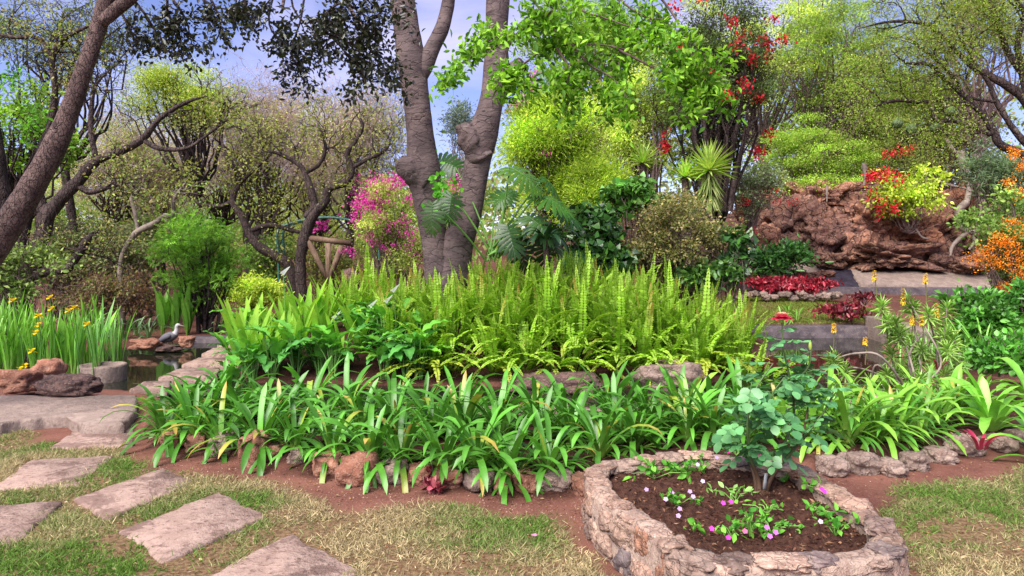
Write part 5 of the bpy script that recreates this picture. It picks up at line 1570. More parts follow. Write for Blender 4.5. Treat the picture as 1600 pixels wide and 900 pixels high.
# ------------------------------------------------------------------ right half: trees and shrubs
FEA = [C(180, 204, 66), C(156, 186, 58), C(200, 216, 92), C(128, 164, 52)]
woody('conifer', 'feathery yellow-green conifer right of the forked tree', 'tree', (868, 225), (88, 100), 15.5, 880, 60, 20, 44000, .09, .022, FEA, T_RHOMB, bark='twig', r0=.04, trunk_r=.1, twig=((5, .5, .3, .08, .7), (4, .3, .3, .05, .7)), fork=.35, flat=.9, droop=.15, up=.3, tight=.6,
      flowers=[(0, PK, .06, [(828, 122, 6, 8, 26), (826, 135, 8, 6, 20), (812, 158, 6, 6, 18), (855, 240, 5, 3, 6), (790, 175, 4, 3, 6)], .05, 4)])
woody('conifer', 'feathery yellow-green conifer lower right of the trunk, above the ivy', 'tree', (925, 300), (62, 52), 14.6, 920, 34, 18, 22000, .085, .022, FEA, T_RHOMB, bark='twig', r0=.03, twig=((5, .4, .3, .06, .7),), fork=.2, flat=.9, droop=.1, up=.3, tight=.6)
woody('cypress', 'small grey-green cypress seen between the two trunks', 'tree', (718, 195), (22, 48), 26, 718, 18, 14, 2600, .13, .035, [C(110, 126, 118), C(130, 142, 130), C(90, 106, 100)], T_RHOMB, bark='twig', r0=.03, trunk_r=.1, twig=((4, .6, .3, .15, .6),), fork=.4, droop=.5, tight=.5)
woody('tree', 'far leafless grey tree low between the two trunks', 'tree', (715, 262), (30, 34), 29, 715, 12, 20, 1600, .12, .03, [C(150, 140, 150), C(120, 120, 110)], bark='twig', r0=.04, trunk_r=.12, twig=((6, 1.0, .4, .05, .8), (2, .5, .4, 0, .8)), fork=.4)
PYG = [C(186, 200, 92), C(160, 182, 72), C(200, 208, 120), C(140, 166, 66)]
woody('tree', 'pale yellow-green tree between the conifer and the red-flowered tree', 'tree', (1000, 185), (72, 85), 18, 1020, 44, 22, 32000, .06, .03, PYG, T_RHOMB, bark='twig', r0=.04, trunk_r=.1, twig=((5, .6, .35, .05, .8)), fork=.35, tight=.45, clumpvar=.17)
woody('tree', 'tall pale leafy tree filling the top behind the green sprays', 'tree', (930, 70), (120, 80), 21, 930, 44, 28, 26000, .075, .038, [C(120, 160, 56), C(150, 176, 70), C(96, 136, 50)], T_RHOMB, bark='twig', r0=.05, trunk_r=.14, twig=((5, .8, .35, .05, .8)), fork=.5)
RD = [C(226, 30, 52, .85), C(200, 20, 40, .85), C(236, 70, 80, .85)]
DKG = [C(96, 116, 62), C(74, 96, 52), C(120, 140, 78), C(66, 80, 50)]
redt, rcl = woody('red_flowered_tree', 'dark-stemmed tree hung with bright red bougainvillea blossom', 'tree', (1118, 130), (92, 130), 17, 1110, 54, 24, 24000, .065, .036, DKG, T_RHOMB, bark='dark_bark', r0=.05, trunk_r=.10, twig=((6, .9, .3, .0, .7), (5, .5, .3, -.05, .7)), fork=.25, bend=.4,
      flowers=[(0, RD, .105, [(1192, 65, 6.8, 4.5, 25), (1175, 92, 4.5, 3.8, 14), (1163, 60, 3.8, 3.8, 7), (1152, 75, 3.8, 3.0, 7), (1200, 88, 3.0, 5.2, 9), (1168, 135, 6.0, 4.5, 14), (1188, 152, 3.0, 4.5, 8), (1140, 150, 3.8, 3.0, 6), (1128, 150, 3.8, 3.0, 5), (1068, 75, 3.0, 3.0, 5), (1038, 220, 2.2, 9.0, 8), (1040, 232, 2.2, 3.0, 4), (1190, 240, 6.0, 3.8, 9), (1200, 210, 4.5, 3.0, 5), (1098, 2, 4.5, 2.2, 5), (1200, 30, 6.0, 3.0, 5), (1222, 65, 4.5, 3.0, 5), (1113, 110, 2.2, 2.2, 3), (1055, 10, 3.0, 3.8, 5), (1150, 30, 9.0, 4.5, 8), (1085, 135, 3.0, 4.5, 4)], .06, 4)])
mb = MB()
for (x0, x1, y1) in [(1110, 1095, 110), (1118, 1125, 90), (1105, 1060, 170), (1130, 1165, 130), (1120, 1150, 160), (1098, 1075, 120), (1112, 1108, 60), (1140, 1190, 180)]:
    pts = cat_rom(np.array([P(x0, 330, 16.6), P(x0 + (x1 - x0) * .2, 270, 16.5), P(x0 + (x1 - x0) * .6, 200, 16.4 + random.uniform(-.3, .3)), P(x1, y1, 16.4)]), 16)
    tubes(mb, pts[None], np.linspace(.075, .025, 16)[None], 7)
mb.build('stem', M['dark_bark'], redt)
ACC = [C(154, 186, 68), C(136, 170, 60), C(174, 196, 88), C(116, 150, 54)]
woody('tree', 'tall fine-leaved yellow-green tree right of the red blossom', 'tree', (1300, 115), (135, 165), 23.8, 1300, 110, 24, 56000, .07, .032, ACC, T_RHOMB, bark='twig', r0=.05, trunk_r=.12, twig=((6, .9, .35, .0, .8), (2, .45, .3, -.03, .8)), fork=.4, tight=.46, flat=.36, clumpvar=.17)
woody('tree', 'fine-leaved yellow-green tree with low boughs above the rockery', 'tree', (1270, 238), (85, 62), 22.3, 1330, 46, 22, 28000, .065, .03, ACC, T_RHOMB, bark='twig', r0=.035, twig=((5, .5, .35, -.03, .8)), fork=.4, tight=.46, flat=.36, clumpvar=.17)
woody('hanging_shrub', 'light green shrub drooping over the top of the rockery', 'shrub', (1290, 292), (95, 20), 21.4, 1290, 40, 13, 5200, .06, .034, ACC, T_RHOMB, bark='twig', r0=.012, twig=((5, .4, .4, -.1, .8),), fork=.3)
woody('hanging_shrub', 'dull green shrub with pinkish leaves behind the lime shrub on the rocks', 'shrub', (1460, 258), (85, 34), 22, 1460, 40, 15, 6000, .06, .034, [C(150, 160, 90), C(170, 150, 120), C(130, 150, 76)], T_RHOMB, bark='twig', r0=.012, twig=((5, .5, .4, 0, .8), (2, .3, .4, 0, .8)), fork=.3)
woody('tree', 'brown-green open tree high in the upper right corner', 'tree', (1490, 40), (160, 110), 20, 1560, 46, 30, 20000, .06, .03, [C(130, 140, 66), C(150, 140, 90), C(112, 130, 58), C(150, 168, 70)], bark='twig', r0=.05, trunk_r=.13, twig=((6, .9, .45, .03, .8), (2, .5, .4, 0, .8)), fork=.5, bend=.9, tight=.55, flat=.45, clumpvar=.17)
woody('tree', 'soft green tree behind the weaver nests', 'tree', (1470, 190), (120, 85), 22, 1450, 44, 30, 26000, .07, .034, [C(150, 170, 76), C(128, 152, 64), C(168, 176, 96)], T_RHOMB, bark='twig', r0=.05, trunk_r=.13, twig=((5, .9, .4, .03, .8), (2, .5, .4, 0, .8)), fork=.4, tight=.48, flat=.4, clumpvar=.17)
woody('tree', 'soft yellow-green tree far behind the red-flowered tree', 'tree', (1190, 70), (150, 140), 25, 1190, 44, 34, 24000, .085, .045, PYG, T_RHOMB, bark='twig', r0=.05, trunk_r=.14, twig=((5, .9, .35, .05, .8),), fork=.4, tight=.46, flat=.36, clumpvar=.17)
woody('tree', 'soft green tree far behind the low boughs and the rockery', 'tree', (1350, 200), (140, 110), 27, 1350, 44, 36, 28000, .085, .045, ACC, T_RHOMB, bark='twig', r0=.05, trunk_r=.14, twig=((5, .9, .35, .05, .8),), fork=.3, tight=.48, flat=.4, clumpvar=.17)
limb_tree('spreading_tree', 'spreading tree reaching in from the right edge with dark boughs', 12.5, [
    [(1760, 420, 22), (1690, 320, 18), (1640, 262, 14), (1595, 240, 10), (1562, 226, 9), (1552, 205, 8), (1532, 175, 7), (1500, 145, 6), (1470, 118, 5), (1450, 100, 4), (1415, 98, 3), (1390, 75, 2)],
    [(1690, 320, 14), (1650, 240, 13), (1605, 160, 11), (1575, 135, 9), (1545, 118, 8), (1520, 104, 7), (1498, 84, 5), (1465, 50, 5), (1440, 36, 4), (1390, 34, 3), (1340, 45, 2)],
    [(1552, 200, 6), (1520, 166, 5), (1480, 156, 5), (1440, 160, 4), (1400, 157, 4), (1360, 168, 3), (1320, 182, 3), (1280, 200, 2)],
    [(1548, 210, 6), (1520, 198, 5), (1482, 188, 5), (1455, 200, 4), (1425, 212, 3), (1395, 218, 2)],
    [(1640, 262, 10), (1590, 210, 7), (1560, 165, 6), (1545, 130, 5), (1530, 108, 4), (1500, 60, 3), (1480, 20, 2)],
    [(1650, 240, 10), (1620, 150, 8), (1580, 90, 6), (1560, 40, 5), (1540, -20, 4), (1520, -60, 3)],
    [(1560, 160, 4), (1510, 150, 3), (1490, 120, 3), (1440, 75, 2), (1400, 60, 1.5)],
    [(1605, 160, 7), (1590, 70, 6), (1600, 20, 5), (1560, -30, 4)]], .72, 'dark_bark', ((6, .75, .4, .0, .9), (5, .45, .4, -.02, .8), (4, .28, .35, 0, .8)), (30000, .042, .019, [C(146, 174, 64), C(126, 156, 56), C(146, 140, 84)], T_RHOMB, .10, 'leaf'), tw_t0=3)

# weaver nests
for i, (px, py, lab) in enumerate([(1402, 193, 'round green weaver nest hanging farthest left under the bough'), (1424, 202, 'small pale weaver nest second from the left'), (1461, 200, 'round green weaver nest hanging third from the left'), (1485, 174, 'highest weaver nest, above the other three')]):
    c = P(px, py, 12.2); t = thing('weaver_nest', c, lab, 'nest', 'weaver nests under the bough')
    V, f = rock_verts((.085 if i != 1 else .07, .08, .078), 3, .12, 200 + i)
    MB().add(V + c, [f], C(110, 130, 88)).build('ball', M['stem'], t)
    mb = MB(); n = 420; dd = rand_dirs(n)
    leaves(mb, c + dd * .08, np.cross(dd, rand_dirs(n)), dd, .05, .008, T_RHOMB, leaf_cols(n, [C(120, 142, 96), C(150, 160, 120), C(90, 116, 74)], .2)); mb.build('woven_grass', M['leaf'], t)
    mb = MB(); tubes(mb, np.array([[c + [0, 0, .06], c + [.01, 0, .15], c + [0, 0, .26]]]), np.full((1, 3), .006), 4, C(110, 120, 80)); mb.build('string', M['stem'], t)

# yuccas
def yucca(px, py, d, r, label, n=70, skirt=0, trunk=True):
    c = P(px, py, d)
    t = thing('yucca', (c[0], d, Hs(c[0], d)), label, 'yucca', 'yuccas above the ivy')
    mb = MB()
    i = np.arange(n); ph_ = i * 2.39996; el = np.linspace(1.45, -.35, n)
    ax = np.stack([np.cos(ph_) * np.cos(el), np.sin(ph_) * np.cos(el), np.sin(el)], 1)
    tm = (np.array([(-.5, 0, 0), (.5, 0, 0), (-.42, .5, .02), (0, .5, -.02), (.42, .5, .02), (0, 1, -.05), (0, 0, -.01)]), [np.array([[0, 6, 3, 2], [6, 1, 4, 3]]), np.array([[2, 3, 5], [3, 4, 5]])])
    leaves(mb, np.tile(c, (n, 1)) + ax * .04, ax, np.tile([0, 0, 1.], (n, 1)) + .1 * rng.normal(size=(n, 3)), r * rng.uniform(.85, 1.1, n), .045, tm, leaf_cols(n, [C(176, 206, 84), C(140, 186, 60), C(200, 216, 120)], .12))
    mb.build('crown', M['gloss'], t)
    if skirt:
        mb = MB(); a = rng.random(skirt) * 6.28
        ax = np.stack([np.cos(a) * .6, np.sin(a) * .6, rng.uniform(-1, -.5, skirt)], 1)
        leaves(mb, c + np.stack([0 * a, 0 * a, -rng.random(skirt) * .55], 1), ax, np.stack([np.cos(a), np.sin(a), 0 * a + .6], 1), r * .85, .045, tm, leaf_cols(skirt, [C(150, 170, 96), C(170, 176, 120), C(120, 140, 76)], .15)); mb.build('old_leaves', M['leaf'], t)
    mb = MB(); tubes(mb, np.array([[[c[0] + .05, d + .02, Hs(c[0], d) - .05], [c[0] + .04, d, c[2] * .6], [c[0], d, c[2]]]]), np.array([[.08, .07, .06]]), 8); mb.build('trunk', M['brown_bark'], t)
yucca(1108, 266, 13.8, .56, 'largest spiky yucca with a skirt of old leaves, centre of the three', 110, 120)
yucca(1070, 276, 13.9, .36, 'small spiky yucca left of the largest one', 60)
yucca(1004, 254, 14.2, .42, 'spiky yucca at the left of the three, behind the ivy', 60)

# ivy, dry bush, dark shrubs
IVY = [C(64, 110, 52), C(84, 140, 58), C(50, 84, 50), C(110, 160, 66)]
T_IVY = (np.array([(0, 0, 0), (.5, .05, .04), (.36, .45, .05), (0, 1, -.08), (-.36, .45, .05), (-.5, .05, .04), (0, .4, 0)]), [np.array([[0, 1, 2, 6], [6, 2, 3, 4], [0, 6, 4, 5]])])
woody('ivy', 'dark glossy ivy mound right of the philodendron', 'ivy', (920, 365), (46, 46), 12.6, 920, 34, 12, 1700, .12, .12, IVY, T_IVY, mat='dark_leaf', bark='twig', r0=.015, twig=((4, .3, .4, 0, .8),), fork=.1, up=.5, droop=-.5, shell=.75)
woody('ivy', 'lighter green ivy spreading over the top of the dry bush', 'ivy', (985, 306), (50, 22), 12.9, 985, 24, 11, 1100, .12, .12, [C(96, 156, 58), C(76, 130, 54), C(130, 180, 80)], T_IVY, mat='gloss', bark='twig', r0=.012, twig=((4, .3, .4, 0, .8),), fork=.5, up=.6, droop=-.4, shell=.7)
woody('ivy', 'dark ivy trailing down the right side of the dry bush', 'ivy', (1148, 400), (22, 50), 12.4, 1148, 18, 10, 600, .12, .12, IVY, T_IVY, mat='dark_leaf', bark='twig', r0=.012, twig=((4, .3, .4, 0, .8),), fork=.1, up=.4, droop=-.5, shell=.7)
woody('ivy', 'dark ivy carpet at ground level between philodendron and dry bush', 'ivy', (945, 405), (58, 36), 12.5, 945, 40, 12, 1600, .12, .12, IVY, T_IVY, mat='dark_leaf', bark='twig', r0=.012, twig=((3, .25, .4, 0, .8),), fork=.05, up=.5, droop=-.4)
woody('shrub', 'dark broad-leaved shrub low behind the right end of the ferns', 'shrub', (1110, 425), (60, 26), 12.3, 1110, 26, 13, 1200, .11, .06, [C(84, 130, 54), C(66, 108, 48), C(110, 150, 66)], T_OVAL, mat='gloss', bark='twig', r0=.01, twig=((3, .25, .3, .1, .7),), fork=.05)
DRY = [C(146, 140, 84), C(118, 124, 66), C(176, 156, 112), C(92, 106, 56)]
woody('dry_bush', 'big round bush with small dry brownish leaves behind the ferns', 'bush', (1060, 370), (92, 75), 12.8, 1060, 90, 15, 17000, .055, .034, DRY, T_RHOMB, bark='twig', r0=.018, twig=((4, .35, .4, .05, .8), (2, .2, .4, 0, .8)), fork=.1, shell=.7, clumpvar=.3, tight=.6)
woody('shrub', 'soft blue-green shrub under the dark ivy', 'shrub', (905, 420), (40, 24), 12.2, 905, 18, 12, 2200, .06, .025, [C(74, 116, 74), C(96, 136, 84)], T_PINN, bark='twig', r0=.01, twig=((3, .2, .3, .05, .8),), fork=.1)
woody('shrub', 'dark green broad-leaved shrub at the foot of the rockery', 'shrub', (1215, 400), (52, 22), 18, 1215, 30, 14, 1500, .17, .06, [C(62, 110, 48), C(80, 130, 54), C(46, 84, 42)], T_OVAL, mat='gloss', bark='twig', r0=.01, twig=((3, .3, .3, .1, .6),), fork=.1, droop=.6, up=.4)
woody('grey_vine', 'grey-green vine with red blossom hanging beside the yucca', 'vine', (1180, 290), (45, 55), 18.8, 1168, 30, 14, 3000, .06, .045, [C(136, 152, 112), C(108, 128, 88), C(156, 168, 128)], T_OVAL, bark='twig', r0=.02, trunk_r=.09, twig=((5, .4, .35, -.1, .8), (4, .25, .3, -.05, .8)), fork=.5, flowers=[(0, RD, .06, [(1165, 316, 3, 2, 8), (1181, 358, 3, 2, 5), (1150, 253, 3, 2, 5), (1214, 313, 3, 2, 5), (1242, 317, 4, 3, 6), (1217, 298, 3, 2, 5)], .04, 4)])
woody('shrub', 'lime green shrub with red blossom growing out of the rocks', 'shrub', (1420, 300), (62, 38), 19.5, 1420, 34, 16, 2800, .10, .06, [C(176, 196, 62), C(150, 180, 56), C(196, 208, 90)], T_OVAL, bark='twig', r0=.012, twig=((5, .5, .4, .0, .8),), fork=.55, bend=1.0,
      flowers=[(0, RD, .10, [(1365, 276, 8, 8, 22), (1385, 272, 6, 6, 14), (1395, 238, 10, 4, 22), (1410, 235, 10, 4, 18), (1375, 328, 4, 5, 12), (1402, 277, 6, 4, 10), (1400, 326, 4, 4, 8), (1376, 310, 8, 6, 8)], .06, 4)])
woody('shrub', 'grey-green olive-leaved shrub above the orange flowers', 'shrub', (1562, 275), (52, 55), 14.5, 1560, 40, 16, 4200, .12, .022, [C(120, 142, 110), C(92, 116, 84), C(146, 164, 130)], T_RHOMB, bark='twig', r0=.02, twig=((5, .4, .35, .1, .7),), fork=.2, droop=.3)
OR_ = [C(238, 142, 30, .9), C(228, 112, 20, .9), C(244, 170, 60, .9)]
woody('orange_shrub', 'shrub with clusters of orange flowers at the right edge', 'shrub', (1592, 370), (70, 95), 11.5, 1610, 46, 18, 5200, .075, .04, [C(110, 140, 66), C(86, 116, 56), C(140, 160, 84)], T_OVAL, bark='twig', r0=.02, twig=((5, .4, .35, .05, .8),), fork=.15,
      flowers=[(0, OR_, .032, [(1585, 240, 5, 4, 26), (1598, 258, 6, 5, 26), (1577, 285, 6, 4, 16), (1600, 300, 8, 6, 16), (1540, 396, 12, 7, 40), (1570, 382, 12, 6, 44), (1590, 400, 12, 8, 50), (1560, 412, 12, 6, 40), (1592, 430, 10, 8, 40), (1555, 372, 10, 5, 20), (1580, 345, 12, 5, 24), (1530, 412, 8, 6, 22), (1572, 450, 10, 4, 28), (1600, 455, 10, 5, 28), (1600, 360, 10, 8, 26)], .03, 5)])
for (cx, cy, rx, ry, d, lab, n, cols) in [(1540, 500, 55, 50, 9.8, 'leafy bright green shrub right of the aloe', 2600, [C(92, 160, 56), C(112, 180, 64), C(72, 130, 50)]), (1600, 480, 50, 45, 10.4, 'leafy green shrub under the orange flowers at the right edge', 2200, [C(84, 150, 56), C(104, 168, 64), C(66, 120, 50)]),
                                          (1590, 560, 60, 36, 8.6, 'low leafy green plant behind the broad-leaved rosettes', 1600, [C(84, 146, 52), C(104, 168, 60), C(66, 120, 46)])]:
    woody('leafy_shrub', lab, 'shrub', (cx, cy), (rx, ry), d, cx, 26, 18, n, .10, .05, cols, T_OVAL, mat='gloss', bark='twig', r0=.008, twig=((3, .25, .3, .1, .7),), fork=.05, droop=.2)
gr_ = [(0, blade_mesh('leaf', random.uniform(.5, .8), .022, R_(random.uniform(2, 14)), R_(random.uniform(20, 90)), [C(120, 176, 70), C(112, 176, 62), C(130, 190, 80)], M['gloss'], fold=.15, pw=1.8, tip=.4)) for _ in range(7)]
for i, (px, d) in enumerate([(1470, 9.6), (1490, 9.3), (1512, 9.6), (1535, 9.2), (1560, 9.5), (1585, 9.3), (1500, 10.2), (1528, 10.2), (1560, 10.3)]):
    x = (px - 800) / FPX * d
    strap_plant('grassy_clump', x, d, 'bright grassy clump with thin blades right of the aloe, %s' % (('%s in the front row' % ordinal(i)) if i < 6 else ('%s in the rear row' % ordinal(i - 6))), 'plant', 'grassy clumps right of the aloe', 14, (gr_, gr_), random.uniform(.9, 1.2), z=max(Hs(x, d), 0) + .1)

for i, (px, d) in enumerate([(1405, 9.4), (1432, 9.0), (1455, 9.5), (1420, 10.4), (1448, 10.8), (1475, 11.2), (1500, 11.4)]):
    x = (px - 800) / FPX * d
    strap_plant('grassy_clump', x, d, 'pale grassy clump behind the aloe stems, %s from the pond wall' % ordinal(i), 'plant', 'grassy clumps behind the aloe', 13, (gr_, gr_), random.uniform(.7, .95), z=max(Hs(x, d), 0) + .02)
# ------------------------------------------------------------------ rockery and dry basin
rk = thing('rockery', P(1360, 410, 20.5) * [1, 1, 0] + [0, 0, .8], 'rockery of weathered red boulders behind the dry basin', 'rockery')
RK = [(1381, 400, 130, 42, 20.0), (1465, 412, 46, 28, 19.8), (1356, 345, 72, 58, 20.4), (1290, 368, 84, 64, 20.4), (1418, 368, 84, 50, 20.4), (1449, 345, 84, 44, 20.8), (1455, 394, 58, 40, 20.2), (1262, 337, 66, 48, 20.8), (1281, 310, 96, 46, 21.4),
      (1353, 306, 60, 36, 21.4), (1515, 330, 70, 66, 21), (1530, 380, 66, 56, 20.2), (1318, 318, 56, 46, 21.2), (1215, 345, 66, 56, 20.8), (1195, 378, 56, 46, 20.4), (1240, 384, 50, 40, 20.2), (1400, 320, 76, 46, 21.4),
      (1340, 388, 56, 46, 20.1), (1300, 405, 40, 20, 19.6), (1490, 372, 50, 50, 20.5), (1560, 340, 60, 60, 21.4), (1490, 310, 70, 40, 21.8), (1180, 330, 50, 60, 21.2), (1570, 400, 70, 50, 19.8), (1510, 412, 50, 24, 19.6), ]
for i, (px, py, w, h, d) in enumerate(RK):
    kk = d / FPX
    tint = [(1, .95, .92), (.8, .76, .78), (1.2, 1.08, 1.0), (.6, .56, .6), (1.1, .9, .76), (1.3, 1.2, 1.14)][(i * 7) % 6]
    rock_obj('boulder', P(px, py, d), (w * kk * .53, w * kk * .42, h * kk * .56), M['cliff'], 300 + i, rk, sub=4 if w * h > 4000 else 3, rough=.4, box=.45, strata=.05, crag=.22, ang=random.uniform(-.4, .4), col=tint)
for i in range(60):
    px = random.uniform(1175, 1560); py = random.uniform(320, 415); d = 20.1 + (415 - py) / 100 * 1.2 + random.uniform(-.3, .2)
    w = random.uniform(14, 34); kk = d / FPX
    rock_obj('stone', P(px, py, d), (w * kk * .55, w * kk * .5, w * kk * .42), M['cliff'], 400 + i, rk, sub=2, rough=.4, box=.3, col=(random.uniform(.7, 1.1),) * 3)
# pale roots and dead branches on the rocks
t = thing('bare_roots', P(1500, 400, 19.2) * [1, 1, 0] + [0, 0, 1.3], 'pale bare roots and crooked stems on the right of the rockery', 'roots')
mb = MB()
for pts, r in [([(1510, 316), (1498, 330), (1500, 352), (1512, 362), (1530, 360), (1550, 340)], 6), ([(1512, 362), (1500, 372), (1488, 385), (1484, 400)], 4), ([(1520, 362), (1522, 378), (1514, 390)], 3), ([(1500, 235), (1506, 262), (1514, 290), (1510, 320)], 7), ([(1478, 215), (1490, 235), (1500, 240)], 4),
               ([(1410, 345), (1416, 352), (1430, 358), (1440, 370), (1452, 374)], 2.6), ([(1385, 325), (1395, 330), (1412, 338), (1430, 330)], 2), ([(1374, 300), (1378, 318), (1372, 335)], 2), ([(1292, 290), (1292, 315)], 2), ([(1402, 275), (1392, 300), (1386, 320)], 2), ([(1460, 280), (1480, 288), (1510, 295)], 2.5),
               ([(1512, 362), (1528, 345), (1532, 332)], 3), ([(1350, 255), (1352, 275), (1350, 290)], 4)]:
    pp = cat_rom(np.array([P(a, b, 19.6) for a, b in pts]), 16)
    tubes(mb, pp[None], np.linspace(r, r * .6, 16)[None] * 19.6 / FPX, 7)
mb.build('root', M['pale_bark'], t)
# basin
mb = MB()
prism(mb, np.array([P(1322, 420, 19.7), P(1400, 420, 19.7), P(1490, 424, 19.7), P(1600, 434, 19.5), P(1700, 440, 19.3), P(1700, 458, 18.5), P(1560, 452, 18.5), P(1440, 447, 18.5), P(1345, 442, 18.5), P(1336, 432, 18.9)]), .5, bev=.06, jitter=.03, sub=6, seed=5)
bas = tag(mb.build('dry_basin', M['concrete']), 'pale empty concrete basin in front of the red rockery', 'basin')
mb = MB(); prism(mb, np.array([P(1262, 427, 19.2), P(1300, 420, 19.5), P(1330, 421, 19.5), P(1342, 438, 18.8), P(1342, 449, 18.45), P(1270, 449, 18.4)]), .4, bev=.04, jitter=.02, seed=8)
tag(mb.build('basin_channel', M['black_concrete']), 'dark stained channel on the left of the pale basin', 'channel')
mb = MB(); prism(mb, np.array([P(1225, 403, 20), P(1290, 396, 20.3), P(1300, 408, 19.8), P(1250, 418, 19.6)]), .4, bev=.04, jitter=.02, seed=9)
tag(mb.build('concrete_step', M['concrete']), 'small pale concrete step left of the dark channel under the rocks', 'step')
p0, p1 = P(1275, 452, 18.3), P(1720, 466, 18.0)
mb = kerb(MB(), [p0, (p0 + p1) / 2 + [0, -.1, 0], p1], .22, p0[2] - .5, p0[2] + .06, seed=12); tag(mb.build('basin_wall', M['concrete_dark']), 'low dark-streaked wall along the front of the pale basin', 'wall')
# red bedding plants, border stones
REDL = [C(170, 40, 60, .7), C(130, 26, 44, .7), C(196, 70, 84, .7), C(110, 40, 50, .7)]
def red_plant(px, py, d, w, label, n=260, L=.12, z=None, group='red-leaved plants by the far lawn', cols=REDL):
    c = P(px, py, d); t = thing('red_leaved_plant', (c[0], d, c[2] - .02), label, 'plant', group)
    mb = MB()
    off = rng.normal(size=(n, 3)) * [w, w * .8, w * .35]; off[:, 2] = np.abs(off[:, 2]) + .03
    leaves(mb, c + off, rand_dirs(n, .6), rand_dirs(n, .8), L * rng.uniform(.6, 1.2, n), L * .45, T_OVAL, leaf_cols(n, cols, .2))
    mb.build('foliage', M['gloss'], t)
    mb = MB(); k = 8
    st_ = np.stack([np.tile(c - [0, 0, .1], (k, 1)), c + rng.normal(size=(k, 3)) * [w * .5, w * .4, .02] + [0, 0, .08]], 1); tubes(mb, st_, np.full((k, 2), .006), 3); mb.build('stems', M['twig'], t)
for i, (px, py) in enumerate([(1180, 446), (1202, 445), (1224, 447), (1246, 446), (1266, 448), (1286, 450), (1212, 455), (1238, 456), (1262, 457)]):
    red_plant(px, py, 17.6 - (py - 446) * .03, .17, 'crimson bedding plant in the strip above the far lawn, %s' % (('%s in the back row' % ordinal(i)) if i < 6 else ('%s in the front row' % ordinal(i - 6))))
for i, (px, py, d, lab) in enumerate([(1302, 492, 14.9, 'dark red plant beside the agave on the far lawn'), (1322, 484, 15.2, 'tall dark red plant left of the aloe'), (1352, 470, 15.6, 'small dark red plant under the basin wall'), (1330, 497, 14.7, 'low dark red plant at the pond wall')]):
    red_plant(px, py, d, .16, lab, 150, .12, cols=[C(110, 30, 44, .7), C(80, 24, 34, .7), C(140, 50, 56, .7)])
for i in range(16):
    px = 1160 + i * 10 + random.uniform(-3, 3); py = 462 + random.uniform(-3, 4)
    c = P(px, py, 17.0); o = rock_obj('border_stone', c, (.12, .1, .08), M['rock_pink'], 500 + i, sub=2, rough=.35); tag(o, 'small pink border stone below the crimson plants, %s from the left' % ordinal(i), 'stone', 'border stones below the crimson plants')
for i in range(9):
    px = 1185 + i * 13; py = 431 + 3 * math.sin(i * 2.2)
    c = P(px, py, 18.2); o = rock_obj('dark_stone', c, (.2, .16, .11), M['cliff'], 540 + i, sub=3, rough=.4, strata=.08, col=(.75, .68, .68)); tag(o, 'dark ragged stone behind the crimson plants, %s from the left' % ordinal(i), 'stone', 'dark stones behind the crimson plants')
for i, (px, d, sc) in enumerate([(1222, 14.9, .62), (1246, 15.0, .66), (1232, 15.6, .6)]):
    x = (px - 800) / FPX * d
    strap_plant('strap_leaf_plant', x, d, 'green strap-leaf clump on the far lawn, %s' % ['left one', 'right one', 'rear one'][i], 'plant', 'strap-leaf clumps on the far lawn', 18, (agr_hi, agr_lo), sc)

# ------------------------------------------------------------------ far wood behind everything
mb = MB(); cls = []
for i in range(130):
    a = -1.05 + 2.1 * (i + random.random()) / 130
    dd = random.uniform(40, 62)
    x, y = dd * math.tan(a) * .8, dd
    z = Hs(x, y)
    hmax = 5.0 if x < 2 else 9.5
    for k in range(3):
        cls.append([x + random.uniform(-2, 2), y, z + random.uniform(.5, hmax), random.uniform(1.4, 2.4)])
crown(mb, np.array(cls), 34000, .44, .26, [C(120, 150, 66), C(98, 130, 58), C(150, 160, 84), C(130, 120, 90)], T_RHOMB, clumpvar=.17)
o = mb.build('far_woodland', M['leaf']); o['kind'] = 'stuff'; o['label'] = 'hazy green mass of far trees behind the garden'; o['category'] = 'woodland'

# ------------------------------------------------------------------ rose bush in the planter
rb = G(1190, 772, .2); d0 = rb[1]
rose = thing('rose_bush', rb, 'young blue-green rose bush in the stone planter with one pink bloom', 'rose bush')
stems = [[(1188, 775, 0), (1184, 745, 0), (1172, 712, -.05), (1168, 660, -.1), (1180, 610, -.1), (1208, 568, -.05)], [(1190, 775, 0), (1198, 742, .03), (1222, 700, .05), (1240, 650, .1), (1236, 600, .05), (1224, 545, 0), (1222, 505, 0)],
         [(1192, 775, 0), (1210, 740, -.05), (1250, 690, -.1), (1290, 640, -.1), (1306, 600, -.08)], [(1186, 775, 0), (1176, 735, .1), (1160, 700, .15), (1150, 660, .2), (1162, 620, .2)], [(1222, 700, .05), (1200, 660, -.05), (1205, 620, -.1), (1225, 590, -.1)],
         [(1250, 690, -.1), (1262, 640, 0), (1255, 600, .05), (1262, 560, .05)], [(1236, 600, .05), (1262, 575, 0), (1268, 545, 0)]]
mb = MB(); SP = []
for i, s in enumerate(stems):
    p = cat_rom(px_path(s, d0), 18); SP.append(p)
    r = np.linspace(.012 if i < 4 else .007, .0035, 18)
    if i < 4:
        r[:4] += np.array([.016, .010, .005, .002])
    c = np.array([C(120, 90, 70)] * 6 + [C(96, 120, 70)] * 12)
    tubes(mb, p[None], r[None], 7, c[None])
rose_stem = mb.build('stem', M['stem'], rose, smooth=True)
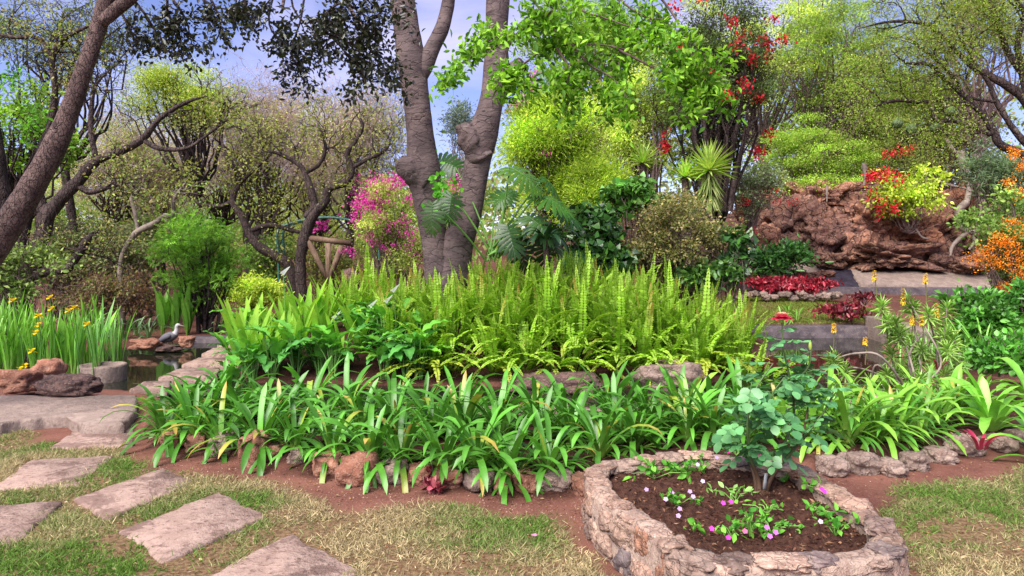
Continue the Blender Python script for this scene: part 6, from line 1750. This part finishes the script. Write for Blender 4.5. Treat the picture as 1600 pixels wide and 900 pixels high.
def rose_leaf(k):
    m = MB()
    L = .13
    tubes(m, np.array([[[0, 0, 0], [L * .5, 0, .006], [L, 0, 0]]]), np.full((1, 3), .0018), 3, C(110, 150, 90))
    pos, ax, ln = [], [], []
    for (x, s) in ((.42, -1), (.42, 1), (.75, -1), (.75, 1), (1.0, 0)):
        pos.append((x * L, 0, .004)); ax.append((.45 if s else 1, s * 1.0, random.uniform(-.25, .1))); ln.append(random.uniform(.05, .066))
    pos, ax, ln = np.array(pos), np.array(ax), np.array(ln)
    T = (np.array([(0, 0, 0), (.34, .15, .05), (.5, .45, .06), (.36, .8, .03), (0, 1, -.06), (-.36, .8, .03), (-.5, .45, .06), (-.34, .15, .05), (0, .5, 0)]), [np.array([[0, 1, 2, 8], [8, 2, 3, 4], [8, 4, 5, 6], [0, 8, 6, 7]])])
    leaves(m, pos, ax, np.tile([0, 0, 1.], (5, 1)) + .25 * rng.normal(size=(5, 3)), ln, ln * .82, T, leaf_cols(5, [C(92, 150, 92), C(78, 134, 82), C(110, 166, 104)], .1))
    return m.mesh('leaf', M['gloss'], smooth=True)
rl = [rose_leaf(k) for k in range(7)]
for i in range(104):
    s = SP[i % len(SP)]; j = random.randint(5, 17); j = max(j, 8) if i % len(SP) < 4 else j
    p = s[j] - np.array(rb)
    inst('leaf', random.choice(rl), rose, p, (random.uniform(-.4, .4), random.uniform(-.3, .6), random.random() * 6.28), random.uniform(.7, 1.15))
for i in range(34):     # leafy heart of the bush
    p = P(random.gauss(1195, 32), min(random.gauss(645, 32), 705), d0 + random.uniform(-.14, .14)) - np.array(rb)
    inst('leaf', random.choice(rl), rose, p, (random.uniform(-.4, .4), random.uniform(-.2, .7), random.random() * 6.28), random.uniform(.9, 1.3))
mb = MB(); c = P(1222, 497, d0)
for ring_, (n, el, L, cl_) in enumerate([(8, -.05, .07, C(226, 62, 100, .85)), (8, .35, .06, C(236, 90, 120, .85)), (7, .75, .052, C(244, 150, 140, .85)), (6, 1.05, .042, C(246, 200, 160, .85))]):
    a = np.arange(n) * 6.283 / n + ring_ * .4
    ax = np.stack([np.cos(a) * math.cos(el), np.sin(a) * math.cos(el), np.full(n, math.sin(el))], 1)
    leaves(mb, np.tile(c, (n, 1)), ax, np.stack([-np.cos(a) * math.sin(el), -np.sin(a) * math.sin(el), np.full(n, math.cos(el))], 1), L, L * .9, T_OVAL, np.tile(cl_, (n, 1)))
mb.build('bloom', M['petal'], rose_stem, smooth=True)
mb = MB(); c = P(1266, 541, d0)
tubes(mb, np.array([[c - [0, 0, .02], c, c + [0, 0, .02], c + [0, 0, .035]]]), np.array([[.006, .011, .008, .002]]), 7, C(170, 190, 80)); mb.build('bud', M['stem'], rose_stem)
tg = P(1194, 752, d0 - .05); V = np.array([tg + [-.008, 0, -.045], tg + [.012, .0, -.045], tg + [.022, .004, .045], tg + [.004, .004, .045]]); V = np.vstack([V, V + [0, .002, 0]])
tag(MB().add(V, [np.array([[0, 1, 2, 3], [7, 6, 5, 4], [0, 4, 5, 1], [1, 5, 6, 2], [2, 6, 7, 3], [3, 7, 4, 0]])]).build('plant_label', M['tag']), 'white plastic plant label at the foot of the rose', 'label')

# little bedding plants in the planter
def bedding(px, py, label, n=26, w=.055, fl=(), L=.045, flc=(226, 84, 200), lc=((92, 156, 56), (120, 180, 66), (70, 130, 48)), h=.06):
    c = G(px, py, .225)
    t = thing('bedding_plant', c, label, 'plant', 'small plants in the planter')
    mb = MB()
    k = 7
    e = c + rng.normal(size=(k, 3)) * [w, w * .8, 0] + np.stack([np.zeros(k), np.zeros(k), rng.uniform(.3, 1, k) * h], 1)
    tubes(mb, np.stack([np.tile(c, (k, 1)), (c + e) / 2 + [0, 0, .02], e], 1), np.full((k, 3), .003), 4, C(130, 180, 80)); mb.build('stems', M['stem'], t)
    mb = MB()
    b = e[rng.integers(0, k, n)] + rng.normal(size=(n, 3)) * [.018, .018, .01]
    leaves(mb, b, rand_dirs(n, .1), rand_dirs(n, 1.4), L * rng.uniform(.6, 1.2, n), L * .55, T_OVAL, leaf_cols(n, [C(*q) for q in lc], .15)); mb.build('foliage', M['leaf'], t)
    if len(fl):
        for (fx, fy) in fl:
            mb = MB()
            q = G(fx, fy, .225 + h)
            a = np.arange(5) * 1.2566 + random.random()
            leaves(mb, np.tile(q, (5, 1)), np.stack([np.cos(a), np.sin(a) * .6 - .2, np.sin(a) * .7 + .1], 1), np.tile([0, -.8, .6], (5, 1)), .014, .014, T_OVAL, np.tile(C(*flc, .85), (5, 1)) * np.exp(.1 * rng.normal()))
            mb.build('flower', M['petal'], t)
bedding(1022, 748, 'spiky-leaved seedling clump at the back left of the planter', 46, .07, h=.10, L=.06)
bedding(1062, 738, 'leafy seedling behind the pale flowers in the planter', 22, .05)
bedding(1100, 740, 'thin bedding plant with tiny pale flowers below the rose leaves', 24, .06, [(1090, 726), (1120, 715), (1098, 752)], flc=(214, 190, 230), h=.09)
bedding(1060, 790, 'bedding plant with several pale lilac flowers at the planter\'s left wall', 40, .055, [(1010, 765), (1040, 780), (1062, 795), (1083, 776), (1078, 768), (1060, 806), (1050, 770)], flc=(216, 180, 226))
bedding(1148, 786, 'bedding plant with two pink flowers left of the rose stem', 26, .05, [(1130, 786), (1142, 784)], lc=((130, 176, 90), (150, 190, 110)), h=.08)
bedding(1145, 842, 'low bedding plant with one magenta flower at the front wall', 22, .035, [(1138, 840), (1112, 826)])
bedding(1172, 838, 'upright yellow-stemmed bedding plant near the front wall', 34, .04, [(1164, 830)], h=.11, flc=(236, 120, 160))
bedding(1205, 834, 'bedding plant with a big mauve flower near the front wall', 34, .05, [(1203, 838), (1198, 824), (1212, 832)], flc=(222, 120, 220))
bedding(1200, 803, 'tiny bedding seedling in the middle of the planter soil', 14, .04)
bedding(1280, 775, 'bedding plant with a magenta flower by the right wall', 30, .05, [(1284, 764), (1288, 768)], h=.1, flc=(232, 60, 180))
bedding(1286, 808, 'bedding plant with a white flower by the right wall', 26, .05, [(1282, 815)], flc=(236, 214, 236), h=.07)
bedding(1305, 838, 'green seedling in the right front corner of the planter', 28, .045, h=.08)
bedding(1232, 750, 'tiny seedling at the back right of the planter', 14, .05, h=.04)
bedding(1084, 830, 'thin yellowish seedling near the front left wall', 12, .03, h=.05)
bedding(1150, 712, 'seedling with a pink flower under the left of the rose', 12, .04, [(1138, 706), (1186, 712)], h=.08, flc=(226, 50, 160))

# red succulent and cordyline on the ground
red_plant(680, 768, G(680, 768, .02)[1], .035, 'dark red succulent on the bare soil before the edging rocks', 60, .07, group=None, cols=[C(150, 60, 76, .7), C(120, 40, 60, .7), C(176, 96, 100, .7)])
red_plant(676, 742, G(676, 756, .02)[1] + .04, .02, 'pinkish red sprig above the dark red succulent', 24, .05, group=None, cols=[C(170, 90, 84, .7), C(140, 60, 64, .7)])
cdl = [(0, blade_mesh('leaf', .20, .03, R_(20), R_(100), [C(120, 40, 56, .7), C(150, 40, 66, .7), C(110, 30, 50, .7)], M['gloss'], tip=.4))]
for (px, py, sc, lab) in [(1532, 700, 1.0, 'dark red cordyline on the edging rocks at the right'), (1466, 575, .8, 'dark red leaf tuft among the bare aloe stems')]:
    g = G(px, py, .12) if py > 600 else P(px, py, 7.9)
    strap_plant('cordyline', g[0], g[1], lab, 'plant', None, 9, (cdl, cdl), sc, z=g[2])

# ------------------------------------------------------------------ aloe with yellow flower spikes
al0 = P(1400, 640, 8.0)
aloe = thing('aloe_thicket', (al0[0], 8.0, .08), 'straggly aloe thicket with pale bare stems and yellow flower spikes', 'aloe')
mb = MB(); stem_tips = []
for pts in [[(1440, 640), (1430, 590), (1415, 540), (1400, 505)], [(1450, 640), (1440, 580), (1430, 520), (1428, 480)], [(1460, 645), (1465, 590), (1462, 540), (1450, 490)], [(1430, 640), (1400, 590), (1392, 550), (1378, 478)], [(1470, 640), (1480, 580), (1475, 530), (1480, 480)],
            [(1440, 640), (1380, 590), (1340, 575), (1320, 578)], [(1430, 630), (1380, 560), (1340, 552), (1305, 560)], [(1440, 640), (1420, 560), (1445, 520), (1440, 545)], [(1450, 640), (1490, 600), (1500, 560), (1490, 530)], [(1430, 640), (1405, 600), (1370, 570), (1360, 600)],
            [(1455, 640), (1450, 600), (1470, 560), (1420, 470)], [(1420, 640), (1396, 620), (1380, 600), (1420, 590)]]:
    p = cat_rom(px_path([(a, b, random.uniform(-.25, .25)) for a, b in pts], 8.0), 18); stem_tips.append((p[-1], p[-1] - p[-4]))
    tubes(mb, p[None], np.linspace(.014, .009, 18)[None], 6)
mb.build('stems', M['pale_bark'], aloe)
for (e, dv) in stem_tips + [(P(1300, 562, 7.9), np.array([-.1, 0, .2])), (P(1405, 520, 7.8), np.array([0, 0, .3])), (P(1465, 500, 8.1), np.array([.1, 0, .3]))] + [(P(random.uniform(1370, 1500), random.uniform(500, 625), random.uniform(7.6, 8.6)), np.array([random.uniform(-.3, .3), -.1, .3])) for _ in range(26)]:
    n = 34; mb = MB()
    dv = nrm(dv[None] + [[0, -.1, .3]])[0]
    el = np.linspace(1.3, -.5, n); a = np.arange(n) * 2.4
    u = nrm(np.cross(dv, [0.3, 1, .2])[None])[0]; v = np.cross(dv, u)
    ax = np.cos(el)[:, None] * (np.cos(a)[:, None] * u + np.sin(a)[:, None] * v) + np.sin(el)[:, None] * dv
    leaves(mb, e - dv * np.linspace(0, .09, n)[:, None], ax, np.tile(dv, (n, 1)) + .1 * rng.normal(size=(n, 3)), rng.uniform(.09, .17, n), .018, T_RHOMB, leaf_cols(n, [C(140, 180, 80), C(164, 196, 100), C(116, 160, 72)], .15))
    mb.build('rosette', M['gloss'], aloe)
for (px, py, b, L) in [(1411, 462, (1405, 510), .085), (1463, 484, (1460, 530), .07), (1303, 511, (1300, 560), .04), (1352, 532, (1352, 570), .035), (1366, 430, (1370, 480), .05), (1446, 434, (1446, 490), .05), (1425, 500, (1424, 530), .04), (1440, 500, (1442, 530), .05)]:
    c = P(px, py, 7.9); base = P(*b, 8.0)
    t = mb = MB()
    tubes(mb, np.array([[base, (base + c) / 2 + [.01, 0, 0], c + [0, 0, L * .4]]]), np.full((1, 3), .005), 5, C(150, 150, 90)); sp = mb.build('flower_stalk', M['stem'], aloe)
    n = 90; mb = MB(); h = rng.random(n); a = rng.random(n) * 6.28
    pos = c + np.stack([.006 * np.cos(a), .006 * np.sin(a), (h - .5) * 2 * L], 1)
    leaves(mb, pos, np.stack([np.cos(a), np.sin(a), -.9 + 1.2 * h], 1), np.stack([np.cos(a), np.sin(a), 0 * a + .8], 1), .032 * (1.15 - .6 * h), .011, T_RHOMB, leaf_cols(n, [C(240, 200, 40, .9), C(236, 178, 30, .9), C(236, 214, 90, .9)], .1))
    mb.build('flower_spike', M['petal'], sp)

# ------------------------------------------------------------------ heron statue
DH = 12.8
hb = P(262, 541, DH)
her = thing('heron_statue', hb, 'grey heron figure standing on a wet rock in the pond', 'statue')
k = DH / FPX
pth = [(243, 538, 1.0), (250, 534, 4.0), (258, 529, 7.2), (266, 526, 8.0), (272, 523, 6.4), (275, 519, 4.0), (276, 514, 2.8), (276, 511, 2.9), (277.5, 508.5, 3.3), (279.5, 508, 2.7), (281.5, 508.6, 1.2)]
mb = MB()
pp = cat_rom(np.array([P(a, b, DH) for a, b, r in pth]), 44); rr_ = np.interp(np.linspace(0, len(pth) - 1, 44), np.arange(len(pth)), [r * k for a, b, r in pth])
cc = np.array([C(120, 116, 122) if i < 20 else C(206, 200, 200) for i in range(44)])
tubes(mb, pp[None], rr_[None], 14, cc[None], cap=True)
mb.build('body', M['heron'], her, smooth=True)
for s in (-1, 1):
    mb = MB(); wp = cat_rom(np.array([P(242, 539, DH) + [0, s * .02, 0], P(254, 531, DH) + [0, s * .065, 0], P(266, 525, DH) + [0, s * .075, 0], P(271, 523, DH) + [0, s * .05, 0]]), 14)
    tubes(mb, wp[None], np.array([np.interp(np.linspace(0, 1, 14), [0, .3, .7, 1], [.008, .04, .045, .012])]), 8, C(104, 100, 110)); mb.build('wing', M['heron'], her, smooth=True)
    mb = MB(); tubes(mb, np.array([[P(265 + 2 * s, 531, DH) + [0, s * .03, 0], P(266 + 2 * s, 538, DH) + [0, s * .03, 0], P(264 + 2 * s, 546, DH) + [0, s * .03, 0]]]), np.full((1, 3), .010), 6, C(150, 130, 110)); mb.build('leg', M['heron'], her)
mb = MB(); tubes(mb, np.array([[P(281, 508.4, DH), P(285, 509.2, DH), P(289, 510, DH)]]), np.array([[.016, .010, .002]]), 8, C(150, 140, 120)); mb.build('beak', M['heron'], her)
mb = MB(); tubes(mb, np.array([[P(279, 506.4, DH), P(275, 506, DH), P(270, 507.5, DH)]]), np.array([[.012, .008, .002]]), 6, C(50, 48, 56)); mb.build('crest', M['heron'], her)

# ------------------------------------------------------------------ lawn grass, litter
def grass_field(name, label, poly, n, hgt, wid, colf, seed, edge=.18, slabs=()):
    poly = np.asarray(poly)[:, :2]
    lo, hi = poly.min(0), poly.max(0)
    lo = np.maximum(lo, [-5.5, 2.6]); hi = np.minimum(hi, [9, 18])
    N0 = int(n * 2.6)
    x = rng.uniform(lo[0], hi[0], N0); y = rng.uniform(lo[1], hi[1], N0)
    q = np.stack([x, y, 0 * x], -1)
    sd = poly_sd(poly, x, y) + .13 * fbm(q * 3.0, 3, 9)
    dens = sstep(.05, -edge, sd) * np.clip(.72 + .8 * fbm(q * 1.9, 3, seed) + .35 * fbm(q * 9, 2, seed + 2) + .5 * fbm(q * 26, 2, seed + 5), .03, 1)
    for s in slabs:
        dens *= sstep(-.045, .03, poly_sd(s, x, y) + .05 * fbm(q * 7, 2, 4))
    keep = rng.random(N0) < dens
    keep &= (np.abs(x) / y < .80)
    x, y = x[keep][:n], y[keep][:n]
    m = len(x); q = np.stack([x, y, 0 * x], -1)
    z = H(x, y)
    ax = nrm(np.stack([rng.normal(size=m) * .75, rng.normal(size=m) * .75, rng.uniform(.25, 1.1, m)], 1))
    g = colf(x, y, q)
    V0 = np.stack([x, y, z], 1)
    L = hgt * rng.uniform(.45, 1.5, m) * (1 + .35 * fbm(q * 14, 2, seed + 8))
    B = nrm(np.cross(ax, rand_dirs(m)))
    V = np.stack([V0 - B * wid / 2, V0 + B * wid / 2, V0 + ax * L[:, None] * .6 + B * wid * .3, V0 + ax * L[:, None] + [0, 0, -.004]], 1)
    i = (np.arange(m) * 4)[:, None]
    mb = MB().add(V.reshape(-1, 3), [i + [[0, 1, 2]], i + [[0, 2, 3]]], np.repeat(g, 4, 0))
    o = mb.build(name, M['grass'], kind='stuff'); o['label'] = label; o['category'] = 'grass'
    return o
def lawn_col(green_bias):
    def f(x, y, q):
        g = np.clip(.56 + .8 * fbm(q * 1.1, 3, 21) + .35 * fbm(q * 6, 2, 22) + green_bias(x, y) + .28 * rng.normal(size=len(x)), 0, 1)[:, None]
        straw = C(204, 184, 142) * np.exp(.3 * rng.normal(size=(len(x), 1))); gr = C(112, 150, 62) * np.exp(.28 * rng.normal(size=(len(x), 1)))
        return straw * (1 - g) + gr * g
    return f
SL = [gp(qd)[:, :2] for qd in ([(312, 905), (455, 833), (562, 892), (430, 985)], [(188, 828), (340, 768), (418, 805), (258, 877)], [(118, 777), (258, 730), (305, 752), (165, 812)], [(-18, 765), (45, 719), (176, 711), (123, 758)], [(-62, 792), (99, 781), (28, 847), (-112, 870)], [(75, 700), (130, 664), (212, 662), (205, 696)])]
grass_field('lawn_grass', 'short patchy green and straw lawn around the paving slabs', LAWN_L, 170000, .040, .0046, lawn_col(lambda x, y: np.where(x < -1.6, .25, -.3) * sstep(5.6, 4.4, y) - .05), 3, slabs=SL)
grass_field('lawn_grass', 'short straw-coloured lawn right of the stone planter', LAWN_R, 105000, .038, .0046, lawn_col(lambda x, y: -.02 + .2 * sstep(2.6, 3.6, x)), 13, edge=.12)
grass_field('lawn_grass', 'strip of light green lawn beyond the pond wall', LAWN_F, 40000, .05, .012, lambda x, y, q: leaf_cols(len(x), [C(168, 176, 84), C(140, 160, 70)], .15), 23)
# dry leaves, twigs and crumbs on bare soil
n = 3600
px = rng.uniform(-40, 1640, n); py = rng.uniform(660, 900, n)
pp = np.array([G(a, b) for a, b in zip(px, py)])
pp[:, 2] = H(pp[:, 0], pp[:, 1]) + .006
ok = poly_sd(PLO, pp[:, 0], pp[:, 1]) > .02
for s in SL:
    ok &= poly_sd(s, pp[:, 0], pp[:, 1]) > .0
pp = pp[ok]; n = len(pp)
mb = MB(); leaves(mb, pp, rand_dirs(n) * [1, 1, .25], rand_dirs(n, 2.0), rng.uniform(.008, .032, n), rng.uniform(.004, .014, n), T_RHOMB, leaf_cols(n, [C(170, 130, 90), C(140, 96, 66), C(206, 180, 140), C(120, 84, 66)], .25))
o = mb.build('leaf_litter', M['litter']); o['kind'] = 'stuff'; o['label'] = 'dry leaf bits scattered over soil and lawn'; o['category'] = 'litter'
n = 3200
a, b = PLO.min(0), PLO.max(0)
x = rng.uniform(a[0], b[0], n); y = rng.uniform(a[1], b[1], n); ok = poly_sd(PLO, x, y) < -.15; x, y = x[ok], y[ok]; n = len(x)
mb = MB(); leaves(mb, np.stack([x, y, np.full(n, .232)], 1) + [0, 0, .012] * rng.normal(size=(n, 3)), rand_dirs(n) * [1, 1, .3], rand_dirs(n, 1.2), rng.uniform(.012, .04, n), rng.uniform(.005, .014, n), T_RHOMB, leaf_cols(n, [C(112, 72, 56), C(80, 50, 42), C(160, 120, 92), C(60, 40, 34)], .3))
o = mb.build('bark_mulch', M['litter']); o['kind'] = 'stuff'; o['label'] = 'brown bark mulch strewn on the planter soil'; o['category'] = 'mulch'
# gravel crumbs on the soil strip
v1, f1 = ico(0)
n = 1400; mb = MB()
px = rng.uniform(180, 980, n); py = 700 + (px - 180) * .11 + rng.uniform(0, 60, n)
g0 = np.array([G(a_, b_) for a_, b_ in zip(px, py)]); g0[:, 2] = H(g0[:, 0], g0[:, 1])
r = rng.uniform(.002, .007, n)
V = g0[:, None] + v1[None] * r[:, None, None] * rng.uniform(.6, 1.3, (n, 1, 3))
mb.add(V.reshape(-1, 3), [(f1[None] + (np.arange(n) * len(v1))[:, None, None]).reshape(-1, 3)], np.repeat(leaf_cols(n, [C(160, 116, 98), C(136, 92, 78), C(176, 146, 128)], .15), len(v1), 0))
o = mb.build('soil_crumbs', M['litter']); o['kind'] = 'stuff'; o['label'] = 'small stones and crumbs on the bare red soil strip'; o['category'] = 'gravel'
for (px, py, z, c, lab) in [(835, 838, .03, (226, 150, 190), 'fallen pink petal on the lawn left of the planter'), (703, 713, .12, (196, 50, 150), 'fallen magenta blossom under the strap leaves')]:
    q = G(px, py, z); mb = MB(); a = np.arange(5) * 1.257
    leaves(mb, np.tile(q, (5, 1)), np.stack([np.cos(a), np.sin(a), 0 * a + .5], 1), np.tile([0, 0, 1.], (5, 1)), .024, .02, T_OVAL, np.tile(C(*c, .8), (5, 1))); tag(mb.build('fallen_blossom', M['petal']), lab, 'blossom')
